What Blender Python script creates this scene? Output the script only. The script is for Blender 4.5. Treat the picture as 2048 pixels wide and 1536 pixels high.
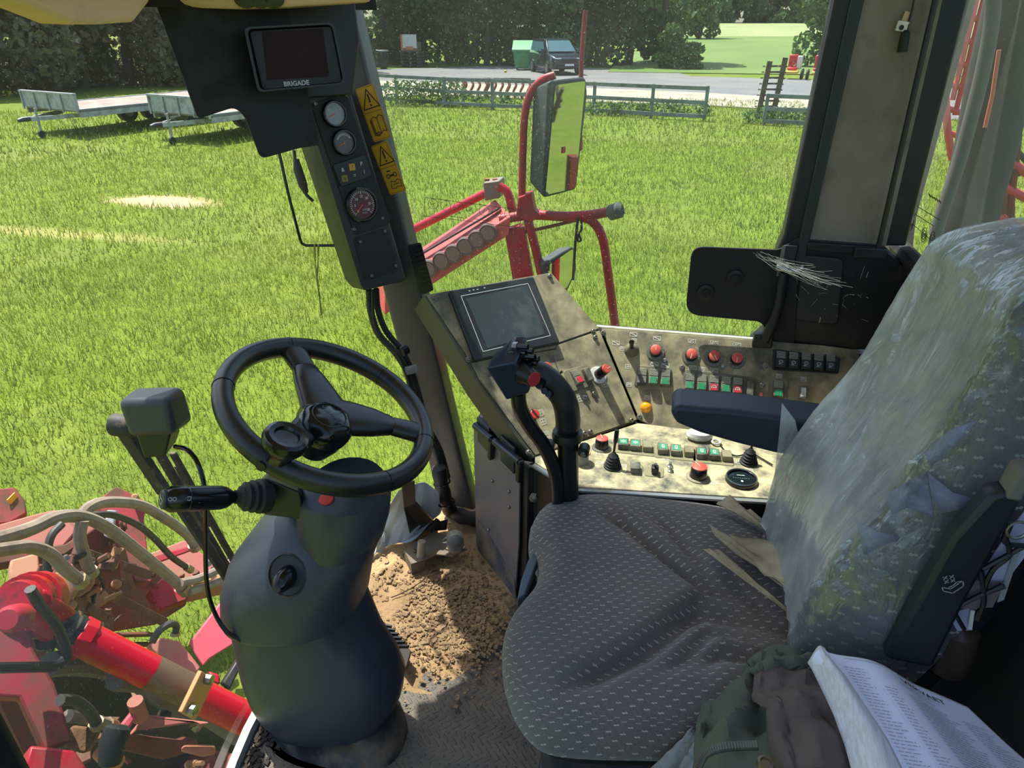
import bpy, bmesh, math, random
import numpy as np
from mathutils import Vector, Matrix
random.seed(7); RNG = np.random.default_rng(7)
for o in list(bpy.data.objects): bpy.data.objects.remove(o)
SC = bpy.context.scene; COL = SC.collection
# ------------------------------------------------------------ camera, sky, sun, exposure
CAMZ, PITCH, YAW, FPX = 1.4, math.radians(27), math.radians(12), 1420.0
GROUND = -1.25                       # field level below the cab floor (cab floor is z = 0)
cam_d = bpy.data.cameras.new('camera'); cam = bpy.data.objects.new('camera', cam_d); COL.objects.link(cam)
cam.location = (0, 0, CAMZ); cam.rotation_euler = (math.pi/2-PITCH, 0, YAW)
cam_d.sensor_width = 36; cam_d.lens = FPX/2048*36; cam_d.clip_start = .02; cam_d.clip_end = 2000
SC.camera = cam
SUN_DIR = Vector((.38, -.29, -1.0)).normalized()      # the way the light travels
w = bpy.data.worlds.new('sky'); SC.world = w; w.use_nodes = True
nt = w.node_tree; bg = nt.nodes['Background']
sk = nt.nodes.new('ShaderNodeTexSky'); sk.sky_type = 'NISHITA'; sk.sun_disc = False
sk.sun_elevation = math.radians(63); sk.sun_rotation = math.atan2(-SUN_DIR.x, -SUN_DIR.y)
sk.air_density = 1.0; sk.dust_density = 2.0
nt.links.new(sk.outputs[0], bg.inputs[0]); bg.inputs[1].default_value = .24
sd = bpy.data.lights.new('sun', 'SUN'); so = bpy.data.objects.new('sun', sd); COL.objects.link(so)
sd.energy = 6.6; sd.angle = math.radians(.55); sd.color = (1, .96, .90)
so.rotation_euler = SUN_DIR.to_track_quat('-Z', 'Y').to_euler(); so.location = (-8, 12, 25)
SC.view_settings.view_transform = 'Standard'; SC.view_settings.look = 'None'
SC.view_settings.exposure = 0.3; SC.view_settings.gamma = 1; SC.view_settings.use_curve_mapping = False
# ------------------------------------------------------------ rays through the photograph (2048x1536)
C0 = Vector((0, 0, CAMZ))
HD = Vector((-math.sin(YAW), math.cos(YAW), 0)); RT = Vector((math.cos(YAW), math.sin(YAW), 0)); UZ = Vector((0, 0, 1))
FW = HD*math.cos(PITCH)-UZ*math.sin(PITCH); UP = HD*math.sin(PITCH)+UZ*math.cos(PITCH)
def ray(x, y): return FW+RT*((x-1024)/FPX)+UP*((768-y)/FPX)
def PZ(x, y, z): d = ray(x, y); return C0+d*((z-CAMZ)/d.z)
def PY(x, y, v): d = ray(x, y); return C0+d*(v/d.y)
def PX(x, y, v): d = ray(x, y); return C0+d*(v/d.x)
def PD(x, y, r): d = ray(x, y); return C0+d*r          # at depth r along the view axis
class Fr:                                               # a plane frame: origin, u, v, n
    def __init__(s, o, u, v, n=None):
        s.o = Vector(o); s.u = Vector(u).normalized()
        s.n = s.u.cross(Vector(v)).normalized(); s.v = s.n.cross(s.u)
    def p(s, a, b, c=0): return s.o+s.u*a+s.v*b+s.n*c
    def px(s, x, y, c=0):
        d = ray(x, y); o = s.o+s.n*c; t = (o-C0).dot(s.n)/d.dot(s.n); P = C0+d*t-s.o
        return P.dot(s.u), P.dot(s.v)
    def P(s, x, y, c=0, h=0): a, b = s.px(x, y, c); return s.p(a, b, c+h)
    def at(s, x, y, c=0, rot=0):                        # same plane, new origin, turned
        cu, su = math.cos(rot), math.sin(rot)
        return Fr(s.P(x, y, c), s.u*cu+s.v*su, s.v*cu-s.u*su)
    def off(s, a, b, c=0, rot=0):
        cu, su = math.cos(rot), math.sin(rot)
        return Fr(s.p(a, b, c), s.u*cu+s.v*su, s.v*cu-s.u*su)
# ------------------------------------------------------------ mesh buffer
class G:
    def __init__(s): s.v = []; s.f = []; s.mi = []; s.m = 0; s.uv = {}
    def add(s, vs, fs):
        b = len(s.v); s.v += [Vector(q) for q in vs]
        for f in fs: s.f.append([i+b for i in f]); s.mi.append(s.m)
        return b
    def fbox(s, F, a0, a1, b0, b1, c0, c1):
        vs = [F.p(a, b, c) for c in (c0, c1) for b in (b0, b1) for a in (a0, a1)]
        s.add(vs, [(0, 2, 3, 1), (4, 5, 7, 6), (0, 1, 5, 4), (2, 6, 7, 3), (0, 4, 6, 2), (1, 3, 7, 5)]); return s
    def box(s, x0, x1, y0, y1, z0, z1): return s.fbox(WF, x0, x1, y0, y1, z0, z1)
    def bar(s, p, q, w, h, up=(0, 0, 1)):
        p = Vector(p); q = Vector(q); d = q-p; u = Vector(up); r = d.cross(u)
        if r.length < 1e-6: r = d.cross(Vector((1, 0, 0)))
        F = Fr(p, d, r.cross(d)); return s.fbox(F, 0, d.length, -h/2, h/2, -w/2, w/2)
    def prism(s, pts, vec):
        n = len(pts); vec = Vector(vec); pts = [Vector(p) for p in pts]
        s.add(pts+[p+vec for p in pts], [tuple(range(n)), tuple(range(2*n-1, n-1, -1))]+[(i, (i+1) % n, (i+1) % n+n, i+n) for i in range(n)]); return s
    def taper(s, A, B):                                  # two matching loops joined and capped
        n = len(A); s.add(list(A)+list(B), [tuple(range(n)), tuple(range(2*n-1, n-1, -1))]+[(i, (i+1) % n, (i+1) % n+n, i+n) for i in range(n)]); return s
    def loft(s, rings, cap=True, close=True):
        n = len(rings[0]); b = s.add([q for r in rings for q in r], [])
        k = n if close else n-1
        for j in range(len(rings)-1):
            for i in range(k): s.f.append([b+j*n+i, b+j*n+(i+1) % n, b+(j+1)*n+(i+1) % n, b+(j+1)*n+i]); s.mi.append(s.m)
        if cap: s.f.append([b+i for i in range(n)][::-1]); s.mi.append(s.m); s.f.append([b+(len(rings)-1)*n+i for i in range(n)]); s.mi.append(s.m)
        return s
    def tube(s, pts, r, n=8, close=False, cap=True, flat=None):
        P = [Vector(p) for p in pts]; m = len(P); rings = []; up = None
        rr = r if isinstance(r, (list, tuple)) else [r]*m
        for i in range(m):
            if close: t = P[(i+1) % m]-P[i-1]
            else: t = P[min(i+1, m-1)]-P[max(i-1, 0)]
            if t.length < 1e-9: t = Vector((0, 0, 1))
            t.normalize()
            if up is None:
                up = Vector(flat) if flat else (Vector((0, 0, 1)) if abs(t.z) < .9 else Vector((1, 0, 0)))
            a = t.cross(up); a.normalize(); up = a.cross(t)
            rings.append([P[i]+(a*math.cos(2*math.pi*k/n)+up*math.sin(2*math.pi*k/n))*rr[i] for k in range(n)])
        if close:
            b = s.add([q for g in rings for q in g], [])
            for j in range(m):
                for i in range(n):
                    j2 = (j+1) % m; s.f.append([b+j*n+i, b+j*n+(i+1) % n, b+j2*n+(i+1) % n, b+j2*n+i]); s.mi.append(s.m)
        else: s.loft(rings, cap)
        return s
    def lathe(s, F, prof, n=20, sx=1, sy=1):             # profile (radius, height along n)
        rings = [[F.p(sx*r*math.cos(2*math.pi*k/n), sy*r*math.sin(2*math.pi*k/n), h) for k in range(n)] for r, h in prof]
        return s.loft(rings)
    def ring(s, F, r, rt, n=28, m=6, c=0):
        return s.tube([F.p(r*math.cos(2*math.pi*k/n), r*math.sin(2*math.pi*k/n), c) for k in range(n)], rt, m, close=True)
    def disc(s, F, r, c=0, n=24):
        s.add([F.p(r*math.cos(2*math.pi*k/n), r*math.sin(2*math.pi*k/n), c) for k in range(n)], [tuple(range(n))]); return s
    def poly(s, pts): s.add(pts, [tuple(range(len(pts)))]); return s
    def grid(s, rows, uv=None):
        nu = len(rows); nv = len(rows[0]); b = s.add([q for r in rows for q in r], [])
        for i in range(nu-1):
            for j in range(nv-1): s.f.append([b+i*nv+j, b+i*nv+j+1, b+(i+1)*nv+j+1, b+(i+1)*nv+j]); s.mi.append(s.m)
        if uv:
            for i in range(nu):
                for j in range(nv): s.uv[b+i*nv+j] = uv[i][j]
        return s
    def sph(s, c, r, n=12, m=8, F=None):
        F = F or WF; r = (r, r, r) if not isinstance(r, (tuple, list)) else r; c = Vector(c)
        rings = []
        for j in range(m+1):
            t = math.pi*(.02+.96*j/m); 
            rings.append([c+F.u*(r[0]*math.sin(t)*math.cos(2*math.pi*k/n))+F.v*(r[1]*math.sin(t)*math.sin(2*math.pi*k/n))-F.n*(r[2]*math.cos(t)) for k in range(n)])
        return s.loft(rings)
    def line(s, F, pts, w, c=.0004, close=False):       # thin drawn stroke on a plane
        q = list(pts)+([pts[0]] if close else [])
        for (a, b), (a2, b2) in zip(q, q[1:]):
            d = math.hypot(a2-a, b2-b)
            if d < 1e-7: continue
            nx, ny = -(b2-b)/d*w/2, (a2-a)/d*w/2; ex, ey = (a2-a)/d*w*.4, (b2-b)/d*w*.4
            s.add([F.p(a-ex+nx, b-ey+ny, c), F.p(a-ex-nx, b-ey-ny, c), F.p(a2+ex-nx, b2+ey-ny, c), F.p(a2+ex+nx, b2+ey+ny, c)], [(0, 1, 2, 3)])
        return s
    def text(s, F, txt, size, a=0, b=0, c=.0005, align='CENTER', bold=0):
        cu = bpy.data.curves.new('t', 'FONT'); cu.body = txt; cu.size = size; cu.align_x = align; cu.align_y = 'CENTER'; cu.offset = bold; cu.resolution_u = 3
        ob = bpy.data.objects.new('t', cu); COL.objects.link(ob)
        me = bpy.data.meshes.new_from_object(ob.evaluated_get(bpy.context.evaluated_depsgraph_get()))
        s.add([F.p(a+q.co.x, b+q.co.y, c) for q in me.vertices], [tuple(p.vertices) for p in me.polygons])
        bpy.data.objects.remove(ob); bpy.data.curves.remove(cu); bpy.data.meshes.remove(me); return s
WF = Fr((0, 0, 0), (1, 0, 0), (0, 1, 0))
def spl(pts, k=6):                                      # Catmull-Rom through points
    P = [Vector(p) for p in pts]; P = [P[0]*2-P[1]]+P+[P[-1]*2-P[-2]]; out = []
    for i in range(1, len(P)-2):
        for j in range(k):
            t = j/k; a, b, c, d = P[i-1], P[i], P[i+1], P[i+2]
            out.append(.5*((2*b)+(c-a)*t+(2*a-5*b+4*c-d)*t*t+(3*b-a-3*c+d)*t**3))
    out.append(P[-2]); return out
def rpoly(pts, r, k=4):                                 # round the corners of a 2-D outline
    out = []; n = len(pts)
    for i in range(n):
        p, a, b = Vector(pts[i]), Vector(pts[i-1]), Vector(pts[(i+1) % n]); rr = r[i] if isinstance(r, (list, tuple)) else r
        if rr <= 0: out.append(tuple(p)); continue
        da, db = (a-p), (b-p); ra = min(rr, da.length*.48, db.length*.48)
        A, B = p+da.normalized()*ra, p+db.normalized()*ra
        for j in range(k+1):
            t = j/k; q = A*(1-t)**2+p*2*t*(1-t)+B*t*t; out.append(tuple(q))
    return out
def wpos(o):
    p = Vector((0, 0, 0))
    while o is not None: p += o.location; o = o.parent
    return p
def mk(name, g, mat, parent=None, bev=0, seg=2, ang=38, solid=0, sub=0, smooth=True, label=None, flip=False, recalc=True):
    me = bpy.data.meshes.new(name)
    org = wpos(parent) if parent else Vector(mk.org or (0, 0, 0))
    me.from_pydata([q-org for q in g.v], [], g.f); me.validate()
    mats = mat if isinstance(mat, (list, tuple)) else [mat]
    for q in mats: me.materials.append(q)
    if len(mats) > 1 and len(me.polygons) == len(g.mi): me.polygons.foreach_set('material_index', g.mi)
    if g.uv:
        l = me.uv_layers.new(name='UVMap')
        for lp in me.loops: l.data[lp.index].uv = g.uv.get(lp.vertex_index, (0, 0))
    bm = bmesh.new(); bm.from_mesh(me)
    if recalc: bmesh.ops.recalc_face_normals(bm, faces=bm.faces)
    if smooth:
        ca = math.radians(ang)
        for f in bm.faces: f.smooth = True
        for e in bm.edges:
            if len(e.link_faces) == 2 and e.calc_face_angle(0) > ca: e.smooth = False
    bm.to_mesh(me); bm.free()
    o = bpy.data.objects.new(name, me); COL.objects.link(o)
    if parent: o.parent = parent
    else: o.location = org
    if solid: md = o.modifiers.new('s', 'SOLIDIFY'); md.thickness = solid; md.offset = 0
    if bev: md = o.modifiers.new('b', 'BEVEL'); md.width = bev; md.segments = seg; md.limit_method = 'ANGLE'; md.angle_limit = math.radians(35); md.harden_normals = False
    if sub: md = o.modifiers.new('u', 'SUBSURF'); md.levels = sub; md.render_levels = sub
    if label: o['label'] = label
    return o
mk.org = None
def T(name, label, cat, loc, group=None):
    o = bpy.data.objects.new(name, None); COL.objects.link(o); o.location = Vector(loc); o.empty_display_size = .05
    o['label'] = label; o['category'] = cat
    if group: o['group'] = group
    return o
def tag(o, label, cat, group=None, kind=None):
    o['label'] = label; o['category'] = cat
    if group: o['group'] = group
    if kind: o['kind'] = kind
    return o
def st(name, g, mat, **k): o = mk(name, g, mat, **k); o['kind'] = 'structure'; return o
def one(name, label, cat, g, mat, base=None, group=None, kind=None, **k):
    zs = Vector((sum(q.x for q in g.v)/len(g.v), sum(q.y for q in g.v)/len(g.v), min(q.z for q in g.v))) if base is None else Vector(base)
    mk.org = zs; o = mk(name, g, mat, **k); mk.org = None
    return tag(o, label, cat, group, kind)
# ------------------------------------------------------------ materials
def L(c): return tuple(((v/255)/12.92 if v/255 <= .04045 else ((v/255+.055)/1.055)**2.4) for v in c)+(1,)
class N:
    def __init__(s, name):
        s.m = bpy.data.materials.new(name); s.m.use_nodes = True; s.t = s.m.node_tree; s.b = s.t.nodes['Principled BSDF']; s.out = s.t.nodes['Material Output']
    def n(s, k, **kw):
        x = s.t.nodes.new('ShaderNode'+k)
        for a, v in kw.items():
            if a[0] == '_': x.inputs[int(a[1:])].default_value = v
            else: setattr(x, a, v)
        return x
    def l(s, a, b): s.t.links.new(a, b)
    def co(s, kind='Object', scale=None):
        c = s.n('TexCoord').outputs[kind]
        if scale is not None:
            mp = s.n('Mapping'); mp.inputs['Scale'].default_value = scale if isinstance(scale, tuple) else (scale,)*3; s.l(c, mp.inputs[0]); c = mp.outputs[0]
        return c
    def noise(s, scale, detail=6, rough=.6, co=None, dist=0):
        x = s.n('TexNoise'); x.inputs['Scale'].default_value = scale; x.inputs['Detail'].default_value = detail; x.inputs['Roughness'].default_value = rough; x.inputs['Distortion'].default_value = dist
        s.l(co if co is not None else s.co(), x.inputs['Vector']); return x.outputs['Fac']
    def ramp(s, f, lo, hi, a=0., b=1.):
        x = s.n('MapRange'); x.inputs[1].default_value = lo; x.inputs[2].default_value = hi; x.inputs[3].default_value = a; x.inputs[4].default_value = b; s.l(f, x.inputs[0]); return x.outputs[0]
    def mix(s, f, a, b):
        x = s.n('Mix', data_type='RGBA')
        for v, i in ((f, 0), (a, 6), (b, 7)):
            if isinstance(v, (int, float, tuple)): x.inputs[i].default_value = v
            else: s.l(v, x.inputs[i])
        return x.outputs[2]
    def math(s, op, a, b=0., c=0.):
        x = s.n('Math', operation=op)
        for v, i in ((a, 0), (b, 1), (c, 2)):
            if isinstance(v, (int, float)): x.inputs[i].default_value = v
            else: s.l(v, x.inputs[i])
        return x.outputs[0]
    def bump(s, h, st=.3, d=.01):
        x = s.n('Bump'); x.inputs['Strength'].default_value = st; x.inputs['Distance'].default_value = d; s.l(h, x.inputs['Height']); s.l(x.outputs[0], s.b.inputs['Normal']); return x
MC = {}
def M(name, c, rough=.5, metal=0, dirt=None, bump=None, spec=.5, coat=0):
    # dirt: (colour, scale, lo, hi) patches; bump: (scale, strength, distance)
    if name in MC: return MC[name]
    n = N(name); b = n.b; b.inputs['Base Color'].default_value = L(c); b.inputs['Roughness'].default_value = rough; b.inputs['Metallic'].default_value = metal; b.inputs['Specular IOR Level'].default_value = spec
    if coat: b.inputs['Coat Weight'].default_value = coat; b.inputs['Coat Roughness'].default_value = .1
    if dirt:
        f = n.ramp(n.noise(dirt[1], 7, .65), dirt[2], dirt[3])
        n.l(n.mix(f, L(c), L(dirt[0])), b.inputs['Base Color'])
        n.l(n.ramp(f, 0, 1, rough, min(1, rough+.35)), b.inputs['Roughness'])
    if bump: n.bump(n.noise(bump[0], 4), bump[1], bump[2])
    MC[name] = n.m; return n.m
black = M('black plastic', (24, 25, 27), .42, bump=(700, .12, .001), dirt=((58, 54, 48), 9, .52, .85))
black_sm = M('black gloss plastic', (17, 18, 20), .22)
black_mat = M('matte black sheet', (15, 15, 15), .6, dirt=((26, 24, 21), 14, .5, .8))
rubber = M('rubber', (26, 26, 26), .6, dirt=((70, 64, 54), 14, .5, .85))
darkgrey = M('dark grey trim', (38, 39, 40), .5, dirt=((70, 66, 58), 7, .5, .9), bump=(500, .1, .001))
steel = M('steel', (150, 150, 146), .35, .9, dirt=((96, 84, 66), 30, .5, .8))
galv = M('galvanised', (165, 172, 176), .45, .6, dirt=((120, 116, 104), 6, .45, .8))
red = M('red paint', (176, 16, 40), .42, dirt=((104, 66, 52), 9, .48, .72), spec=.5)
red_clean = M('bright red paint', (192, 14, 42), .33, dirt=((120, 36, 38), 10, .52, .75))
red_dirty = M('mud covered red paint', (152, 28, 44), .6, dirt=((98, 70, 52), 9, .40, .60))
mud = M('dried mud', (150, 112, 78), .95, dirt=((104, 76, 54), 12, .4, .7), bump=(60, .5, .01))
redcap = M('red knob cap', (206, 84, 70), .5, dirt=((176, 108, 84), 40, .55, .8))
white = M('white mark', (205, 208, 200), .6)
whitepl = M('white plastic', (216, 214, 208), .4, dirt=((150, 140, 120), 20, .5, .8))
dust_plate = M('dusty panel plate', (82, 78, 66), .62, dirt=((176, 162, 124), 13, .34, .66), bump=(90, .1, .002))
# ------------------------------------------------------------ outdoors: field, yard, hills
def field_mat():
    n = N('field grass'); co = n.co('Object')
    a = n.noise(.35, 6, .6, co); b = n.noise(3.0, 8, .7, co); c = n.noise(40, 4, .7, co)
    col = n.mix(n.ramp(b, .3, .7), L((88, 112, 28)), L((136, 152, 52)))
    col = n.mix(n.ramp(a, .45, .75, 0, .75), col, L((138, 138, 76)))
    col = n.mix(n.ramp(c, .35, .75, 0, .55), col, L((54, 74, 24)))
    s = n.n('SeparateXYZ'); n.l(co, s.inputs[0])
    # worn bare patch and the pale wheel track beside it
    def blob(cx, cy, rx, ry):
        dx = n.math('DIVIDE', n.math('SUBTRACT', s.outputs[0], cx), rx); dy = n.math('DIVIDE', n.math('SUBTRACT', s.outputs[1], cy), ry)
        return n.math('SQRT', n.math('ADD', n.math('MULTIPLY', dx, dx), n.math('MULTIPLY', dy, dy)))
    P = PZ(325, 403, GROUND); d = n.math('ADD', blob(P.x, P.y, 1.0, .42), n.math('MULTIPLY', n.math('SUBTRACT', b, .5), 1.8))
    col = n.mix(n.ramp(d, .65, 1.15, .9, 0), col, L((196, 170, 132)))
    P = PZ(90, 465, GROUND); d = n.math('ADD', blob(P.x, P.y, 2.2, .22), n.math('MULTIPLY', n.math('SUBTRACT', b, .5), 1.6))
    col = n.mix(n.ramp(d, .4, 1.3, .5, 0), col, L((186, 172, 110)))
    n.l(col, n.b.inputs['Base Color']); n.b.inputs['Roughness'].default_value = .9; n.b.inputs['Specular IOR Level'].default_value = .15
    n.bump(n.math('ADD', c, b), .5, .04); return n.m
g = G(); rows = []
for y in np.linspace(-8, 300, 60): rows.append([(x, y, GROUND) for x in np.linspace(-160, 160, 40)])
g.grid(rows); st('ground', g, field_mat())
gravel = N('gravel'); a = gravel.noise(.5, 5); b = gravel.noise(14, 6, .8)
gravel.l(gravel.mix(gravel.ramp(b, .3, .7), gravel.mix(gravel.ramp(a, .4, .65), L((128, 126, 126)), L((150, 144, 136))), L((94, 92, 92))), gravel.b.inputs['Base Color']); gravel.b.inputs['Roughness'].default_value = .95
g = G()
g.poly([PZ(x, y, GROUND+.02) for x, y in [(560, 188), (735, 195), (880, 190), (1190, 205), (1420, 212), (1660, 225), (2300, 262), (2300, 185), (1700, 163), (1640, 160), (1380, 152), (1340, 140), (1000, 132), (760, 138), (560, 138)]])
st('gravel_yard', g, gravel.m)
pale = N('dry track'); pale.l(pale.mix(pale.ramp(pale.noise(1.2, 6), .35, .65), L((150, 138, 118)), L((178, 168, 148))), pale.b.inputs['Base Color']); pale.b.inputs['Roughness'].default_value = .95
g = G(); g.poly([PZ(x, y, GROUND+.03) for x, y in [(735, 194), (900, 190), (1190, 203), (1420, 211), (1660, 224), (1660, 200), (1420, 186), (1190, 176), (735, 160)]])
st('dirt_track', g, pale.m)
# the far pasture, the wheat slope and its ridge
def slope(name, z0, y0, z1, y1, mat, x0=-120, x1=160):
    g = G(); g.grid([[(x, y0+(y1-y0)*t, z0+(z1-z0)*t) for x in np.linspace(x0, x1, 24)] for t in np.linspace(0, 1, 6)]); return st(name, g, mat)
past = N('pasture'); past.l(past.mix(past.ramp(past.noise(.06, 7), .35, .65), L((92, 114, 46)), L((108, 128, 58))), past.b.inputs['Base Color']); past.b.inputs['Roughness'].default_value = .95
wheat = N('ripening wheat'); wheat.l(wheat.mix(wheat.ramp(wheat.noise(.12, 8, .75), .35, .68), L((156, 154, 106)), L((120, 134, 76))), wheat.b.inputs['Base Color']); wheat.b.inputs['Roughness'].default_value = .95
slope('pasture', GROUND+.04, 46, GROUND+1.0, 108, past.m, -4, 200); slope('wheat_slope', GROUND+1.0, 108, 1.35, 210, wheat.m, -10, 260)
# ------------------------------------------------------------ grass blades (nobody could count them)
def blades():
    V = []; n_tot = 0
    for (d0, d1, cnt, hgt, wd) in ((1.0, 5.0, 38000, .075, .006), (5.0, 10.0, 68000, .085, .010), (10, 19, 64000, .10, .018), (19, 30, 34000, .13, .035)):
        ang = RNG.uniform(math.radians(-64), math.radians(44), cnt); r = np.sqrt(RNG.uniform(d0**2, d1**2, cnt))
        hx = -math.sin(YAW); hy = math.cos(YAW)
        x = r*(np.cos(ang)*hx+np.sin(ang)*hy*1.0); y = r*(np.cos(ang)*hy-np.sin(ang)*hx)
        h = hgt*RNG.uniform(.4, 1.25, cnt); a = RNG.uniform(0, 6.28, cnt); lean = RNG.uniform(0, .8, cnt)*h; la = RNG.uniform(0, 6.28, cnt)
        keep = (y > 2.4)|(x < -1.7)
        P = PZ(325, 403, GROUND); keep &= (((x-P.x)/.95)**2+((y-P.y)/.36)**2 > RNG.uniform(.6, 1.3, cnt))
        keep &= ~((y > 25.5)&(x > 4.6))
        x, y, h, a, lean, la = (q[keep] for q in (x, y, h, a, lean, la)); k = len(x)
        B = np.empty((k, 3, 3)); wx = np.cos(a)*wd/2; wy = np.sin(a)*wd/2
        B[:, 0] = np.stack([x-wx, y-wy, np.full(k, GROUND)], 1); B[:, 1] = np.stack([x+wx, y+wy, np.full(k, GROUND)], 1)
        B[:, 2] = np.stack([x+lean*np.cos(la), y+lean*np.sin(la), GROUND+h], 1); V.append(B.reshape(-1, 3))
    V = np.concatenate(V); k = len(V)//3
    me = bpy.data.meshes.new('grass'); me.vertices.add(3*k); me.vertices.foreach_set('co', V.ravel())
    me.loops.add(3*k); me.loops.foreach_set('vertex_index', np.arange(3*k)); me.polygons.add(k); me.polygons.foreach_set('loop_start', np.arange(0, 3*k, 3)); me.update(); me.validate()
    n = N('grass blade'); f = n.noise(1.3, 6, .7); f2 = n.noise(60, 2)
    col = n.mix(n.ramp(f, .3, .7), L((94, 120, 26)), L((152, 164, 58))); col = n.mix(n.ramp(f2, .5, .8, 0, .8), col, L((176, 170, 116)))
    n.l(col, n.b.inputs['Base Color']); n.b.inputs['Roughness'].default_value = .6; n.b.inputs['Specular IOR Level'].default_value = .3
    tr = n.n('BsdfTranslucent'); n.l(col, tr.inputs[0]); ms = n.n('MixShader', _0=.45); n.l(n.b.outputs[0], ms.inputs[1]); n.l(tr.outputs[0], ms.inputs[2]); n.l(ms.outputs[0], n.out.inputs[0])
    me.materials.append(n.m); o = bpy.data.objects.new('grass', me); COL.objects.link(o)
    tag(o, 'sunlit green meadow grass growing across the field around the machine', 'grass', kind='stuff')
blades()
# ------------------------------------------------------------ trees and hedges
def leaf_mat(name, c1, c2, c3):
    n = N(name); f = n.noise(2.2, 5, .7); f2 = n.noise(.5, 4)
    col = n.mix(n.ramp(f, .3, .7), L(c1), L(c2)); col = n.mix(n.ramp(f2, .45, .75, 0, .8), col, L(c3)); n.l(col, n.b.inputs['Base Color']); n.b.inputs['Roughness'].default_value = .55
    tr = n.n('BsdfTranslucent'); n.l(col, tr.inputs[0]); ms = n.n('MixShader', _0=.35); n.l(n.b.outputs[0], ms.inputs[1]); n.l(tr.outputs[0], ms.inputs[2]); n.l(ms.outputs[0], n.out.inputs[0]); return n.m
leafs = [leaf_mat('dark leaves', (44, 66, 40), (70, 96, 54), (58, 84, 50)), leaf_mat('mid leaves', (66, 96, 46), (104, 134, 66), (88, 118, 60)), leaf_mat('hill leaves', (74, 104, 62), (110, 140, 84), (92, 122, 76)), leaf_mat('dry leaves', (92, 88, 62), (124, 116, 84), (104, 104, 66))]
bark = M('bark', (74, 66, 56), .9, bump=(20, .5, .02))
def leaves(clumps, cnt, size):
    tot = sum(c[3]*c[4]*c[5] for c in clumps); V = []
    for cx, cy, cz, rx, ry, rz in clumps:
        k = max(20, int(cnt*rx*ry*rz/tot)); d = RNG.normal(size=(k, 3)); d /= np.linalg.norm(d, axis=1)[:, None]
        p = d*(RNG.uniform(.35, 1, k)**.4)[:, None]*np.array([rx, ry, rz])+np.array([cx, cy, cz])
        a = RNG.normal(size=(k, 3)); a /= np.linalg.norm(a, axis=1)[:, None]; b = np.cross(a, RNG.normal(size=(k, 3))); b /= np.linalg.norm(b, axis=1)[:, None]
        s = size*RNG.uniform(.6, 1.4, k)[:, None]
        V.append(np.stack([p-a*s, p+b*s*.6, p+a*s, p-b*s*.6], 1).reshape(-1, 3))
    return np.concatenate(V)
def qmesh(name, V, mat, parent):
    k = len(V)//4; me = bpy.data.meshes.new(name); me.vertices.add(4*k); me.vertices.foreach_set('co', (V-np.array(wpos(parent))).ravel())
    me.loops.add(4*k); me.loops.foreach_set('vertex_index', np.arange(4*k)); me.polygons.add(k); me.polygons.foreach_set('loop_start', np.arange(0, 4*k, 4)); me.update(); me.validate(); me.materials.append(mat)
    o = bpy.data.objects.new(name, me); COL.objects.link(o); o.parent = parent; return o
def tree(name, label, x, y, z, h, w, mat, cnt=3500, size=.22, low=.15, group=None, trunk=True, cat='tree', nc=12):
    t = T(name, label, cat, (x, y, z), group)
    cl = []
    for i in range(nc):
        f = (i+.5)/nc; zz = z+h*(low+(1-low)*f*.92); sp = w*.5*math.sin(math.pi*min(1, .25+.75*f))**.7
        cl.append((x+random.uniform(-1, 1)*sp*.75, y+random.uniform(-1, 1)*sp*.6, zz, w*.26*random.uniform(.8, 1.3), w*.24, h*.13*random.uniform(.8, 1.3)))
    qmesh('foliage', leaves(cl, cnt, size), mat, t)
    if trunk:
        g = G(); g.tube([(x, y, z-.1), (x+.05*w, y, z+h*.3), (x-.02*w, y, z+h*.75)], [w*.045, w*.035, w*.012], 7); g.tube([(x+.03*w, y, z+h*.25), (x+.25*w, y+.1, z+h*.55)], [w*.025, w*.01], 6); g.tube([(x+.03*w, y, z+h*.3), (x-.25*w, y, z+h*.6)], [w*.022, w*.01], 6); mk('trunk', g, bark, t)
    return t
# the wood behind the yard (photo columns 720..1340), base beyond the gravel
wood = [(690, 'dense tree at the edge of the wood, beside the dark pillar'), (755, 'leafy tree behind the stacked crates'), (830, 'dark tree behind the crates and the gravel yard'), (900, 'dark tree between the crates and the green skip'), (965, 'dark tree just left of the green skip'), (1040, 'dark tree rising behind the green skip'), (1110, 'dark tree rising behind the parked car'), (1185, 'dark tree right behind the car and the red aerial'), (1255, 'dark tree on the near end of the wood, right of the car'), (1310, 'dark tree at the open end of the wood, next to the pasture')]
for i, (px, lb) in enumerate(wood):
    P = PZ(px, 131+.006*max(0, px-700), GROUND); P = P+Vector((0, random.uniform(0, 2.5), 0))
    tree('dark_tree', lb, P.x, P.y+1, GROUND, random.uniform(11, 14), 5.4, leafs[0 if i % 3 else 1] if i > 1 else leafs[1], 5200, .23, .04, 'trees of the dark wood')
for px, lb in ((1375, 'low bush at the end of the wood beside the pasture'), (1345, 'small bush under the last dark tree')):
    P = PZ(px, 140, GROUND); tree('bush', lb, P.x, P.y, GROUND, 1.6 if px > 1360 else 2.6, 2.2, leafs[1], 900, .13, .05, 'bushes by the pasture', False, 'bush', 6)
P = PZ(1640, 150, GROUND); tree('pale_tree', 'pale leafy tree beside the black door pillar, beyond the yard', P.x+1.2, P.y+6, GROUND, 9, 3.4, leafs[1], 2600, .2, .1)
P = PZ(1392, 70, GROUND+1); tree('field_tree', 'lone round tree standing at the foot of the wheat slope', P.x, 100, GROUND+.9, 7, 7, leafs[1], 1500, .35, .1)
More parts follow.
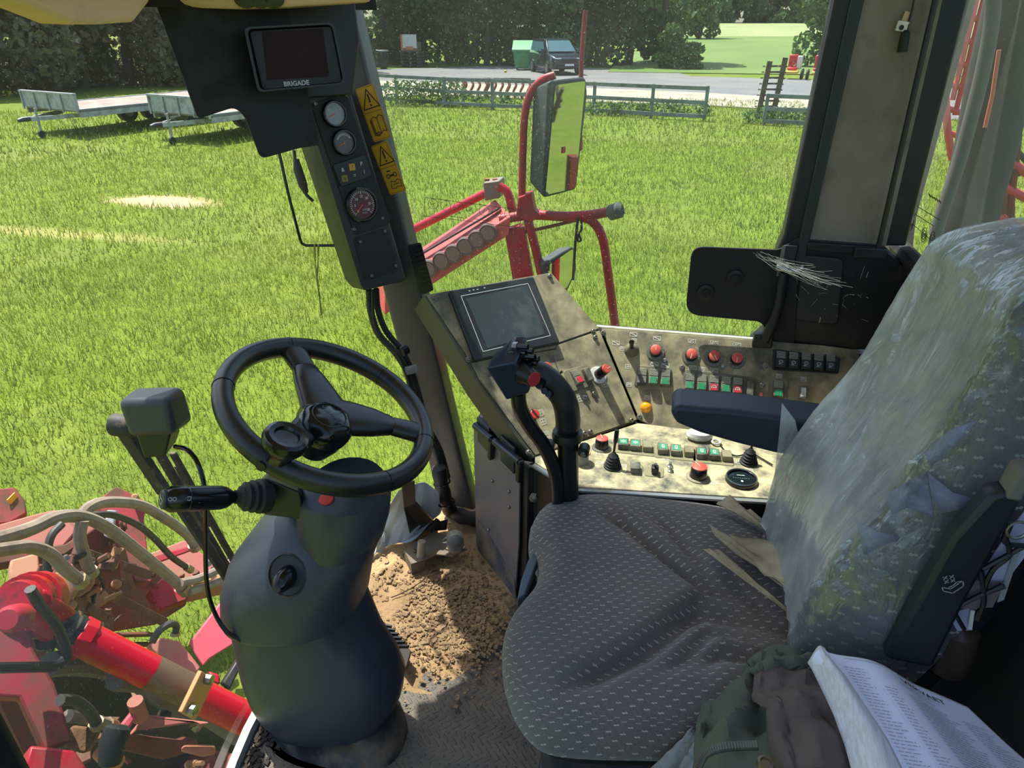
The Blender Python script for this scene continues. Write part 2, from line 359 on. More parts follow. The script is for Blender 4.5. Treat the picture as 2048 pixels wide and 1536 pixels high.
for i, px in enumerate(range(1330, 1760, 42)):
    Y = 206+random.uniform(-3, 3); P = PY(px, 60, Y); hh = random.uniform(13, 20)
    tree('ridge_tree', 'woodland tree on the ridge above the wheat, '+('first', 'second', 'third', 'fourth', 'fifth', 'sixth', 'seventh', 'eighth', 'ninth', 'tenth', 'eleventh')[i]+' from the dark wood', P.x, Y, 1.2, hh, 11, leafs[2], 2400, 1.0, -.02, 'trees on the ridge', False, nc=9)
# hedge beyond the trailers
for i, (px, yb, lb) in enumerate(((-60, 168, 'tall hedge tree farther back, behind the far trailer tailgate'), (130, 160, 'tall hedge tree farther back, behind the far trailer deck'), (300, 152, 'tall hedge tree farther back, left of the visor board'), (490, 140, 'tall hedge tree farther back, behind the visor board'), (-140, 196, 'tall hedge tree at the far left beyond the grass'), (-30, 190, 'tall dark hedge tree behind the tailgate of the far trailer'), (80, 182, 'tall hedge tree behind the coupling of the far trailer'), (170, 176, 'tall hedge tree behind the middle of the far trailer'), (260, 170, 'tall hedge tree above the deck of the far trailer'), (345, 166, 'tall brownish hedge tree beside the black visor board'), (440, 160, 'tall hedge tree hidden mostly by the black visor board'), (540, 150, 'tall hedge tree seen below the visor board'), (625, 145, 'hedge tree behind the gauge housing'))):
    P = PZ(px, yb, GROUND); tree('hedge_tree', lb, P.x, P.y, GROUND, random.uniform(7, 9), 6.0, leafs[3 if i in (5, 6, 8, 9) else 0], 5600, .17, -.03, 'hedge trees beyond the trailers')
# tall weeds along the rail fence
def weeds(name, label, pts, hgt, mat, cnt, group):
    V = leaves([(p.x, p.y, GROUND+hgt*.5, .7, .35, hgt*.55) for p in pts], cnt, .055); c = sum(pts, Vector())/len(pts)
    t = T(name, label, 'weeds', (c.x, c.y, GROUND), group); qmesh('foliage', V, mat, t)
weeds('weed_clump', 'tall leafy weeds grown up through the fence beside the yellow stickers', [PZ(x, 212, GROUND) for x in (800, 835, 870, 900)], .85, leafs[1], 1500, 'weeds along the fence')
weeds('weed_clump', 'weeds behind the fence just left of the large mirror', [PZ(x, 214, GROUND) for x in (930, 985, 1040)], .45, leafs[1], 800, 'weeds along the fence')
weeds('weed_clump', 'weeds at the foot of the fence right of the large mirror', [PZ(x, 231, GROUND) for x in (1210, 1260, 1320, 1380)], .4, leafs[1], 1200, 'weeds along the fence')
weeds('weed_clump', 'weeds at the foot of the short fence by the rusty harrow', [PZ(x, 248, GROUND) for x in (1530, 1580, 1620)], .45, leafs[1], 900, 'weeds along the fence')
# ------------------------------------------------------------ rail fence
timber = M('weathered fence timber', (120, 130, 122), .85, dirt=((86, 94, 84), 3, .4, .7))
def fence(name, label, base, hgt, group):
    B = [Vector(b) for b in base]; t = T(name, label, 'fence', B[0], group)
    for p in B: mk('post', G().bar(p-Vector((0, 0, .2)), p+Vector((0, 0, hgt)), .10, .10, (1, 0, 0)), timber, t, bev=.008)
    for k, fz in enumerate((.93, .53, .14)):
        g = G()
        for p, q in zip(B, B[1:]): g.bar(p+Vector((0, -.06, hgt*fz)), q+Vector((0, -.06, hgt*fz)), .04, .11)
        mk('rail', g, timber, t, bev=.005)
def fp(lst): return [PZ(x, y, GROUND) for x, y in lst]
fence('rail_fence', 'long weathered three-rail timber fence running behind the red mirror frame', fp([(755, 203), (795, 207), (890, 214), (985, 219), (1085, 223), (1187, 229), (1302, 236), (1408, 242)]), .98, None)
fence('rail_fence', 'short three-rail timber fence right of the rusty harrow', fp([(1527, 250), (1640, 256), (1760, 263)]), .85, None)
# ------------------------------------------------------------ yard things
def gp(x, y): return PZ(x, y, GROUND)
skipc = M('green skip paint', (70, 150, 92), .5, dirt=((56, 110, 72), 3, .5, .8))
P = gp(1050, 141); t = T('wheeled_skip', 'green lidded waste skip under the dark trees left of the car', 'skip', P)
F = Fr(P, (1, .12, 0), (0, 1, 0)); W = 1.55
g = G(); g.taper([F.p(a, b, .15) for a, b in ((-.6, 0), (.6, 0), (.6, 1), (-.6, 1))], [F.p(a, b, 1.15) for a, b in ((-.75, -.12), (.75, -.12), (.75, 1.1), (-.75, 1.1))]); mk('body', g, skipc, t, bev=.02)
g = G(); g.prism([F.p(-.8, -.16, 1.16), F.p(-.8, 1.15, 1.16), F.p(-.8, 1.15, 1.62), F.p(-.8, .8, 1.66)], F.u*1.6); mk('lid', g, M('pale green lid', (120, 190, 128), .45), t, bev=.02)
for sx in (-.5, .5): mk('wheel', G().lathe(Fr(F.p(sx, .1, .09), (0, 1, 0), (0, 0, 1)), [(.09, -.03), (.09, .03)], 14), rubber, t)
mk('rim', G().fbox(F, -.8, .8, -.17, -.1, 1.06, 1.14), skipc, t)
# car
carp = M('dark grey car paint', (44, 54, 62), .25, .3, coat=.6); glassd = M('tinted car glass', (70, 104, 110), .08, spec=.9)
P = gp(1128, 151); yw = math.radians(-62)
t = T('car', 'dark grey off-road car parked facing the yard under the trees', 'car', P)
F = Fr(P, (math.cos(yw), math.sin(yw), 0), (-math.sin(yw), math.cos(yw), 0)).off(-2.0, .15)     # u = nose direction, v = left side
def sec(a, zs, wd): return [F.p(a, v, z) for v, z in ((-wd, zs[0]), (-wd*1.02, zs[1]), (-wd*.96, zs[2]), (wd*.96, zs[2]), (wd*1.02, zs[1]), (wd, zs[0]))]
g = G(); g.loft([sec(-2.2, (.45, .8, 1.0), .88), sec(-2.0, (.35, .8, 1.12), .96), sec(0.4, (.3, .8, 1.14), .97), sec(1.2, (.3, .8, 1.12), .96), sec(2.15, (.32, .8, .98), .93), sec(2.38, (.42, .75, .86), .8)]); mk('body', g, carp, t, bev=.06, seg=3)
g = G(); g.loft([[F.p(a, v, z) for v, z in ((-.9, 1.1), (-w_, h_), (w_, h_), (.9, 1.1))] for a, w_, h_ in ((-2.1, .8, 1.25), (-1.95, .72, 1.78), (-.2, .72, 1.84), (.35, .70, 1.76), (1.15, .82, 1.13))]); mk('cabin', g, carp, t, bev=.05, seg=3)
g = G(); g.add([F.p(.45, -.66, 1.70), F.p(.45, .66, 1.70), F.p(1.16, .80, 1.16), F.p(1.16, -.80, 1.16)], [(0, 1, 2, 3)])
for q in g.v: q += F.u*.03+F.n*.03
mk('windscreen', g, glassd, t)
for sgn in (-1, 1):
    g = G(); g.add([F.p(a, sgn*w_, z) for a, w_, z in ((-1.8, .925, 1.18), (.75, .925, 1.18), (.2, .79, 1.66), (-1.75, .79, 1.68))], [(0, 1, 2, 3)]); mk('side_window', g, glassd, t)
    for a in (-1.35, 1.4):
        wf = Fr(F.p(a, sgn*.9, .37), F.u, F.n); wh = mk('wheel', G().lathe(wf, [(.2, -.1), (.36, -.1), (.37, 0), (.36, .1), (.2, .1)], 20), rubber, t); mk('hub', G().lathe(wf, [(.21, -.105), (.23, 0), (.21, .105)], 14), steel, wh)
    mk('headlight', G().fbox(F, 2.2, 2.36, sgn*.62-.17, sgn*.62+.17, .78, .9), M('lamp glass', (190, 200, 205), .1), t, bev=.02)
    mk('door_mirror', G().fbox(F, .75, .95, sgn*1.02-.1, sgn*1.02+.1, 1.15, 1.32), carp, t, bev=.03)
mk('grille', G().fbox(F, 2.3, 2.41, -.42, .42, .66, .84), black, t); mk('bumper', G().fbox(F, 2.2, 2.42, -.85, .85, .36, .56), black, t, bev=.04)
mk('number_plate', G().fbox(F, 2.41, 2.43, -.26, .26, .5, .61), whitepl, t)
# stacked crates with a paper board
P = gp(825, 134); F = Fr(P, (1, -.05, 0), (0, 1, 0)); wood_m = M('crate wood', (140, 118, 92), .85, dirt=((96, 84, 70), 4, .4, .7))
t = T('pallet_stack', 'stack of timber pallets at the wood edge', 'pallets', P)
for k in range(5):
    g = G()
    for q in range(6): g.fbox(F, -.7, .7, -.5+.18*q, -.38+.18*q, .12+.2*k, .15+.2*k)
    for q in (-.6, 0, .55): g.fbox(F, q, q+.1, -.5, .52, .0+.2*k, .12+.2*k)
    mk('pallet', g, M('old pallet wood', (92, 84, 76), .9), t)
t = T('crate', 'orange and white crate standing on the pallet stack', 'crate', F.p(0, 0, 1.0))
mk('box', G().fbox(F, -.55, .55, -.4, .4, .97, 1.5), wood_m, t, bev=.01); mk('panel', G().fbox(F, -.42, .55, -.43, -.4, 1.15, 1.95), whitepl, t); mk('side_board', G().fbox(F, -.55, -.42, -.44, -.4, 1.0, 1.95), M('orange board', (196, 120, 84), .7), t); mk('slot', G().fbox(F, -.2, .3, -.435, -.4, 1.05, 1.25), M('orange board', (196, 120, 84), .7), t)
P = gp(757, 138); F = Fr(P, (1, -.05, 0), (0, 1, 0)); t = T('trailer_bin', 'dark grey metal bin standing left of the pallet stack', 'bin', P)
mk('body', G().fbox(F, -.9, .5, -.4, .5, .1, 1.0), darkgrey, t, bev=.02); mk('rim', G().fbox(F, -.95, .55, -.45, .55, 1.0, 1.08), galv, t)
for a in (-.7, .3): mk('foot', G().fbox(F, a, a+.1, -.35, .45, 0, .1), darkgrey, t)
# feed trough wagons: rusty hay racks standing on the pale track behind the fence
rust = M('rusty red iron', (138, 84, 62), .8, dirt=((92, 60, 48), 5, .4, .7))
for i, px in enumerate((905, 950, 995, 1035)):
    P = gp(px, 197+.004*(px-900)); F = Fr(P, (1, -.1, 0), (0, 1, 0)); t = T('cultivator_frame', 'rusty brown tined frame behind the fence, '+('nearest the weeds', 'second from the weeds', 'third from the weeds', 'nearest the red mirror frame')[i], 'farm implement', P, 'implements behind the fence')
    mk('beam', G().fbox(F, -.52, .52, -.05, .05, .62, .74), M('grey iron', (96, 90, 84), .8), t)
    for k in range(4): a = -.42+.28*k; mk('tine', G().tube(spl([F.p(a, 0, .66), F.p(a+.12, -.1, .5), F.p(a+.02, -.15, .25), F.p(a+.12, -.2, .02)], 4), .05, 6), rust, t)
# harrow standing on edge by the gap
P0 = gp(1520, 238); F = Fr(P0, (1, -.1, 0), (0, 0, 1)); t = T('harrow', 'rusty spiked harrow standing on end in the fence gap', 'harrow', P0)
g = G(); 
for a, h0, h1 in ((-.08, 0, 1.62), (.34, 0, 1.72)): g.bar(F.p(a, 0), F.p(a+.12, h1), .15, .10, F.n)
mk('frame', g, M('rusty iron', (104, 86, 70), .85, dirt=((70, 60, 52), 8, .4, .7)), t)
for k in range(9):
    b = .2+.16*k; g = G(); g.bar(F.p(-.1+.01*k, b), F.p(.44+.01*k, b+.02), .05, .05, F.n)
    for a in (-.22, .02, .2, .4): g.tube([F.p(a+.01*k, b), F.p(a+.07+.01*k, b, .02)], .02, 5)
    mk('tine_bar', g, M('rusty iron', (104, 86, 70)), t)
# pedal karts
for i, (px, py) in enumerate(((1582, 158), (1634, 160))):
    P = gp(px, py); F = Fr(P, (1, -.2, 0), (.2, 1, 0)); t = T('pedal_kart', ('pedal kart with a red seat, nearer the harrow', 'pedal kart with a red and white seat, nearer the black pillar')[i], 'pedal kart', P, 'pedal karts on the yard'); s = 1.0
    mk('frame', G().fbox(F, -.3*s, .3*s, -.6, .5, .28, .4), M('yellow frame', (214, 176, 74), .5), t, bev=.03)
    g = G().fbox(F, -.28, .2, .1, .5, .4, .55); g.fbox(F, -.28, .2, .4, .55, .5, 1.15); mk('seat', g, M('red seat', (198, 40, 48), .45), t, bev=.06)
    mk('seat_back', G().fbox(F, .12, .4, .38, .58, .45, 1.1), whitepl if i == 0 else M('blue grey seat', (150, 150, 170), .5), t, bev=.06)
    for sx in (-1, 1):
        for b in (-.55, .45):
            wf = Fr(F.p(sx*.5, b, .25), F.v, F.n); wh = mk('wheel', G().ring(wf, .19, .06, 18, 8), rubber, t); mk('hub', G().lathe(wf, [(.13, -.05), (.13, .05)], 12), whitepl, wh)
    mk('steering_wheel', G().ring(Fr(F.p(0, -.05, .75), F.u, F.n+F.v*.6), .14, .02, 16, 5), black, t)
# flatbed trailers
deckm = M('trailer deck boards', (158, 144, 130), .8, dirt=((128, 112, 100), 2.5, .4, .7))
def trailer(label, p_left, p_right, yawd, Ld=4.6):
    A = Vector(p_left); B = Vector(p_right); c = (A+B)/2; u = (B-A).normalized(); wd = (B-A).length; v = Vector((math.cos(yawd), math.sin(yawd), 0))
    F = Fr((c.x, c.y, GROUND), u, v); t = T('flatbed_trailer', label, 'trailer', (c.x, c.y, GROUND), 'flatbed trailers'); h = wd/2
    mk('deck', G().fbox(F, -h, h, 0, Ld, .62, .68), deckm, t)
    g = G(); 
    for a in (-h, h-.05): g.fbox(F, a, a+.05, 0, Ld, .5, .70)
    g.fbox(F, -h, h, Ld-.05, Ld, .5, .7); mk('side_rail', g, galv, t)
    g = G(); g.fbox(F, -h, h, -.05, 0, .66, 1.04); g.fbox(F, -h, h, -.09, .01, 1.03, 1.07)
    for k in range(5): a = -h+k*(2*h-.05)/4; g.fbox(F, a, a+.05, -.08, -.05, .6, 1.05)
    mk('headboard', g, galv, t)
    g = G(); 
    for sx in (-1, 1): g.bar(F.p(sx*h*.55, .6, .5), F.p(sx*.04, -.62, .46), .06, .1)
    mk('drawbar', g, galv, t)
    mk('coupling', G().tube([F.p(0, -.55, .47), F.p(0, -.8, .47), F.p(0, -.92, .45)], [.06, .06, .045], 8), M('coupling iron', (70, 72, 74), .5, .5), t)
    mk('jockey_leg', G().tube([F.p(.12, -.5, .72), F.p(.12, -.5, .06)], .03, 8), galv, t); mk('jockey_wheel', G().lathe(Fr(F.p(.12, -.5, .09), F.v, F.n), [(.09, -.03), (.09, .03)], 12), rubber, t)
    for sx in (-1, 1):
        for b in (Ld*.52, Ld*.52+.75):
            wf = Fr(F.p(sx*(h-.2), b, .3), F.v, F.n); wh = mk('wheel', G().lathe(wf, [(.15, -.1), (.29, -.1), (.3, 0), (.29, .1), (.15, .1)], 18), rubber, t); mk('hub', G().lathe(wf, [(.15, -.11), (.16, 0), (.15, .11)], 12), galv, wh)
def gz(x, y): return PZ(x, y, GROUND+.66)
trailer('far flatbed trailer with its drawbar towards the left, boarded deck in full view', gz(52, 212), gz(160, 222), math.radians(60), 5.2)
trailer('nearer flatbed trailer half hidden by the black visor board', gz(305, 222), gz(425, 232), math.radians(50), 5.0)
# ------------------------------------------------------------ cab shell
def WSX(Y, z): return -.80+.30*((Y-1.0)/.72)**2-.18*z
RW_Y, RW_X = 1.80, .585                                   # right wall and rear wall of the cab
fl = N('chequer plate floor'); co = fl.co()
f = fl.ramp(fl.noise(4.5, 8, .7), .38, .66); fl.l(fl.mix(f, L((88, 83, 75)), L((126, 114, 96))), fl.b.inputs['Base Color'])
sp = fl.n('SeparateXYZ'); fl.l(co, sp.inputs[0])
def lugs(a, b, s):                                        # slanted raised lugs of chequer plate
    p = fl.math('MULTIPLY', fl.math('ADD', a, b), s); q = fl.math('MULTIPLY', fl.math('SUBTRACT', a, b), s*.36)
    x = fl.math('ABSOLUTE', fl.math('SUBTRACT', fl.math('FRACT', p), .5)); y = fl.math('ABSOLUTE', fl.math('SUBTRACT', fl.math('FRACT', fl.math('ADD', q, fl.math('MULTIPLY', fl.math('FLOOR', p), .5))), .5))
    return fl.math('MULTIPLY', fl.ramp(x, .16, .28, 1, 0), fl.ramp(y, .28, .36, 1, 0))
ck = fl.math('GREATER_THAN', fl.math('FRACT', fl.math('MULTIPLY', fl.math('FLOOR', fl.math('MULTIPLY', sp.outputs[1], 22)), .5)), .25)
h1 = lugs(sp.outputs[0], sp.outputs[1], 60); h2 = lugs(sp.outputs[0], fl.math('MULTIPLY', sp.outputs[1], -1), 60)
hh = fl.math('ADD', fl.math('MULTIPLY', h1, ck), fl.math('MULTIPLY', h2, fl.math('SUBTRACT', 1, ck)))
fl.bump(fl.math('ADD', hh, fl.math('MULTIPLY', f, -.6)), .55, .003); fl.b.inputs['Roughness'].default_value = .55; fl.b.inputs['Specular IOR Level'].default_value = .4
edge = [(WSX(y, 0)+.02, y) for y in np.linspace(.22, RW_Y, 22)]
g = G(); g.prism([(x, y, -.05) for x, y in edge]+[(RW_X, RW_Y, -.05), (RW_X, .22, -.05)], (0, 0, .05)); st('floor', g, fl.m)
es = [q for q in edge if q[1] < 1.12]; g = G(); g.prism([(x-.018, y, -.06) for x, y in es]+[(x, y, -.06) for x, y in es[::-1]], (0, 0, .085)); st('trim_1', g, M('white sill strip', (184, 182, 172), .6, dirt=((150, 140, 122), 12, .5, .8)))
cream = M('cream headliner', (226, 188, 152), .85, dirt=((178, 146, 116), 6, .5, .85), bump=(250, .15, .002))
# glass: thin, with dust and scratches that catch the light
def glass_mat(name, dust, lo, hi, tint=(250, 252, 250)):
    n = N(name); n.t.nodes.remove(n.b); tr = n.n('BsdfTransparent'); tr.inputs[0].default_value = L(tint)
    gl = n.n('BsdfGlossy'); gl.inputs['Roughness'].default_value = .03; df = n.n('BsdfDiffuse'); df.inputs[0].default_value = L((196, 196, 184)); tl = n.n('BsdfTranslucent'); tl.inputs[0].default_value = L((214, 212, 198))
    lw = n.n('LayerWeight'); lw.inputs[0].default_value = .12
    a = n.n('MixShader', _0=.5); n.l(df.outputs[0], a.inputs[1]); n.l(tl.outputs[0], a.inputs[2])
    co = n.co(); big = n.ramp(n.noise(2.2, 5, .6, co), .35, .75, lo, hi); spk = n.ramp(n.noise(240, 2, .5, co), .665, .73, 0, dust)
    st_ = n.n('Mapping'); st_.inputs['Scale'].default_value = (6, 6, 90); st_.inputs['Rotation'].default_value = (.5, .3, .2); n.l(co, st_.inputs[0]); scr = n.ramp(n.noise(3, 3, .6, st_.outputs[0]), .68, .78, 0, dust*.3)
    f = n.math('ADD', n.math('ADD', big, spk), scr); sz = n.n('SeparateXYZ'); n.l(co, sz.inputs[0]); f = n.math('ADD', f, n.ramp(sz.outputs[2], 1.1, 1.5, 0, hi*.6))  # dust denser towards the top, put in as haze over the trees
    m1 = n.n('MixShader'); n.l(n.math('MULTIPLY', lw.outputs['Fresnel'], .28), m1.inputs[0]); n.l(tr.outputs[0], m1.inputs[1]); n.l(gl.outputs[0], m1.inputs[2])
    m2 = n.n('MixShader'); n.l(f, m2.inputs[0]); n.l(m1.outputs[0], m2.inputs[1]); n.l(a.outputs[0], m2.inputs[2]); n.l(m2.outputs[0], n.out.inputs[0]); return n.m
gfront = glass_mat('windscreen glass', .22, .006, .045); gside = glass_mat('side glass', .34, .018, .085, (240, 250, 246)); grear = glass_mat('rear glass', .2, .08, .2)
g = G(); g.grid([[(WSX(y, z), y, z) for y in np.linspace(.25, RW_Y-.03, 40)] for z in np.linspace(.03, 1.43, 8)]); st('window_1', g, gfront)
# right A-pillar: leaning rounded post
PE = [PY(712, 0, RW_Y), PY(862, 580, RW_Y), PY(950, 1000, RW_Y)]
def pil(z): a, b = PE[0], PE[2]; t = (z-b.z)/(a.z-b.z); return b.x+(a.x-b.x)*t
def pring(z, w=.125):
    x = pil(z); o = rpoly([(x-w, RW_Y-.02), (x, RW_Y-.035), (x, RW_Y+.05), (x-w, RW_Y+.06)], [.03, .012, .03, .03], 4); return [(a, b, z) for a, b in o]
pillar_m = M('pillar paint', (84, 80, 80), .38, .2, dirt=((84, 78, 70), 5, .45, .85))
st('trim_2', G().loft([pring(z) for z in np.linspace(-.05, 2.18, 12)]), pillar_m)
# left A-pillar just inside the lower corner of the photograph
a, b = PY(-10, 1375, .42), PY(85, 1556, .42); d = (a-b).normalized()
g = G(); g.prism([b-d*.35, b-d*.35-Vector((.10, 0, 0)), a+d*.75-Vector((.10, 0, 0)), a+d*.75], (0, -.07, 0)); st('trim_3', g, black, bev=.015)
# right wall, window sill and window pane
g = G().box(-.47, RW_X, RW_Y, RW_Y+.06, -.05, .645); st('wall_right', g, black)
sill = M('pale dusty sill', (196, 190, 168), .7, dirt=((128, 120, 100), 14, .5, .8))
g = G(); g.prism([PY(1192, 652, RW_Y), PY(1640, 688, RW_Y), PY(1640, 696, RW_Y), PY(1192, 664, RW_Y)], (0, .012, 0)); st('trim_4', g, sill, bev=.003)
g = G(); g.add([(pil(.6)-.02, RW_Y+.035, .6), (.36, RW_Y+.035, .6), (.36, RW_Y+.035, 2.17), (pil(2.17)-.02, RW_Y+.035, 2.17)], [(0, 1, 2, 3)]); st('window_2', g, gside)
# B-pillar: black window frame, green-black seal, cloth panel
FBp = Fr((.32, RW_Y, 0), (1, -.05, 0), (0, 0, 1))
def on(F, pts, c=0): return [F.P(x, y, c) for x, y in pts]
seal = M('dark green seal', (32, 42, 38), .5)
cloth = N('grey cab cloth'); cc = cloth.co(); f = cloth.ramp(cloth.noise(4, 6, .65), .4, .7); f2 = cloth.ramp(cloth.noise(9, 3), .6, .8)
cloth.l(cloth.mix(f2, cloth.mix(f, L((118, 108, 96)), L((142, 134, 122))), L((80, 68, 56))), cloth.b.inputs['Base Color']); cloth.b.inputs['Roughness'].default_value = .95
wv = cloth.n('TexWave'); wv.inputs['Scale'].default_value = 120; cloth.l(cc, wv.inputs[0]); cloth.bump(wv.outputs[1], .25, .002)
g = G(); g.prism(on(FBp, [(1751, -400), (1801, -400), (1608, 478), (1540, 690), (1500, 690), (1530, 664), (1527, 640), (1555, 500), (1568, 470)]), FBp.n*-.07); st('trim_5', g, black, bev=.006)
g = G(); g.prism(on(FBp, [(1868, -780), (1906, -780), (1620, 480), (1606, 545), (1582, 545), (1598, 480)], .008), FBp.n*-.02); st('trim_6', g, seal, bev=.004)
g = G(); g.prism(on(FBp, [(1904, -780), (2064, -780), (1772, 492), (1617, 480)], -.004), FBp.n*-.05); st('wall_pillar', g, cloth.m)
g = G(); g.prism(on(FBp, [(1617, 478), (1760, 488), (1840, 560), (1800, 700), (1540, 700)], -.002), FBp.n*-.06); st('trim_7', g, black, bev=.004)
g = G(); g.prism(rp3 := on(FBp, rpoly([(1604, 508), (1688, 516), (1676, 648), (1590, 640)], 14), .0), FBp.n*.008); st('trim_8', g, darkgrey, bev=.004)
g = G(); g.prism(on(FBp, [(1616, 482), (1756, 492), (1752, 508), (1612, 497)], .0), FBp.n*.012); st('trim_9', g, black, bev=.003)
g = G(); g.prism(on(FBp, [(2062, -780), (2130, -780), (1812, 492), (1764, 492)], -.006), FBp.n*-.05); st('trim_15', g, black, bev=.004)
# rear wall, its window frame and pane
FRr = Fr((RW_X, 1.72, 0), (0, -1, 0), (0, 0, 1))
gl = rpoly([FRr.px(1938, -40), FRr.px(1790, 486), (1.2, FRr.px(1798, 486)[1]), (1.2, 2.17)], [.01, .05, .01, .01], 6)
zb = FRr.px(1798, 486)[1]; yl0 = FRr.px(1938, -40)[0]; yl1 = FRr.px(1790, 486)[0]
st('wall_rear', G().box(RW_X, RW_X+.05, .22, RW_Y+.06, -.05, zb-.055), M('dark rear lining', (40, 42, 46), .8, dirt=((62, 60, 58), 6, .5, .8), bump=(300, .2, .002)))
g = G(); out = [(yl1-.09, zb-.055), (1.3, zb-.055), (1.3, zb-.012), ]
g.tube([FRr.p(a, b, .0) for a, b in [(yl0, 2.17)]+[(yl1-.005, zb+.06), (yl1+.004, zb+.02), (yl1+.03, zb-.008)]+[(1.3, zb-.008)]], .022, 8, flat=(1, 0, 0)); st('trim_10', g, rubber)
g = G(); g.prism([FRr.p(a, b) for a, b in [(yl0-.085, 2.17), (yl1-.085, zb-.06), (1.3, zb-.06), (1.3, zb-.02), (yl1+.02, zb-.02), (yl1-.015, zb+.05), (yl0-.015, 2.17)]], FRr.n*-.04); st('trim_11', g, M('brown grey frame', (74, 66, 58), .7, dirt=((44, 40, 36), 10, .5, .8)), bev=.004)
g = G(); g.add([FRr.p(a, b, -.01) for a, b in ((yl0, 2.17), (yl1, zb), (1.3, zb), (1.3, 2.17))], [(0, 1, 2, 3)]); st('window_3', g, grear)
st('light_block_left', G().box(-.05, RW_X+.05, .17, .22, -.05, .45), black); st('light_block_post', G().box(.50, RW_X+.05, .17, .24, .45, 2.17), black, bev=.01)  # unseen wall and post added to cut fill light from the open side
# roof: high over the seat, with a lower header above the windscreen
g = G(); g.box(-.90, RW_X+.05, .2, RW_Y+.02, 2.16, 2.21); g.prism([(WSX(y, 1.43)-.02, y, 1.475) for y in np.linspace(.25, RW_Y-.03, 14)]+[(-.76, RW_Y-.03, 1.475), (-.76, .25, 1.475)], (0, 0, .73)); st('ceiling', g, cream)
g = G(); e = [(WSX(y, 1.43)+.01, y, 1.425) for y in np.linspace(.27, RW_Y-.05, 14)]; g.prism(e+[(x+.03, y, z) for x, y, z in e[::-1]], (0, 0, .06)); st('trim_12', g, black_mat)
FCe = Fr((-.92, .9, 1.4), (0, 1, 0), (-.18, 0, 1))
g = G(); g.prism(on(FCe, [(-60, -30), (240, -20), (226, 8), (196, 44), (120, 49), (70, 47), (0, 20), (-60, -2)]), (.07, 0, .0)); st('trim_13', g, cream, bev=.012)
FCo = Fr((-.7, 1.45, 1.4), (1, .35, 0), (0, 0, 1))
t = T('overhead_panel', 'cream moulded overhead panel with round dark vents above the pillar', 'overhead panel', FCo.P(530, 0))
g = G(); g.prism(on(FCo, [(325, -40), (330, -2), (346, 9), (400, 16), (470, 18), (545, 16), (640, 9), (735, 2), (750, -40)]), FCo.n*-.12); mk('panel', g, cream, t, bev=.01)
for x in (492, 520, 546): mk('vent', G().lathe(FCo.at(x, -2, .0), [(.02, -.01), (.022, .004), (.015, .008)], 20, 1, .75), M('dark green vent', (62, 66, 44), .5), t)
# ------------------------------------------------------------ console cabinet and its panels
A_, B_ = PZ(1065, 915, .47), PZ(1275, 843, .47); Cq = PY(1200, 655, 1.79)
FA = Fr(A_, B_-A_, Cq-A_)                                 # slanted corner face
FU = Fr(PZ(1278, 843, .47), (1, 0, 0), Vector((0, 1.79-1.642, .193)))      # upright face below the window
FL = Fr(PZ(1150, 972, .47), (1, .06, 0), (0, 1, 0))       # flat top
wallA, wallB = Vector((-.445, 1.601, 0)), Vector((-.262, 1.388, 0))
FS = Fr(wallB, wallB-wallA, (0, 0, 1))                    # side sheet of the cabinet (u towards the seat)
dark_cab = M('black cabinet sheet', (30, 31, 33), .5, dirt=((64, 60, 52), 6, .5, .85))
con = T('console_cabinet', 'black side console cabinet beside the seat, brushed grey hinged side sheet', 'console', (0, 1.5, 0))
front = [PZ(1070, 925, .468), PZ(1150, 973, .468), PZ(1540, 997, .468)]; front.append(front[-1]+(front[-1]-front[1]).normalized()*.22)
g = G(); loop = [Vector((wallB.x+.004, wallB.y+.004, 0))]+[Vector((p.x, p.y+.006, 0)) for p in front]+[Vector((front[-1].x, RW_Y, 0)), Vector((-.44, RW_Y, 0)), Vector((wallA.x+.01, wallA.y+.004, 0))]
g.prism(loop, (0, 0, .455)); mk('body', g, dark_cab, con, bev=.003)
sheet = M('brushed grey sheet', (124, 120, 122), .42, .3, dirt=((140, 118, 106), 5, .5, .8))
sp_ = [FS.p(*FS.px(x, y)) for x, y in [(950, 850), (985, 878), (1042, 925), (1040, 1085), (1032, 1195)]]+[wallA+Vector((0, 0, .0))]
side = mk('side_sheet', G().prism([Vector((p.x, p.y, max(p.z, 0))) for p in sp_], FS.n*.004), sheet, con, label='brushed grey metal side sheet')
g = G(); g.prism(on(FS, [(957, 1040), (985, 1080), (1030, 1160), (1033, 1195), (957, 1102)], .004), FS.n*.002); mk('mud_smear', g, M('dusty smear', (126, 112, 92), .9, dirt=((70, 74, 80), 16, .4, .62)), side)
for x, y in ((985, 962), (1018, 983), (1018, 1014), (977, 1060)): mk('rivet', G().sph(FS.P(x, y, .006), .005, 8, 5), steel, side)
for (x0, y0, x1, y1) in ((951, 851, 984, 879), (990, 883, 1041, 924)):
    h = mk('hinge', G().tube([FS.P(x0, y0, .012), FS.P(x1, y1, .012)], .010, 10), M('blue black hinge', (48, 54, 66), .3, .5), side)
    g = G(); g.fbox(FS.at((x0+x1)/2, (y0+y1)/2, .006), -.035, .035, -.045, .03, -.004, .003); mk('hinge_plate', g, M('blue black hinge', (48, 54, 66)), h, bev=.002)
    g = G(); g.bar(FS.P(x1, y1-4, .012), FS.P(x1-3, y1+38, .012), .014, .016); mk('clip', g, black, h, bev=.003)
mk('front_bolt', G().lathe(Fr(PY(1068, 995, 1.352), (1, 0, 0), (0, 0, 1)), [(.011, -.004), (.011, .006), (.006, .009)], 6), steel, con)
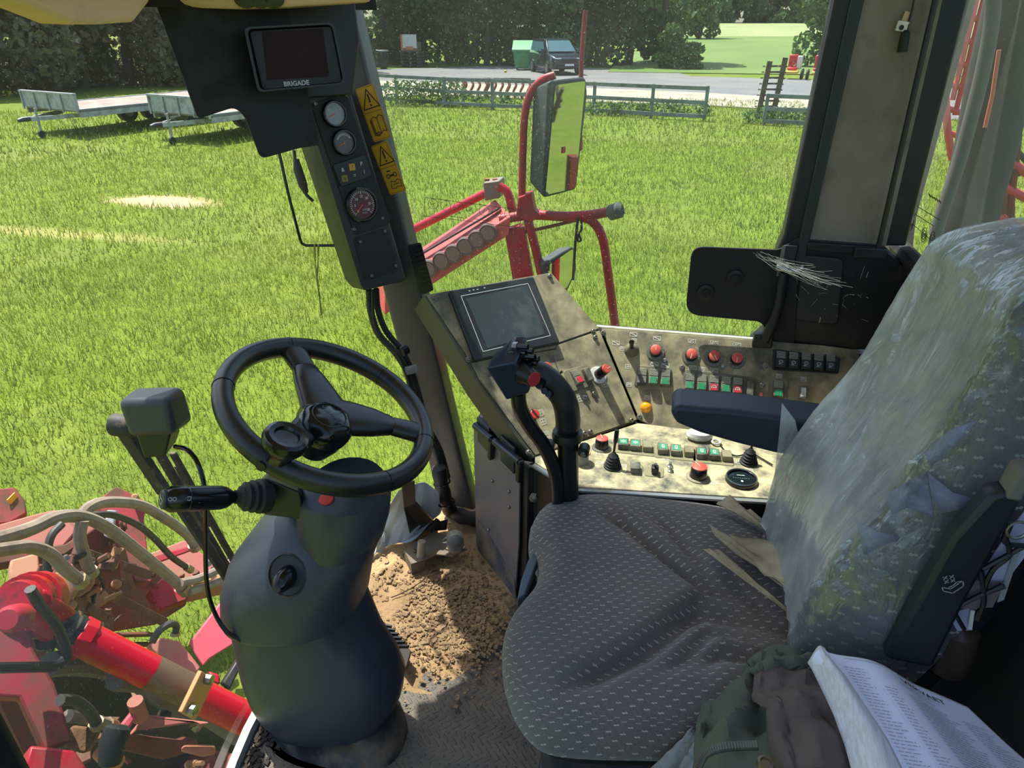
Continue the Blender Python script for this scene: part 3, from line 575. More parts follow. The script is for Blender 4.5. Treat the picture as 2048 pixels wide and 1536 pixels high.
# helper builders for panel fittings -----------------------------------------
def screw(F, x, y, parent, r=.0055):
    f = F.at(x, y); s = mk('screw', G().lathe(f, [(r*1.45, 0), (r*1.4, .0015), (r, .002), (r, .006), (r*.8, .007), (r*.45, .007), (r*.4, .0045)], 12), M('dull screw', (132, 126, 110), .4, .7), parent); return s
def knob(F, x, y, parent, r=.0135, h=.028, dial=.027, cap=redcap, rot=0, dialm=None, lb=None, flared=0):
    f = F.at(x, y); 
    k = mk('rotary_knob', G().lathe(f, [(r*1.12, .002), (r*1.1, h*.25), (r*.98, h*.9), (r*.9, h*.98), (0.002, h*.985)], 24), black_sm, parent, label=lb)
    if dial:
        d = mk('dial_plate', G().lathe(f, [(dial, 0), (dial*.98, .003), (dial*.8, .0042), (.004, .0042)], 28), dialm or M('smoky dial plate', (104, 102, 90), .3, dirt=((140, 132, 110), 30, .5, .8)), k)
        g = G()
        for q in range(11): a = math.radians(-225+27*q+90); c_, s_ = math.cos(a), math.sin(a); g.line(f, [(dial*.80*c_, dial*.80*s_), (dial*.93*c_, dial*.93*s_)], .0009, .0045)
        mk('dial_marks', g, M('faint dial marks', (160, 156, 140), .6), k)
    mk('cap', G().lathe(f, [(r*.97, h*.96), (r*.97, h*1.02), (r*.85, h*1.07), (.002, h*1.08)], 24), cap, k)
    a = rot; mk('pointer', G().line(f, [(0, 0), (-math.sin(a)*r*.9, math.cos(a)*r*.9)], .0016, h*1.085), M('pale pointer', (232, 196, 170), .6), k); return k
def rocker(F, x, y, parent, w=.0235, h=.046, lens=None, icon=None, rot=0, name='rocker_switch', flat=False, lb=None, ribm=None):
    f = F.at(x, y, rot=rot); bodym = ribm or M('grey black rocker', (62, 62, 58), .5, dirt=((150, 142, 118), 20, .42, .7))
    g = G(); z0, z1 = (.017, .017) if flat else (.019, .008)
    pr = [(-h/2, 0), (-h/2, z0-.002), (-h*.45, z0), (0, (z0+z1)/2-.001 if not flat else z0), (h*.46, z1), (h/2, 0)]
    g.prism([f.p(-w/2, b, c) for b, c in pr], f.u*w)
    o = mk(name, g, bodym, parent, bev=.0012, label=lb)
    if not flat:
        g = G()
        for q in range(6): b = h*(.06+.07*q); c = (z0+z1)/2-.001+(z1-(z0+z1)/2)*(b/(h*.46)); g.fbox(f, -w*.46, w*.46, b, b+h*.03, c-.001, c+.0016)
        mk('grip_ribs', g, M('pale rib', (176, 172, 154), .5), o)
    if lens:
        lz = z0+.0006; g = G(); b0, b1 = (-h*.43, -h*.05) if not flat else (-h*.36, h*.3)
        if not flat:
            g.add([f.p(a, b, z0+(b+h*.45)/(h*.45)*(-.0045)+.0012) for a, b in ((-w*.36, b0), (w*.36, b0), (w*.36, b1), (-w*.36, b1))], [(0, 1, 2, 3)])
            g2 = G().add([f.p(a, b, z0+(b+h*.45)/(h*.45)*(-.0045)+.0008) for a, b in ((-w*.46, b0-.001), (w*.46, b0-.001), (w*.46, b1+.0015), (-w*.46, b1+.0015))], [(0, 1, 2, 3)])
        else: g.fbox(f, -w*.36, w*.36, b0, b1, z0, lz)
        mk('lens', g, lens, o)
        if icon: 
            g = G(); zc = z0+.0016 if not flat else lz+.0005; cb = (b0+b1)/2; ff = f.off(0, cb, zc-.0006 if flat else zc-.0018)
            icon(g, ff, w*.30); mk('symbol', g, white, o)
    return o
def ic_lamp(g, f, s):
    g.line(f, [(-s*.1+s*.62*math.cos(q), s*.35+s*.5*math.sin(q)) for q in np.linspace(-.9, 3.6, 10)], s*.16); g.line(f, [(-s*.8, -s*.7), (-s*.3, s*.1)], s*.15); g.line(f, [(-s*.3, -s*.7), (0, -s*.1)], s*.15); g.line(f, [(-s*.9, -s*.75), (s*.4, -s*.75)], s*.15)
def ic_arc(g, f, s): g.line(f, [(s*.7*math.cos(q), s*.7*math.sin(q)-s*.1) for q in np.linspace(-.3, 3.4, 10)], s*.35); g.disc(f.off(0, -s*.2, .0004), s*.25, 0, 10)
def ic_x(g, f, s): g.line(f, [(-s*.6, s*.9), (s*.6, s*.9), (-s*.5, -s*.9), (s*.5, -s*.9), (-s*.6, s*.9)], s*.22); g.line(f, [(-s*.5, 0), (s*.5, 0)], s*.2)
def ic_fan(g, f, s):
    for q in (.4, 1.5, 2.6): g.line(f, [(-s*math.cos(q)*.8, -s*math.sin(q)*.8), (s*math.cos(q)*.8, s*math.sin(q)*.8)], s*.25)
def ic_plate(F, x, y, parent, w=.026, h=.014, kind=0):     # small printed pictogram in a frame
    f = F.at(x, y, .0006); g = G(); g.line(f, [(-w/2, -h/2), (w/2, -h/2), (w/2, h/2), (-w/2, h/2)], .0012, .0002, True)
    if kind == 0: g.line(f, [(-w*.36, h*.3), (w*.05, -h*.02), (w*.4, -h*.34)], .0022, .0003)
    elif kind == 1: g.ring(f.off(w*.18, 0, .0003), h*.26, .0006, 12, 4); g.line(f, [(-w*.38, -h*.25), (-w*.12, -h*.25), (-w*.12, h*.3), (-w*.3, 0), (-w*.38, -h*.25)], .0011)
    elif kind == 2: g.line(f, [(-w*.3, -h*.3), (-w*.3, h*.3), (w*.1, h*.3), (w*.1, -h*.05), (-w*.2, -h*.05)], .0012); g.line(f, [(w*.3, -h*.3), (w*.3, h*.3)], .0012)
    elif kind == 3: g.line(f, [(0, -h*.4), (0, h*.4)], .0012); g.line(f, [(-w*.35, 0), (w*.35, 0)], .0012)
    mk('pictogram', g, M('printed mark', (214, 210, 194), .7), parent)
def toggle(F, x, y, parent, ln=.02, name='toggle_switch', tip=None, lean=(0, 0)):
    f = F.at(x, y); o = mk(name, G().lathe(f, [(.007, 0), (.007, .003), (.004, .005), (.004, .008)], 10), steel, parent)
    e = f.p(lean[0], lean[1], ln); mk('stem', G().tube([f.p(0, 0, .006), e], [.0022, .0034], 8), tip or steel, o); return o
def frame_plate(F, pts, parent, h=.004, m=None, name='switch_frame', bev=.0015): return mk(name, G().prism(on(F, pts, -.001), F.n*h), m or M('switch surround', (92, 88, 74), .6, dirt=((150, 142, 112), 20, .4, .7)), parent, bev=bev)
green = M('green switch lens', (28, 122, 78), .35, dirt=((70, 130, 98), 60, .5, .8)); redl = M('red switch lens', (186, 30, 52), .35); clear = M('dark switch lens', (30, 42, 38), .3)
# --- slanted corner panel
pa = T('corner_panel', 'dusty slanted corner control panel carrying the black screen', 'control panel', FA.P(1080, 910))
outl = [(846, 590), (1098, 545), (1104, 548), (1199, 658), (1276, 842), (1066, 916), (1040, 884), (955, 765)]
hs = on(FA, outl, -.004); mk('housing', G().taper(hs, [p-FA.n*.085+Vector((.0, .0, -.0)) for p in hs]), M('olive reflection sheet', (92, 90, 70), .5, .2, dirt=((60, 58, 46), 4, .5, .8)), pa, bev=.003, label='olive grey side sheet')  # olive of the reflected grass is put into the sheet colour
mk('upper_plate', G().prism(on(FA, [(852, 591), (1099, 547), (1104, 550), (1197, 658), (1112, 688), (1110, 697), (958, 726), (940, 722)], -.004), FA.n*.004), dust_plate, pa, bev=.001)
mk('lower_plate', G().prism(on(FA, [(942, 727), (1110, 700), (1112, 692), (1198, 662), (1273, 840), (1070, 911), (1046, 880), (960, 763)], -.004), FA.n*.0035), dust_plate, pa, bev=.001)
g = G(); g.line(FA, [FA.px(1105, 712), FA.px(1118, 745), FA.px(1160, 866)], .0012, .0004); g.line(FA, [FA.px(960, 760), FA.px(1062, 903)], .0015, .0004); mk('seam', g, black, pa)
for x, y in ((1099, 553), (868, 596), (937, 719), (1186, 663), (1190, 675), (1262, 841), (1057, 905), (1187, 788), (1168, 867), (1180, 864)): screw(FA, x, y, pa)
knob(FA, 1085, 742, pa, rot=.2, dial=.02, lb='red capped knob half hidden behind the joystick buttons')
knob(FA, 1060, 836, pa, dial=0, h=.03, r=.0125, cap=M('bright red cap', (216, 62, 54), .4), rot=.4, lb='red slotted knob between the joystick stems')
mk('knob_groove', G().line(FA.at(1060, 836, .0), [(-.004, .011), (.004, -.011)], .005, .0336), M('dark slot', (70, 24, 24), .6), pa)
knob(FA, 1196, 750, pa, dial=.024, h=.045, r=.0125, dialm=whitepl, rot=-1.5, lb='tall red capped knob on a white dial')
frame_plate(FA, rpoly([(1126, 742), (1168, 731), (1186, 772), (1143, 785)], 6), pa, .004)
rocker(FA, 1151, 756, pa, w=.022, h=.042, lens=redl, lb='single rocker with a red lens')
rocker(FA, 1172, 752, pa, w=.018, h=.038, flat=True, name='blank_cover', lb='blank cover')
toggle(FA, 1108, 758, pa, .03, tip=black, lean=(.012, .006)); toggle(FA, 1168, 795, pa, .012)
for x, y, k in ((1208, 769, 3), (1160, 797, 3), (1082, 825, 2), (1086, 843, 3), (1093, 868, 2), (1098, 880, 1)): ic_plate(FA, x, y, pa, .014, .014, k)
# black operator screen lying on the upper plate
tm = T('operator_screen', 'square black operator screen with a thin white frame line on the corner panel', 'screen', FA.P(1010, 700))
sb = rpoly([FA.px(897, 582, .012), FA.px(1066, 554, .012), FA.px(1119, 686, .012), FA.px(950, 722, .012)], .006)
mk('bezel', G().prism([FA.p(a, b, .0) for a, b in sb], FA.n*.016), M('black screen bezel', (34, 36, 37), .35, dirt=((66, 66, 58), 8, .45, .8)), tm, bev=.003)
sc = [FA.px(x, y, .0165) for x, y in ((932, 597), (1053, 572), (1090, 668), (975, 696))]
mk('screen', G().prism([FA.p(a, b, .0161) for a, b in sc], FA.n*.0006), M('scratched grey glass', (58, 66, 66), .22, dirt=((104, 108, 100), 12, .5, .85), bump=(180, .06, .001)), tm)
mk('frame_line', G().line(FA, [FA.px(x, y, .0165) for x, y in ((922, 592), (1056, 567), (1101, 671), (966, 703))], .0014, .0166, True), white, tm)
g = G()
for x, y in ((938, 582), (946, 580), (954, 579), (968, 576)): a, b = FA.px(x, y, .0165); g.line(FA, [(a, b), (a+.003, b)], .002, .0166)
mk('indicator_marks', g, white, tm)
# --- upright panel below the window
pu = T('switch_panel', 'upright switch panel with red knobs below the side window', 'control panel', FU.P(1420, 850))
up_out = [(1203, 657), (1640, 690), (1720, 700), (1700, 880), (1440, 868), (1300, 850), (1279, 840)]
mk('plate', G().prism(on(FU, up_out), FU.n*-.02), dust_plate, pu, bev=.0015)
for x, y in ((1206, 666), (1364, 735), (1358, 793), (1279, 834), (1460, 729), (1531, 731)): screw(FU, x, y, pu)
k1 = [(1311, 704, 0.0), (1382, 712, 3.0), (1427, 716, 3.7), (1472, 720, 3.0)]
for (x, y, r), lb in zip(k1, ('red capped knob, alone above the three rockers', 'red capped knob, left one of the three in a row', 'red capped knob, middle one of the three in a row', 'red capped knob, right one of the three in a row')): knob(FU, x, y, pu, dial=.024, h=.027, r=.0142, rot=r, lb=lb)
for x, y in ((1330, 721), (1446, 732)): mk('bolt_head', G().lathe(FU.at(x, y), [(.006, 0), (.006, .004), (.003, .005)], 6), steel, pu)
f = FU.at(1263, 700); lv = mk('lever_switch', G().lathe(f, [(.020, 0), (.019, .004), (.014, .010), (.009, .020), (.006, .028)], 20), M('dusty rubber gaiter', (110, 104, 84), .8), pu, label='black stubby lever with a round gaiter')
mk('lever_tip', G().tube([f.p(0, 0, .02), f.p(0, .004, .05), f.p(0, .006, .062)], [.005, .006, .007], 10), black_sm, lv)
frame_plate(FU, rpoly([(1274, 730), (1344, 738), (1343, 776), (1268, 772)], 5), pu)
for i, x in enumerate((1284, 1307, 1331)): rocker(FU, x, 753+1.5*i, pu, lens=None if i == 0 else green, lb=('plain grey rocker left of the green pair', 'green lensed rocker, left one of a pair', 'green lensed rocker, right one of a pair')[i])
frame_plate(FU, rpoly([(1368, 738), (1512, 756), (1510, 796), (1363, 784)], 5), pu)
for i, x in enumerate((1379, 1403, 1427, 1451, 1474)): rocker(FU, x, 764+2.1*i, pu, lens=redl if i in (2, 4) else green, icon=ic_arc if i in (2, 4) else None, lb=('green rocker at the end of the row of five', 'green rocker next to the end of the row of five', 'red rocker between two green ones', 'green rocker between the two red ones', 'red rocker at the other end of the row of five')[i])
rocker(FU, 1499, 777, pu, flat=True, w=.017, name='blank_cover', lb='blank cover after the row of five')
frame_plate(FU, rpoly([(1546, 698), (1680, 716), (1676, 748), (1544, 740)], 4), pu, m=black)
blackrock = M('black rocker', (34, 36, 36), .45)
for i, x in enumerate((1560, 1585, 1610, 1635, 1659)): rocker(FU, x, 720+1.6*i, pu, lens=clear, icon=ic_lamp, ribm=blackrock, lb='black work lamp rocker, '+('first', 'second', 'third', 'fourth', 'fifth')[i]+' of the row')
frame_plate(FU, rpoly([(1538, 758), (1576, 763), (1574, 802), (1534, 800)], 4), pu); rocker(FU, 1555, 779, pu, lens=green, lb='lone green lensed rocker')
rocker(FU, 1604, 786, pu, w=.016, h=.034, flat=True, lens=whitepl, lb='white faced switch beside the backrest')
am = mk('warning_lamp', G().lathe(FU.at(1292, 815), [(.0145, 0), (.014, .006), (.011, .011), (.006, .014), (.001, .0145)], 20), M('amber lamp', (250, 160, 10), .15, spec=.8), pu, label='round amber lamp')
mk('red_led', G().sph(FU.P(1522, 789, .003), .0055, 10, 6), M('pink red lamp', (222, 120, 116), .3), pu); toggle(FU, 1524, 771, pu, .014)
for x, y, k in ((1232, 686, 0), (1267, 669, 0), (1314, 677, 0), (1384, 682, 1), (1428, 686, 1), (1474, 690, 1), (1309, 728, 0), (1331, 731, 0), (1385, 735, 1), (1404, 738, 2), (1428, 741, 1), (1476, 744, 1), (1294, 795, 2), (1558, 752, 2), (1607, 758, 2), (1244, 697, 2), (1256, 733, 3), (1258, 769, 2), (1268, 681, 2)): ic_plate(FU, x, y, pu, .019 if k < 2 else .013, .010, k)
# --- flat top panel
pl = T('top_panel', 'flat dusty console top with rockers, small levers and a round gauge', 'control panel', FL.P(1350, 930))
lp = on(FL, [(1070, 925), (1150, 973), (1544, 997), (1760, 1008), (1700, 884), (1500, 871), (1380, 859), (1276, 846), (1070, 914)])
mk('plate', G().prism(lp, FL.n*-.012), M('dusty flat plate', (78, 76, 68), .65, dirt=((206, 192, 150), 16, .36, .62), bump=(120, .1, .002)), pl, bev=.001)
g = G(); g.bar(front[0]+Vector((0, -.003, -.004)), front[1]+Vector((0, -.003, -.004)), .022, .006); g.bar(front[1]+Vector((0, -.003, -.004)), front[3]+Vector((0, -.003, -.004)), .022, .006); mk('edge_strip', g, M('worn alloy edge', (150, 156, 156), .4, .6, dirt=((120, 108, 84), 18, .5, .8)), pl, bev=.001)
knob(FL, 1203, 896, pl, dial=.024, h=.028, r=.0155, rot=.3, lb='red capped knob at the joystick end'); knob(FL, 1396, 955, pl, dial=.027, h=.03, r=.018, rot=.5, dialm=M('dusty dial', (150, 140, 112), .6), lb='red capped knob by the round gauge')
f = FL.at(1163, 924); mr = mk('mushroom_button', G().lathe(f, [(.017, 0), (.016, .02), (.014, .024)], 20), M('grey collar', (150, 148, 136), .5), pl, label='pale orange mushroom push button'); mk('head', G().lathe(f, [(.012, .022), (.021, .026), (.021, .031), (.012, .034), (.001, .035)], 22), M('sun bleached orange cap', (214, 152, 104), .55), mr)
for x, y, kl, lb in ((1225, 934, .055, 'small lever in a ribbed boot beside the mushroom button'), (1497, 926, .02, 'ribbed boot lever by the backrest, wires around it')):
    f = FL.at(x, y); bt = mk('boot_lever', G().lathe(f, [(.021, 0), (.021, .004), (.016, .007), (.019, .010), (.0145, .014), (.017, .017), (.0125, .021), (.015, .024), (.0105, .028), (.0125, .031), (.008, .035), (.005, .04)], 18), rubber, pl, label=lb)
    mk('stick', G().tube([f.p(0, 0, .035), f.p(.002, .004, .04+kl*.4), f.p(.003, .006, .04+kl*.5), f.p(.004, .01, .04+kl)], [.003, .003, .006, .0055], 10), black_sm, bt)
wfr = M('weathered switch base', (140, 130, 100), .7, dirt=((96, 90, 70), 20, .5, .8))
for k, (xs, lb) in enumerate((((1246, 1270, 1294), 'left pair'), ((1325, 1351, 1377), 'middle pair'), ((1402, 1427, 1452), 'right pair'))):
    y = (894, 904, 913)[k]; frame_plate(FL, rpoly([(xs[0]-16, y-14), (xs[2]+14, y-5), (xs[2]+16, y+21), (xs[0]-17, y+12)], 4), pl, .003, wfr)
    for i, x in enumerate(xs):
        if i < 2: rocker(FL, x, y+2.5*i, pl, w=.0245, h=.034, flat=True, lens=M('green flat lens', (58, 150, 110), .4), icon=(ic_fan, ic_x, ic_x)[k], lb='green topped push switch, '+('left', 'right')[i]+' one of the '+lb)
        else: rocker(FL, x, y+5, pl, w=.022, h=.032, flat=True, name='blank_cover', ribm=wfr)
frame_plate(FL, rpoly([(1254, 928), (1286, 931), (1284, 953), (1252, 950)], 4), pl, .003, wfr); rocker(FL, 1270, 942, pl, w=.022, h=.03, flat=True, lb='plain black push switch in front of the left pair')
frame_plate(FL, rpoly([(1291, 934), (1328, 937), (1327, 957), (1289, 953)], 4), pl, .003, wfr); toggle(FL, 1309, 946, pl, .03, 'paddle_switch', black, (0, -.008)); mk('paddle', G().fbox(FL.at(1309, 946), -.008, .008, -.012, .008, .004, .02), black, pl, bev=.003)
for x, y in ((1340, 934), (1341, 943)): toggle(FL, x, y, pl, .013)
f = FL.at(1482, 962); gg = mk('hour_gauge', G().lathe(f, [(.035, 0), (.036, .006), (.035, .010), (.030, .0105), (.030, .006), (.001, .006)], 32), black_sm, pl, label='round black hour gauge')
mk('glass_face', G().disc(f, .0295, .0066, 28), M('gauge glass', (26, 36, 38), .08, spec=.8), gg); mk('ring', G().ring(f, .0335, .0018, 32, 6, .0105), M('gauge ring', (120, 126, 126), .25, .7), gg)
g = G(); g.text(f, '- - - - - - - -', .008, 0, .002, .0072); g.text(f, '8', .009, 0, -.011, .0072, bold=.0006); g.line(f, [(-.008, .013), (.008, .013)], .002, .0072); mk('digits', g, white, gg)
for x, y, k in ((1200, 907, 1), (1199, 925, 2), (1247, 932, 2), (1331, 918, 2), (1428, 966, 2), (1477, 924, 2), (1499, 941, 2), (1374, 893, 2)): ic_plate(FL, x, y, pl, .016, .012, k)
# white earphone case with its lead lying on the console
f = FL.at(1398, 878); g = G().lathe(f, [(.006, 0), (.026, .004), (.030, .012), (.026, .021), (.008, .025), (.001, .025)], 24, 1.1, .75)
ec = T('white_gadget', 'rounded white plastic gadget lying under the armrest with a thin black lead', 'gadget', f.p(0, 0)); mk('case', g, whitepl, ec)
mk('ring_tab', G().ring(FL.at(1432, 888).off(0, 0, .006), .010, .003, 18, 6), whitepl, ec)
mk('lead', G().tube(spl([FL.P(1441, 890, .004), FL.P(1452, 903, .004), FL.P(1475, 912, .004), FL.P(1500, 905, .006), FL.P(1518, 914, .004), FL.P(1545, 930, .004)], 6), .0017, 6), black, ec)
# ------------------------------------------------------------ window latch plate, latch and handle bar on the right window
FW_ = Fr((.1, RW_Y+.005, 0), (1, 0, 0), (0, 0, 1))
t = T('latch_plate', 'black rounded plate with two round fixings at the window corner', 'latch plate', FW_.P(1470, 640))
mk('plate', G().prism([FW_.p(a, b, .012) for a, b in rpoly([FW_.px(x, y) for x, y in ((1384, 490), (1556, 497), (1600, 470), (1588, 690), (1505, 690), (1530, 652), (1518, 640), (1370, 626))], [.03, .01, .01, .01, .01, .015, .015, .04], 6)], FW_.n*-.006), black_mat, t, bev=.0015)
for x, y in ((1411, 585), (1470, 556)): mk('fixing', G().lathe(FW_.at(x, y, .013), [(.022, 0), (.021, .004), (.012, .005), (.011, .008), (.004, .008)], 22), M('black fixing', (26, 27, 27), .35), t)
t = T('window_latch', 'steel window latch above the black handle bar', 'latch', FW_.P(1565, 560, .02))
mk('strap', G().bar(FW_.P(1568, 492, .03), FW_.P(1556, 552, .03), .008, .003, (0, 1, 0)), steel, t); mk('bracket', G().fbox(FW_.at(1578, 508, .02), -.016, .016, -.022, .022, 0, .004), darkgrey, t, bev=.002)
mk('hook', G().tube([FW_.P(1560, 537, .035), FW_.P(1576, 541, .035), FW_.P(1600, 540, .035), FW_.P(1606, 532, .032)], .005, 8), steel, t); mk('barrel', G().lathe(Fr(FW_.P(1566, 536, .03), (0, -1, 0), (0, 0, 1)), [(.009, -.012), (.009, .016)], 12), steel, t)
t = T('handle_bar', 'black upright handle bar under the steel latch', 'handle', FW_.P(1520, 680, .02))
mk('bar', G().tube(spl([FW_.P(1568, 545, .03), FW_.P(1560, 600, .034), FW_.P(1548, 640, .034), FW_.P(1528, 682, .03)], 5), .013, 10), black, t); mk('foot', G().prism(on(FW_, [(1508, 662), (1545, 664), (1542, 690), (1502, 688)], .01), FW_.n*.025), black, t, bev=.004)
# gas strut and hanging lead on the pillar
t = T('gas_strut', 'thin black rod running down beside the cloth pillar panel', 'rod', FBp.P(1758, 500, .02))
mk('rod', G().tube([FBp.P(1880, -40, .02), FBp.P(1756, 498, .02)], .006, 8), black, t); mk('foot', G().fbox(FBp.at(1752, 503, .01), -.05, .02, -.012, .012, 0, .02), black, t, bev=.003)
t = T('hanging_lead', 'small white socket and black plug hanging on a thin lead from the cloth panel', 'plug', FBp.P(1805, 104, .01))
mk('lead', G().tube(spl([FBp.P(1832, -40, .008), FBp.P(1826, 10, .006), FBp.P(1817, 45, .008), FBp.P(1812, 70, .008)], 5), .002, 6), black, t)
mk('tag', G().fbox(FBp.at(1811, 36, .002, -.2), -.006, .006, -.012, .012, 0, .003), M('tan card', (196, 164, 120), .7), t)
so_ = mk('socket', G().fbox(FBp.at(1803, 53, .002, -.12), -.011, .011, -.009, .010, 0, .008), whitepl, t, bev=.001); mk('hole', G().disc(FBp.at(1803, 55, .0105), .005, 0, 14), black, so_)
mk('plug', G().tube([FBp.P(1812, 62, .008), FBp.P(1811, 66, .01), FBp.P(1804, 104, .01)], [.005, .009, .010], 10), rubber, t)
# cobweb slung from the latch plate
def cobweb():
    g = G()
    def strand(p, q, r=.00022, sag=.01):
        m = (p+q)/2-Vector((0, 0, sag)); g.tube(spl([p, m, q], 4), r, 3, cap=False)
    a = FW_.P(1500, 503, .03); b = PY(1720, 585, 1.55); c = PY(1735, 600, 1.5)
    for i in range(44):
        t0 = random.uniform(0, .5); p = a.lerp(b, t0)+Vector([random.gauss(0, .006) for _ in range(3)]); q = a.lerp(b, min(1, t0+random.uniform(.2, .5)))+Vector([random.gauss(0, .012) for _ in range(3)]); strand(p, q, random.choice((.0001, .00013, .0002)), random.uniform(0, .008))
    for i in range(26):
        p = PY(random.uniform(1590, 1740), random.uniform(550, 640), 1.55); d = Vector([random.gauss(0, .012) for _ in range(3)]); strand(p, p+d, .00015, 0)
    return g
n = N('cobweb silk'); n.b.inputs['Base Color'].default_value = L((190, 190, 180)); n.b.inputs['Roughness'].default_value = .5; n.b.inputs['Alpha'].default_value = .4
one('cobweb', 'fine grey cobweb slung from the window latch to the dark corner', 'cobweb', cobweb(), n.m, kind='stuff', smooth=False, recalc=False)
from mathutils import noise as mnoise
# ------------------------------------------------------------ steering column and wheel
colm = M('blue grey shroud plastic', (50, 56, 66), .42, bump=(900, .1, .001), dirt=((92, 88, 80), 5, .58, .9))
def yline(y): return 1.03+(y-1000)/500*(-.08)
sil = [(1000, 596, 770), (1030, 545, 770), (1060, 505, 764), (1100, 472, 752), (1140, 461, 738), (1195, 466, 726), (1270, 480, 758), (1325, 494, 792), (1362, 508, 808), (1395, 526, 804), (1424, 549, 788), (1442, 552, 800), (1470, 555, 812), (1500, 556, 816)]
def cring(y, xl, xr, k=1.0, n=28, dz=0):
    Y = yline(y); a, b = PY(xl, y, Y), PY(xr, y, Y); c = (a+b)/2; rx = (b.x-a.x)/2*k; u = (b-a).normalized(); ry = rx*(.82 if y < 1200 else .60)
    out = []
    for i in range(n):
        t = 2*math.pi*i/n; ct, s_ = math.cos(t), math.sin(t); p = 2/2.5
        out.append(c+Vector((u.x, 0, u.z))*(rx*math.copysign(abs(ct)**p, ct))+Vector((0, 1, 0))*(ry*math.copysign(abs(s_)**p, s_)*1.0)+Vector((0, 0, dz+.30*ry*math.copysign(abs(s_)**p, s_)*max(0, (1250-y)/250))))
    return out
sc = T('steering_column', 'dark blue grey moulded steering column standing on the cab floor', 'steering column', (-.6, .96, 0))
rings = [cring(*q) for q in sil]
low = rings[6:]; base = [Vector((p.x, p.y, 0)) for p in rings[-1]]
mk('lower_shroud', G().loft([cring(1185, 468, 728, .985), cring(1205, 467, 731)]+low[:5]), colm, sc, ang=60)
mk('base_skirt', G().loft([low[4]]+low[4:-1]+[base]), M('muddy base plastic', (44, 48, 54), .5, dirt=((120, 104, 84), 11, .45, .7)), sc, ang=60)
mk('upper_shroud', G().loft(rings[:5]+[cring(1188, 463, 729, 1.01), cring(1197, 466, 730, .99)]), colm, sc, ang=60)
FWh = Fr((-.561, 1.037, .769), (math.cos(.462), 0, -math.sin(.462)), (0, 1, 0))       # wheel plane, normal towards the driver
cz = G(); rr = []
for y, xl, xr, k in ((1085, 600, 742, .8), (1070, 590, 756, 1), (1030, 588, 768, 1), (1000, 592, 770, 1), (985, 606, 764, .95)):
    Y = .95; a, b = PY(xl, y, Y), PY(xr, y, Y); c = (a+b)/2; rx = (b.x-a.x)/2*k; rr.append([c+Vector((rx*math.cos(t), .065*math.sin(t)+.02, .02*math.sin(t))) for t in np.linspace(0, 6.283, 24, endpoint=False)])
mk('cowl', cz.loft(rr), colm, sc, ang=60)
f = Fr(PY(655, 1006, .94), (1, 0, 0), (0, 1, .3)); kn = mk('release_knob', G().lathe(f, [(.018, -.02), (.018, .006), (.013, .010)], 16), black, sc); mk('cap', G().lathe(f, [(.013, .009), (.013, .0125), (.001, .013)], 16), M('bright red cap', (216, 62, 54)), kn)
P = PY(575, 1150, .82); f = Fr(P, (1, -.08, 0), (0, .45, .9))
rc = mk('recess', G().lathe(f, [(.037, .001), (.034, .004), (.030, -.002), (.02, -.012), (.001, -.014)], 24, 1, 1.05), M('recess plastic', (34, 38, 46), .45), sc)
mk('tilt_lever', G().loft([[f.p(a*w_+.002, b*h_+o_, c) for a, b in [(math.cos(t), math.sin(t)) for t in np.linspace(0, 6.283, 14, endpoint=False)]] for w_, h_, o_, c in ((.017, .020, 0, -.012), (.017, .020, -.003, .008), (.014, .016, -.008, .026), (.008, .008, -.012, .032))]), black_sm, sc)
# stalk
stk = mk('stalk_box', G().taper([PY(x, y, .93) for x, y in ((497, 985), (530, 955), (600, 985), (610, 1040), (528, 1030))], [PY(x, y, 1.03) for x, y in ((520, 960), (540, 940), (600, 950), (640, 1010), (560, 1010))]), black, sc, bev=.004)
a, b = PY(525, 992, .92), PY(330, 999, .80); d = (b-a).normalized(); fs = Fr(a, Vector((0, 0, 1)).cross(d), d.cross(Vector((0, 0, 1)).cross(d))*1.0); fs = Fr(a, d.cross(Vector((0, 0, 1))), d.cross(Vector((0, 0, 1))).cross(-d)); 
if fs.n.dot(d) < 0: fs = Fr(a, -fs.u, fs.v)
ln = (b-a).length
boot = mk('stalk_boot', G().lathe(fs, [(.030, -.01), (.031, .008), (.027, .012), (.029, .02), (.024, .024), (.026, .032), (.02, .036), (.019, .040), (.012, .044), (.012, .05)], 20), rubber, sc)
hd = mk('stalk_handle', G().lathe(fs, [(.008, .04), (.009, .052), (.014, .058), (.0185, .066), (.0205, .076), (.021, ln-.035), (.020, ln-.034), (.020, ln-.032), (.0215, ln-.031), (.0215, ln-.008), (.017, ln), (.001, ln)], 24), black_sm, sc, label='black combination stalk with a horn button')
hb = mk('horn_button', G().lathe(fs, [(.0155, ln-.001), (.0155, ln+.004), (.013, ln+.006), (.001, ln+.0062)], 20), M('horn button', (36, 42, 52), .4), hd)
fe = Fr(fs.p(0, 0, ln+.0066), Vector((1, .1, 0)), Vector((0, 0, 1)))
fe = Fr(fs.p(0, 0, ln+.0066), fs.u, fs.v); up_ = fe.px(330, 980); ang_ = math.atan2(up_[1], up_[0])-math.pi/2; fe = fe.off(0, 0, 0, ang_)
g = G(); g.line(fe, [(-.008, .004), (-.002, .002), (-.002, -.003), (-.008, -.005)], .0012); g.line(fe, [(-.002, .003), (.006, .005), (.008, 0), (.006, -.005), (-.002, -.003)], .0012, close=True); mk('horn_symbol', g, white, hd)
fp_ = Fr(fs.p(0, 0, 0), d, Vector((0, 0, 1))); n2 = (C0-a).normalized(); fp_ = Fr(fs.p(0, 0, 0), d*-1, n2.cross(d*-1)); g = G()
for q in (.165, .158): g.ring(fp_.off(-q, 0, .0215), .0028, .0005, 10, 4)
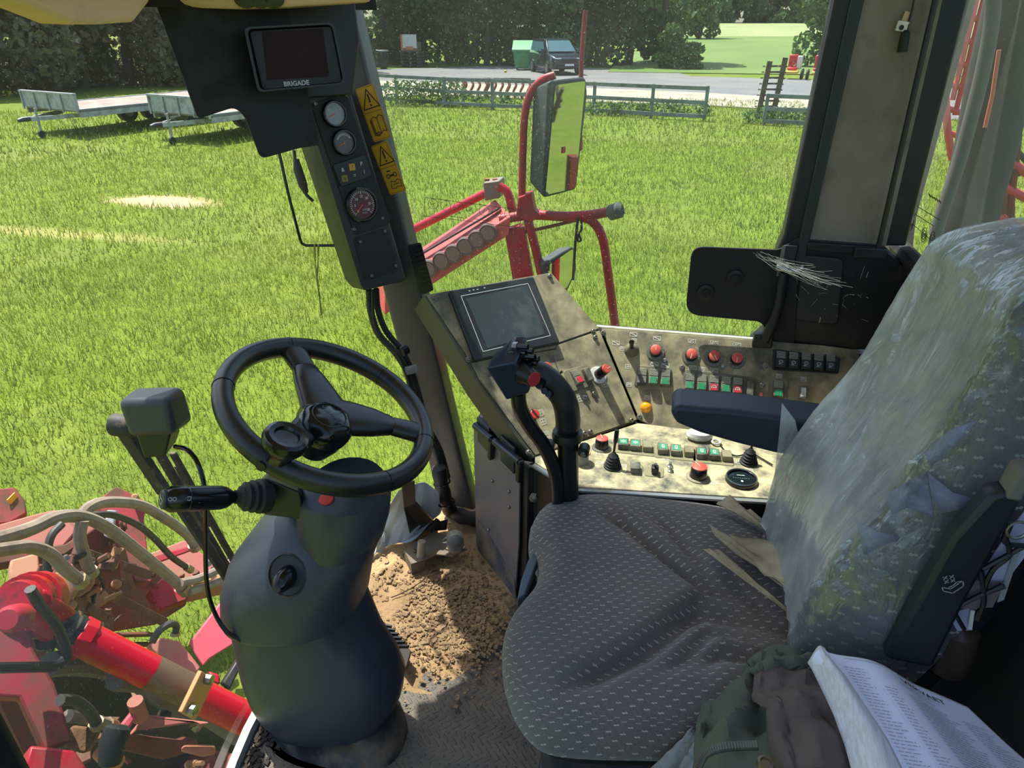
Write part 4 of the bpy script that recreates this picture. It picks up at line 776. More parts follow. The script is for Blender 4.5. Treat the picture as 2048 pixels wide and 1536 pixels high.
g.line(fp_, [(-.138, .003), (-.132, .003), (-.133, -.003), (-.137, -.003)], .0008, .0213, True)
for q, r_ in ((.118, .004), (.118, -.005), (.111, .003)): g.ring(fp_.off(-q, r_, .0190), .0025, .0005, 10, 4)
mk('stalk_symbols', g, white, hd)
# wheel
leather = M('black grained leather', (20, 21, 22), .36, bump=(420, .22, .001), spec=.6)
sw = T('steering_wheel', 'black leather three-spoke steering wheel with a spinner knob', 'steering wheel', (-.561, 1.037, .769))
g = G(); R_ = .1845; nn = 72; rings = []
for i in range(nn):
    t = 2*math.pi*i/nn; c, s_ = math.cos(t), math.sin(t)
    ctr = FWh.p(R_*c, R_*s_); rad = FWh.u*c+FWh.v*s_
    rings.append([ctr+rad*(.0185*math.cos(q))+FWh.n*(.0205*math.sin(q)) for q in np.linspace(0, 6.283, 16, endpoint=False)])
rings.append(rings[0]); g.loft(rings, cap=False); rim = mk('rim', g, leather, sw, ang=70)
for px_ in ((428, 770), (760, 755), (775, 970), (590, 715), (835, 880)):
    a, b = FWh.px(*px_); t = math.atan2(b, a); f = Fr(FWh.p(R_*math.cos(t), R_*math.sin(t)), FWh.u*math.cos(t)+FWh.v*math.sin(t), FWh.n); g = G(); g.tube([f.p(.0187*math.cos(q), .0207*math.sin(q)) for q in np.linspace(0, 6.283, 18, endpoint=False)], .0009, 5, close=True); mk('rim_seam', g, black_sm, rim)
for (ex, ey), w0, w1 in (((592, 712), .034, .024), ((846, 868), .036, .021), ((560, 905), .03, .02)):
    a, b = FWh.px(ex, ey); t = math.atan2(b, a); f = Fr(FWh.o, FWh.u*math.cos(t)+FWh.v*math.sin(t), FWh.n.cross(FWh.u*math.cos(t)+FWh.v*math.sin(t)))
    rg = []
    for q, w_, h_, c in ((.0, .048, .02, -.012), (.045, w0*1.15, .019, -.006), (.085, w0*.95, .016, -.002), (.118, w1*1.0, .014, 0), (.12, w1*.93, .0125, 0), (.123, w1*.97, .0135, 0), (.172, w1*1.15, .014, 0)):
        rg.append([f.p(q, w_*math.copysign(abs(math.cos(k))**.8, math.cos(k)), c+h_*math.copysign(abs(math.sin(k))**.8, math.sin(k))) for k in np.linspace(0, 6.283, 18, endpoint=False)])
    mk('spoke', G().loft(rg), leather, sw, ang=50)
fh = FWh.off(*FWh.px(655, 840, .018))
hub = mk('hub_cap', G().loft([[fh.p((r+q*math.cos(6*t))*math.cos(t), (r+q*math.cos(6*t))*math.sin(t), h) for t in np.linspace(0, 6.283, 48, endpoint=False)] for r, h, q in ((.046, -.012, 0), (.049, .0, 0), (.048, .010, .0016), (.040, .024, .0022), (.034, .029, .0), (.002, .031, 0))]), M('hub gloss', (20, 21, 23), .16), sw, ang=50)
mk('hub_ring', G().ring(fh, .030, .0012, 32, 6, .0292), black, hub); a, b = fh.px(655, 826, .03); mk('hub_lettering', G().text(fh.off(0, 0, .0312, -.25), 'VERVAET', .011, 0, .004), M('hub letters', (70, 74, 78), .3), hub)
fk = FWh.off(*FWh.px(558, 912, .018)); fk.o = fk.p(0, 0, .012)
sk_ = mk('spinner_knob', G().lathe(fk, [(.020, 0), (.021, .012), (.030, .026), (.035, .034), (.0365, .042), (.034, .050), (.028, .0535), (.0205, .052), (.018, .047), (.001, .045)], 30), black_sm, sw); mk('clamp', G().tube([fk.p(-.016, -.02, -.014), fk.p(-.016, .02, -.014)], .009, 8), black, sk_)
mk('hub_boss', G().lathe(FWh, [(.030, -.10), (.045, -.07), (.052, -.03), (.050, .0)], 24), leather, sw)
# ------------------------------------------------------------ wiper motor on the windscreen, wiper outside
wm = T('wiper_motor', 'dark grey boxed wiper motor fixed inside the windscreen', 'wiper motor', PY(310, 915, .96))
wmm = M('grey motor cover', (60, 64, 68), .5, bump=(600, .1, .001))
A1 = [PY(x, y, .90) for x, y in ((232, 801), (334, 796), (350, 872), (256, 877))]; A2 = [PY(x, y, .985) for x, y in ((268, 773), (368, 771), (390, 842), (300, 850))]
mk('cover', G().taper(A1, A2), wmm, wm, bev=.014, seg=4)
mk('base', G().taper([PY(x, y, .92) for x, y in ((272, 868), (342, 864), (330, 914), (288, 916))], [PY(x, y, .975) for x, y in ((285, 862), (362, 858), (352, 885), (300, 900))]), black, wm, bev=.004)
mk('cable', G().tube(spl([PY(x, y, Y) for x, y, Y in ((350, 893, .93), (375, 900, .92), (397, 930, .92), (410, 985, .9), (411, 1060, .9), (413, 1160, .9), (425, 1215, .89), (450, 1260, .88), (482, 1282, .88))], 6), .0042, 8), black_sm, wm)
def GWp(x, y, off=.03):                                   # on the outer face of the windscreen
    n_ = Vector((1, 0, .18)).normalized(); o_ = Vector((-.80, 0, 0))-n_*off; d_ = ray(x, y); return C0+d_*((o_-C0).dot(n_)/d_.dot(n_))
wmet = M('dusty black wiper metal', (40, 38, 35), .6, dirt=((124, 112, 92), 30, .5, .75))
wp = T('windscreen_wiper', 'dusty black pantograph wiper arm outside the windscreen, below the wiper motor', 'wiper', GWp(460, 1150))
mk('arm', G().bar(GWp(232, 838, .05), GWp(330, 985, .05), .016, .03, (1, 0, 0)), wmet, wp, bev=.003); mk('pivot', G().lathe(Fr(GWp(238, 850, .05), (0, 1, 0), (0, 0, 1)), [(.022, -.01), (.022, .03), (.014, .04)], 14), wmet, wp)
mk('arm', G().bar(GWp(318, 905, .05), GWp(468, 1160, .05), .012, .02, (1, 0, 0)), wmet, wp, bev=.003); mk('arm', G().bar(GWp(345, 905, .05), GWp(472, 1130, .05), .010, .014, (1, 0, 0)), wmet, wp, bev=.002)
mk('blade', G().bar(GWp(340, 985, .04), GWp(485, 1200, .04), .02, .012, (1, 0, 0)), rubber, wp, bev=.002); mk('tension_spring', G().bar(GWp(355, 930, .06), GWp(420, 1050, .06), .012, .01, (1, 0, 0)), wmet, wp)
# ------------------------------------------------------------ pillar: gauge housing, monitor, visor board, stickers, rod
Ld = (PE[0]-PE[2]).normalized()
FG_ = Fr(PY(700, 380, 1.60), (.643, .766, 0), Ld)
gh = T('gauge_housing', 'black gauge housing with three dials mounted on the leaning pillar', 'instrument panel', FG_.P(770, 570))
fr_ = on(FG_, [(604, 187), (697, 172), (810, 556), (806, 562), (730, 581), (722, 570)])
bk = on(FG_, [(572, 205), (690, 185), (812, 552), (800, 566), (705, 575), (690, 558)], -.13)
mk('housing', G().taper(fr_, bk), M('black painted housing', (44, 44, 42), .48, .1, dirt=((66, 62, 52), 5, .5, .85)), gh, bev=.002)
mk('face_plate', G().prism(on(FG_, rpoly([(620, 207), (692, 186), (782, 447), (708, 470)], 10), 0), FG_.n*.003), M('matte dial plate', (30, 30, 30), .7), gh, bev=.001)
mk('blank_plate', G().prism(on(FG_, rpoly([(706, 477), (772, 455), (799, 541), (730, 562)], 6), 0), FG_.n*.002), M('matte dial plate', (30, 30, 30)), gh, bev=.001)
for x, y in ((629, 208), (690, 190), (707, 458), (763, 436), (719, 483), (768, 462), (742, 551), (790, 531)): screw(FG_, x, y, gh, .004)
def dial(x, y, r, face, nm, lb, ticks=0, needle=None, txt=None, arc=False):
    f = FG_.at(x, y, .003); o = mk('gauge', G().lathe(f, [(r*1.22, 0), (r*1.22, .006), (r*1.12, .010), (r*1.0, .010), (r*.98, .004), (.001, .004)], 30), black_sm, gh, label=lb)
    mk('dial_face', G().disc(f, r*.985, .0044, 28), face, o); g = G()
    if arc: g.line(f, [(r*.72*math.cos(t), r*.72*math.sin(t)) for t in np.linspace(.6, 2.6, 12)], r*.16, .0048); g.text(f, arc, r*.45, 0, -r*.05, .005)
    for k in range(ticks):
        t = math.radians(225-k*270/(ticks-1)); L0 = .74 if k % 5 == 0 else .82; g.line(f, [(r*L0*math.cos(t), r*L0*math.sin(t)), (r*.92*math.cos(t), r*.92*math.sin(t))], r*.045, .0048)
    if txt:
        for q, s_ in txt: t = math.radians(225-q*270); g.text(f, s_, r*.24, r*.56*math.cos(t), r*.56*math.sin(t), .005, bold=.0002)
        g.text(f, 'x100', r*.17, r*.1, -r*.36, .005); g.text(f, 'r/min', r*.17, r*.1, -r*.56, .005)
    mk('dial_marks', g, M('dial print', (196, 196, 190), .6), o)
    if needle is not None: t = math.radians(needle); mk('needle', G().line(f, [(0, 0), (r*.7*math.cos(t), r*.7*math.sin(t))], r*.07, .006), M('orange needle', (226, 92, 40), .5), o)
silver = M('silver dial', (140, 146, 150), .4, spec=.7); reddish = M('smoky dial', (74, 68, 70), .35, spec=.7); maroon = M('dark maroon dial', (84, 30, 38), .3, spec=.5)
dial(668, 228, .0245, silver, 'g', 'round pressure gauge with a pale silver face', needle=200, arc=' ')
dial(687, 285, .0245, reddish, 'g', 'round temperature gauge with a smoky face', needle=205, arc='l')
dial(723, 409, .0345, maroon, 'g', 'large rev counter with a dark maroon face', ticks=31, needle=222, txt=[(0, '0'), (1/6, '5'), (2/6, '10'), (.5, '15'), (4/6, '20'), (5/6, '25'), (1, '30')])
wl = mk('warning_light_block', G().prism(on(FG_, rpoly([(664, 330), (728, 309), (742, 352), (681, 374)], 6), .003), FG_.n*.004), black, gh, bev=.001)
for x, y, c, s_ in ((685, 340, None, '&'), (704, 334, 1, '!'), (722, 328, None, 'P'), (689, 357, 2, 'o'), (709, 351, None, '='), (728, 344, None, 'I')):
    f = FG_.at(x, y, .007)
    if c: mk('indicator_light', G().fbox(f, -.0075, .0075, -.0075, .0075, 0, .0015), M('amber tell tale' if c == 1 else 'olive tell tale', (200, 140, 50) if c == 1 else (130, 112, 36), .5), wl)
    mk('indicator_symbol', G().text(f, s_, .013, 0, 0, .002), white if not c else black, wl)
# coloured wires and cable connector at the rear of the housing
t = T('cable_connector', 'black cable with an inline connector hanging behind the gauge housing', 'cable', FG_.P(620, 395, -.1))
mk('cable', G().tube(spl([FG_.P(x, y, -.10) for x, y in ((588, 300), (592, 330), (600, 365), (612, 388), (626, 402))], 5), .004, 7), black, t); mk('connector', G().tube([FG_.P(592, 318, -.10), FG_.P(596, 340, -.10), FG_.P(606, 370, -.10), FG_.P(612, 386, -.10)], [.007, .011, .011, .006], 10), rubber, t)
redw = T('red_wires', 'frayed red wires poking out under the monitor', 'wire', FG_.P(560, 190, -.03)); mk('wire', G().tube([FG_.P(546, 190, -.03), FG_.P(566, 186, -.02), FG_.P(588, 182, -.02)], .002, 5), M('red wire', (214, 70, 60), .5), redw); mk('wire', G().tube([FG_.P(552, 193, -.03), FG_.P(575, 188, -.015), FG_.P(586, 187, -.02)], .002, 5), M('red wire', (214, 70, 60)), redw)
# hanging wire rod and dry stalks
FGr = Fr(FG_.p(0, 0, -.02), FG_.u, FG_.v)
rod = T('bent_rod', 'thin black bent rod hanging left of the gauge housing', 'rod', FGr.P(607, 490)); mk('rod', G().tube([FGr.P(x, y) for x, y in ((508, 10), (512, 60), (536, 185), (546, 250), (576, 385), (600, 478), (604, 487), (612, 491), (668, 491))], .0035, 8), black_sm, rod)
st_m = M('dry straw', (150, 140, 62), .8)
for i, (pts, lb) in enumerate((([(629, 489), (631, 530), (637, 580), (643, 630)], 'longer dry grass stalk hooked over the bent rod'), ([(637, 489), (636, 520), (634, 560), (640, 598)], 'shorter dry grass stalk hooked over the bent rod'))):
    g = G().tube(spl([FGr.P(x, y, .004) for x, y in pts], 5), [.0018+.0006*math.sin(k) for k in range(16)], 6); one('grass_stalk', lb, 'grass stalk', g, st_m, group=None)
# visor board
FV = Fr((-.90, 1.36, 1.2), (.66, .75, 0), (-.18, 0, 1))
vb = rpoly([(298, -30), (396, 236), (412, 233), (470, 214), (490, 232), (522, 318), (600, 296), (640, 290), (600, 100), (560, -30)], [0, 12, 12, 16, 16, 14, 5, 5, 5, 0])
one('visor_board', 'matte black notched visor board hanging between windscreen and pillar', 'sun visor', G().prism(on(FV, vb), FV.n*-.005), black_mat, bev=.001)
# upper pillar trim behind the monitor
st('trim_14', G().prism(on(Fr((-.80, 1.56, 1.3), (.72, .69, 0), Ld), [(500, -40), (705, -40), (720, 80), (705, 190), (560, 200), (540, 120)]), Vector((-.03, .04, 0))), black, bev=.004)
# monitor
FM = Fr(PY(590, 115, 1.46), (.90, .43, 0), (-.12, 0, 1))
mo = T('reversing_monitor', 'black hooded reversing monitor above the gauge housing, screen off', 'monitor', FM.P(590, 180))
ob = rpoly([FM.px(x, y) for x, y in ((496, 60), (664, 50), (687, 166), (524, 182))], .010, 5)
mk('housing', G().prism([FM.p(a, b, -.03) for a, b in ob], FM.n*.034), black, mo, bev=.003)
ins = [FM.px(x, y) for x, y in ((520, 64), (660, 57), (676, 158), (542, 168))]
ho = rpoly([FM.px(x, y) for x, y in ((490, 56), (668, 46), (691, 160), (686, 168), (518, 184))], .012, 5); g = G()
m_ = len(ho); hi = [(a*.94+FM.px(592, 114)[0]*.06, b*.94+FM.px(592, 114)[1]*.06) for a, b in ho]
g.loft([[FM.p(a, b, 0) for a, b in ho], [FM.p(a, b, .028) for a, b in ho], [FM.p(a, b, .028) for a, b in hi], [FM.p(a, b, 0) for a, b in hi]], cap=False); mk('hood', g, M('hood plastic', (30, 31, 32), .35), mo, ang=50)
mk('screen', G().prism([FM.p(*FM.px(x, y), .0045) for x, y in ((524, 64), (646, 58), (658, 153), (534, 160))], FM.n*.001), M('dark red brown screen', (44, 24, 24), .4, spec=.15), mo); mk('brand_lettering', G().text(FM.at(593, 167, .0052, .05), 'BRIGADE', .0125, 0, 0, .0008, bold=.0005), M('pale letters', (200, 200, 198), .5), mo)
# stickers on the pillar
FP = Fr((pil(1.2), RW_Y-.0375, 1.2), (1, .0, 0), Ld)
yel = M('yellow sticker', (232, 172, 14), .4, dirt=((200, 150, 30), 20, .5, .8), spec=.6)
def sticker(lbl, q, book):
    f = Fr(FP.P(*q[3]), FP.P(*q[2])-FP.P(*q[3]), FP.P(*q[0])-FP.P(*q[3])); W = (FP.P(*q[2])-FP.P(*q[3])).length; H = (FP.P(*q[0])-FP.P(*q[3])).dot(f.v)
    t = T('warning_sticker', lbl, 'sticker', f.o, 'yellow warning stickers'); mk('label', G().prism([f.p(a, b) for a, b in rpoly([(0, 0), (W, 0), (W, H), (0, H)], .006)], f.n*.0008), yel, t)
    g = G(); lw = W*.035; g.line(f, [(W*.05, H*.53), (W*.95, H*.53)], lw*.6, .0012); g.line(f, [(W*.04, H*.02), (W*.96, H*.02), (W*.96, H*.98), (W*.04, H*.98)], lw*.4, .0012, True)
    g.line(f, [(W*.1, H*.6), (W*.98, H*.6), (W*.54, H*.94)], lw*1.5, .0012, True); g.line(f, [(W*.54, H*.84), (W*.54, H*.71)], lw*2.4, .0012); g.disc(f.off(W*.54, H*.65, .0012), lw*1.5, 0, 12)
    if book:
        for dx in (0, -.05, -.1): g.line(f, [(W*(.3+dx), H*(.42+dx*.3)), (W*(.3+dx), H*(.14+dx*.3)), (W*(.55+dx), H*(.11+dx*.3))], lw, .0012)
        g.line(f, [(W*.3, H*.42), (W*.45, H*.44), (W*.58, H*.40), (W*.72, H*.45), (W*.9, H*.42), (W*.9, H*.14), (W*.72, H*.16), (W*.58, H*.12), (W*.45, H*.16), (W*.3, H*.14)], lw, .0012, True); g.line(f, [(W*.58, H*.40), (W*.58, H*.12)], lw, .0012)
    else:
        g.ring(f.off(W*.32, H*.36, .0012), W*.1, .0012, 14, 4); g.ring(f.off(W*.72, H*.36, .0012), W*.1, .0012, 14, 4); g.line(f, [(W*.42, H*.36), (W*.62, H*.36)], lw*3, .0012); g.line(f, [(W*.35, H*.46), (W*.5, H*.45)], lw*2, .0012)
        g.line(f, [(W*.25, H*.12), (W*.35, H*.26), (W*.55, H*.22), (W*.75, H*.26), (W*.9, H*.22), (W*.85, H*.1), (W*.6, H*.13), (W*.5, H*.1)], lw, .0012, True); g.line(f, [(W*.4, H*.18), (W*.75, H*.18)], lw, .0012)
    mk('pictograms', g, M('sticker black', (22, 20, 16), .5), t)
sticker('yellow warning sticker with an open manual, upper one of the pillar pair', ((715, 177), (752, 167), (783, 274), (748, 285)), True)
sticker('yellow warning sticker with a spanner over a sheet, lower one of the pillar pair', ((750, 290), (783, 279), (813, 380), (781, 391)), False)
# vent slot on the pillar and long slits
FPv = Fr((pil(.85), RW_Y-.037, .85), (1, 0, 0), Ld)
t = T('pillar_vent', 'black slotted demister vent on the pillar below the gauge housing', 'vent', FPv.P(845, 585)); mk('frame', G().prism(on(FPv, rpoly([(815, 490), (842, 484), (868, 580), (842, 590)], 5)), FPv.n*.004), black, t, bev=.001)
g = G()
for k in range(9): x, y = 826+2.6*k, 496+9.5*k; g.bar(FPv.P(x, y, .005), FPv.P(x+15, y-5, .005), .003, .004)
mk('slats', g, black_sm, t)
# ------------------------------------------------------------ corrugated cable looms down the pillar
corr = M('corrugated loom', (30, 30, 31), .45, dirt=((66, 62, 56), 20, .5, .8))
def loom(lbl, pts, r, ribs=True):
    P = spl(pts, 14 if ribs else 6); rr = [r*(1+(.12 if (i % 2 and ribs) else 0)) for i in range(len(P))]; c = P[-1]; t = T('cable_loom', lbl, 'cable loom', c, 'cable looms down the pillar'); mk('conduit', G().tube(P, rr, 9), corr, t, ang=60); return t
def lp_(pts, Y=1.66): return [PY(x, y, Y+(y-580)*.0001) for x, y in pts]
lm = loom('corrugated black loom leaving the gauge housing, outermost of the bundle', lp_([(738, 580), (742, 625), (757, 668), (790, 705), (812, 740), (826, 790), (845, 850), (872, 905), (888, 960)]), .009)
loom('corrugated black loom leaving the gauge housing, inner one of the bundle', lp_([(752, 578), (756, 620), (772, 662), (802, 700), (822, 738), (838, 790), (855, 850), (880, 900), (896, 955)], 1.68), .008)
loom('thin smooth cable running beside the corrugated looms', lp_([(745, 580), (748, 640), (764, 680), (797, 712), (816, 760), (832, 820), (860, 880)], 1.64), .004, False)
mk('cable_tie', G().tube([PY(803, 704, 1.645), PY(814, 698, 1.66)], .014, 10), black, lm); mk('cable_tie', G().tube([PY(812, 742, 1.65), PY(836, 736, 1.66)], .012, 10), M('grey tie', (120, 124, 124), .5), lm)
lw_ = T('floor_loom', 'thick taped black loom running along the floor to the console', 'cable loom', PZ(920, 1030, .03)); mk('wrap', G().tube(spl([PY(878, 935, 1.66), PY(886, 985, 1.66), PZ(902, 1022, .04), PZ(935, 1035, .05), PZ(965, 1040, .05)], 6), [.022+.002*math.sin(k*1.3) for k in range(25)], 10), rubber, lw_)
for q in ((884, 965, 1.66), (893, 1005, 1.66)): mk('tie', G().ring(Fr(PY(*q), (1, 0, .2), (0, 1, 0)), .024, .003, 16, 5), black_sm, lw_)
# ------------------------------------------------------------ joystick between seat and console
js = T('joystick', 'black multi-function joystick with a boxed button head and red knob', 'joystick', (-.12, 1.30, .2))
Yj = 1.27
gpts = [PY(x, y, Y) for x, y, Y in ((1138, 990, 1.285), (1136, 930, 1.28), (1134, 880, 1.275), (1136, 840, 1.27), (1128, 800, 1.262), (1105, 768, 1.255), (1078, 748, 1.25), (1050, 742, 1.245))]
P = spl(gpts, 6); m_ = len(P); mk('grip', G().tube(P[14:], [.0215]*2+[.026-.000*i for i in range(m_-16)], 14), black, js)
mk('shaft', G().tube([PY(1137, 1010, 1.285), PY(1136, 860, 1.275)], .0225, 14), M('shaft black', (24, 24, 25), .3), js)
clf = PY(1135, 872, 1.272); mk('collar', G().tube([clf+Vector((0, 0, -.008)), clf, clf+Vector((0, 0, .012))], [.031, .033, .031], 16), black, js)
for sx in (-.038, .036): mk('clamp_ear', G().tube([clf+Vector((sx, -.012, -.03)), clf+Vector((sx, .012, -.03))], .012, 12), black, js)
for sx in (-.038, .036): mk('clamp_bolt', G().tube([clf+Vector((sx, -.022, -.03)), clf+Vector((sx, -.01, -.03))], .006, 6), steel, js)
mk('support_arm', G().tube(spl([PY(x, y, Y) for x, y, Y in ((1118, 1010, 1.27), (1112, 950, 1.262), (1090, 895, 1.25), (1058, 850, 1.235), (1040, 815, 1.22), (1036, 785, 1.215))], 6), .0155, 10), M('arm black', (22, 23, 25), .3), js)
# head box
FH = Fr(PY(1010, 745, 1.17), (.93, .36, 0), (.20, -.05, 1))
frontq = [(970, 733), (1035, 722), (1058, 792), (1012, 800)]
A1 = on(FH, [(971, 735), (1005, 728), (1030, 724), (1060, 780), (1056, 788), (1012, 801)], 0); A2 = [p for p in on(FH, [(988, 708), (1030, 671), (1054, 671), (1062, 735), (1064, 745), (1040, 770)], -.06)]
head = mk('head_box', G().taper(A1, A2), M('blue sheen black box', (34, 44, 58), .3), js, bev=.004)  # blue of the reflected sky is tinted into the base colour
fb = Fr(PY(1055, 725, 1.185), (.2, .5, .35), (-.3, .1, 1))
for i, (x, y) in enumerate(((1056, 694), (1052, 706), (1066, 702), (1070, 714), (1058, 718), (1074, 726), (1062, 730), (1078, 718), (1068, 738))):
    p = PY(x, y, 1.20+.004*(i % 3)); q = p+Vector((-.03, .008, -.004)); k = mk('button', G().tube([q, p], .0058, 8), black_sm, head); mk('nut', G().tube([q, q.lerp(p, .3)], .008, 6), steel if i in (0, 1, 4) else black, k)
p = PY(1060, 752, 1.18); d = (Vector((.75, -.62, .1))).normalized(); f = Fr(p-d*.02, d.cross(Vector((0, 0, 1))), Vector((0, 0, 1)))
if f.n.dot(d) < 0: f = Fr(f.o, -f.u, f.v)
rk = mk('side_knob', G().lathe(f, [(.021, -.008), (.0205, .01), (.017, .015), (.016, .03), (.0145, .0315)], 22), black, head); mk('cap', G().lathe(f, [(.0145, .031), (.0145, .0335), (.001, .034)], 22), M('deep red cap', (176, 36, 50), .4), rk)
for i, (x, y) in enumerate(((1072, 766), (1082, 774), (1092, 784), (1100, 790), (1086, 766))): p = PY(x, y, 1.222); mk('thumb_switch', G().tube([p+Vector((0, .012, -.004)), p+Vector((-.003, -.004, .004))], .007, 8), black_sm, js)
mk('drop_mark', G().ring(Fr(PY(1022, 707, 1.195), (.93, .36, 0), (0, -.5, 1)), .005, .0007, 12, 4), M('grey mark', (120, 130, 140), .5), head)
mk('base', G().box(-.19, -.07, 1.25, 1.31, 0, .24), black, js, bev=.01)
# ------------------------------------------------------------ floor: soil, pedal parts, towel, bracket
soil = M('loose dry soil', (162, 132, 94), .95, dirt=((190, 160, 116), 9, .4, .65), bump=(70, .7, .01))
def soilmap(x, y): return .014*max(0, mnoise.noise((x*9, y*9, 2)))+.006*mnoise.noise((x*40, y*40, 5))
rows = []
for i in range(46):
    rows.append([])
    for j in range(46):
        s_, t_ = i/45, j/45; x = -.80+.58*s_; y = 1.02+.76*t_
        e = (1-math.hypot((s_-.46)/.47, (t_-.60)/.5)**1.6)*2.4; e = max(0, min(1, e-.5*mnoise.noise((x*9, y*9, 0))-.45*mnoise.noise((x*30, y*30, 3))+.1))
        rows[-1].append((x, y, .0005+e*(.006+.022*max(0, t_-.35)+soilmap(x, y))-.004*(e <= .05)))
g = G(); g.grid(rows); o = one('soil_patch', 'trampled dry soil covering the floor between column and console', 'soil', g, soil, base=(-.5, 1.4, 0), kind='stuff')
g = G()
for i in range(3600):
    x = random.gauss(-.50, .12); y = random.gauss(1.40, .13) if i > 1100 else random.gauss(1.27, .07)
    if i <= 1100: x = random.gauss(-.42, .075)
    if not (-.76 < x < -.24 and 1.02 < y < 1.68): continue
    if (x-wallA.x)*(wallB.y-wallA.y)-(y-wallA.y)*(wallB.x-wallA.x) < .004: continue
    r = random.choice((.0014, .002, .003, .0045)); r *= random.uniform(.6, 1.3); z = .010+.016*max(0, (y-1.3)/.4)
    if random.random() < .5: z = min(z, .012)
    c = Vector((x, y, z)); vs = [c+Vector((sx*r*random.uniform(.5, 1.2), sy*r*random.uniform(.5, 1.2), sz*r*random.uniform(.2, .6))) for sx in (-1, 1) for sy in (-1, 1) for sz in (-1, 1)]
    g.add(vs, [(0, 1, 3, 2), (4, 6, 7, 5), (0, 4, 5, 1), (2, 3, 7, 6), (0, 2, 6, 4), (1, 5, 7, 3)])
one('soil_crumbs', 'dark crumbs of dry soil scattered over the floor beside the column', 'soil', g, M('soil crumb', (160, 132, 98), .95, dirt=((108, 88, 66), 30, .4, .7)), base=(-.5, 1.4, 0), kind='stuff', smooth=False)
g = G()
for i in range(420):
    y = random.uniform(.62, 1.0); x = WSX(y, 0)+.03+abs(random.gauss(0, .022)); r = random.uniform(.002, .006); c = Vector((x, y, r*.5)); vs = [c+Vector((sx*r*random.uniform(.5, 1.2), sy*r*random.uniform(.5, 1.2), sz*r*random.uniform(.3, .8))) for sx in (-1, 1) for sy in (-1, 1) for sz in (-1, 1)]
    g.add(vs, [(0, 1, 3, 2), (4, 6, 7, 5), (0, 4, 5, 1), (2, 3, 7, 6), (0, 2, 6, 4), (1, 5, 7, 3)])
one('soil_chips', 'blackish chips of soil lying along the white sill strip', 'soil', g, M('dark soil chip', (64, 56, 48), .95), base=(-.74, .85, 0), kind='stuff', smooth=False)
g = G().tube(spl([PZ(782, 1195, .02), PZ(800, 1188, .022), PZ(830, 1172, .024), PZ(858, 1150, .035)], 4), .0016, 6); g.tube([PZ(812, 1183, .022), PZ(800, 1178, .026)], .001, 5); one('twig', 'thin dry twig lying on the sunlit soil', 'twig', g, M('twig', (84, 68, 48), .9))
# towel
tw = M('pale blue paper towel', (206, 220, 228), .9, bump=(420, .3, .002))
def towel(rowsrc, seed):
    rows = []
    ns = 16
    for t_ in np.linspace(0, 1, 14):
        k = t_*(len(rowsrc)-1); i = min(int(k), len(rowsrc)-2); f = k-i; row = []
        for s_ in np.linspace(0, 1, ns):
            def at(r): q = s_*(len(r)-1); j = min(int(q), len(r)-2); return r[j].lerp(r[j+1], q-j)
            p = at(rowsrc[i]).lerp(at(rowsrc[i+1]), f); nz = mnoise.noise((s_*5, t_*4, seed)); nz2 = mnoise.noise((s_*11, t_*3, seed+4))
            row.append(p+Vector((.012*nz, -.018*nz-.01*nz2, .016*nz2)))
        rows.append(row)
    return rows
g = G(); g.grid(towel([[PY(795, 985, 1.50), PY(820, 972, 1.54), PY(850, 963, 1.58), PY(878, 985, 1.62)], [PZ(762, 1040, .10), PZ(795, 1025, .12), PZ(840, 1015, .13), PZ(884, 1020, .07)], [PZ(752, 1075, .06), PZ(775, 1085, .03), PZ(815, 1080, .03), PZ(860, 1050, .05)], [PZ(740, 1112, .03), PZ(760, 1100, .02), PZ(780, 1084, .02), PZ(812, 1088, .02)]], 1))
towel_o = one('paper_towel', 'crumpled pale blue paper towel heaped at the foot of the windscreen', 'paper towel', g, tw, solid=.002, sub=1)
g = G(); g.grid(towel([[PZ(742, 1078, .07), PZ(757, 1062, .08), PZ(772, 1050, .08)], [PZ(730, 1110, .03), PZ(752, 1098, .04), PZ(768, 1082, .05)], [PZ(725, 1135, .02), PZ(740, 1120, .02), PZ(752, 1108, .02)]], 7)); one('paper_towel', 'smaller blue paper towel end tucked behind the steering column', 'paper towel', g, tw, solid=.002, sub=1)
bkm = M('black folded bracket', (46, 44, 44), .4, .3)
br = T('pedal_bracket', 'folded dark sheet bracket standing beside the blue towel', 'bracket', PZ(845, 1062, .0))
mk('upright', G().prism([PY(803, 968, 1.50), PY(828, 962, 1.50), PY(830, 1006, 1.50), PY(808, 1016, 1.50)], (0, .004, 0)), bkm, br); mk('leg', G().prism([PY(808, 1014, 1.50), PY(830, 1004, 1.50), PZ(872, 1048, .02), PZ(848, 1064, .012)], (.002, .004, 0)), M('bracket leg', (70, 66, 66), .4, .3), br); mk('gusset', G().prism([PY(808, 1016, 1.50), PZ(848, 1064, .012), PZ(822, 1078, .012)], (0, .004, 0)), bkm, br)
pp = T('pedal_plate', 'dusty steel pedal plate with a stub post lying in the soil', 'pedal plate', PZ(865, 1110, .0))
plate_m = M('dusty steel plate', (120, 114, 104), .6, .3, dirt=((158, 136, 106), 18, .4, .7))
loop = [PZ(x, y, .055) for x, y in ((808, 1100), (868, 1062), (890, 1070), (935, 1097), (905, 1112), (872, 1108), (848, 1120), (822, 1128))]; mk('plate', G().prism(loop, (0, 0, -.005)), plate_m, pp, bev=.001); mk('front_flange', G().prism([loop[0], loop[7], loop[7]-Vector((0, 0, .05)), loop[0]-Vector((0, 0, .05))], (.002, .003, 0)), plate_m, pp)
mk('side_flange', G().prism([loop[7], loop[6], loop[6]-Vector((0, 0, .045)), loop[7]-Vector((0, 0, .05))], (.002, .003, 0)), plate_m, pp)
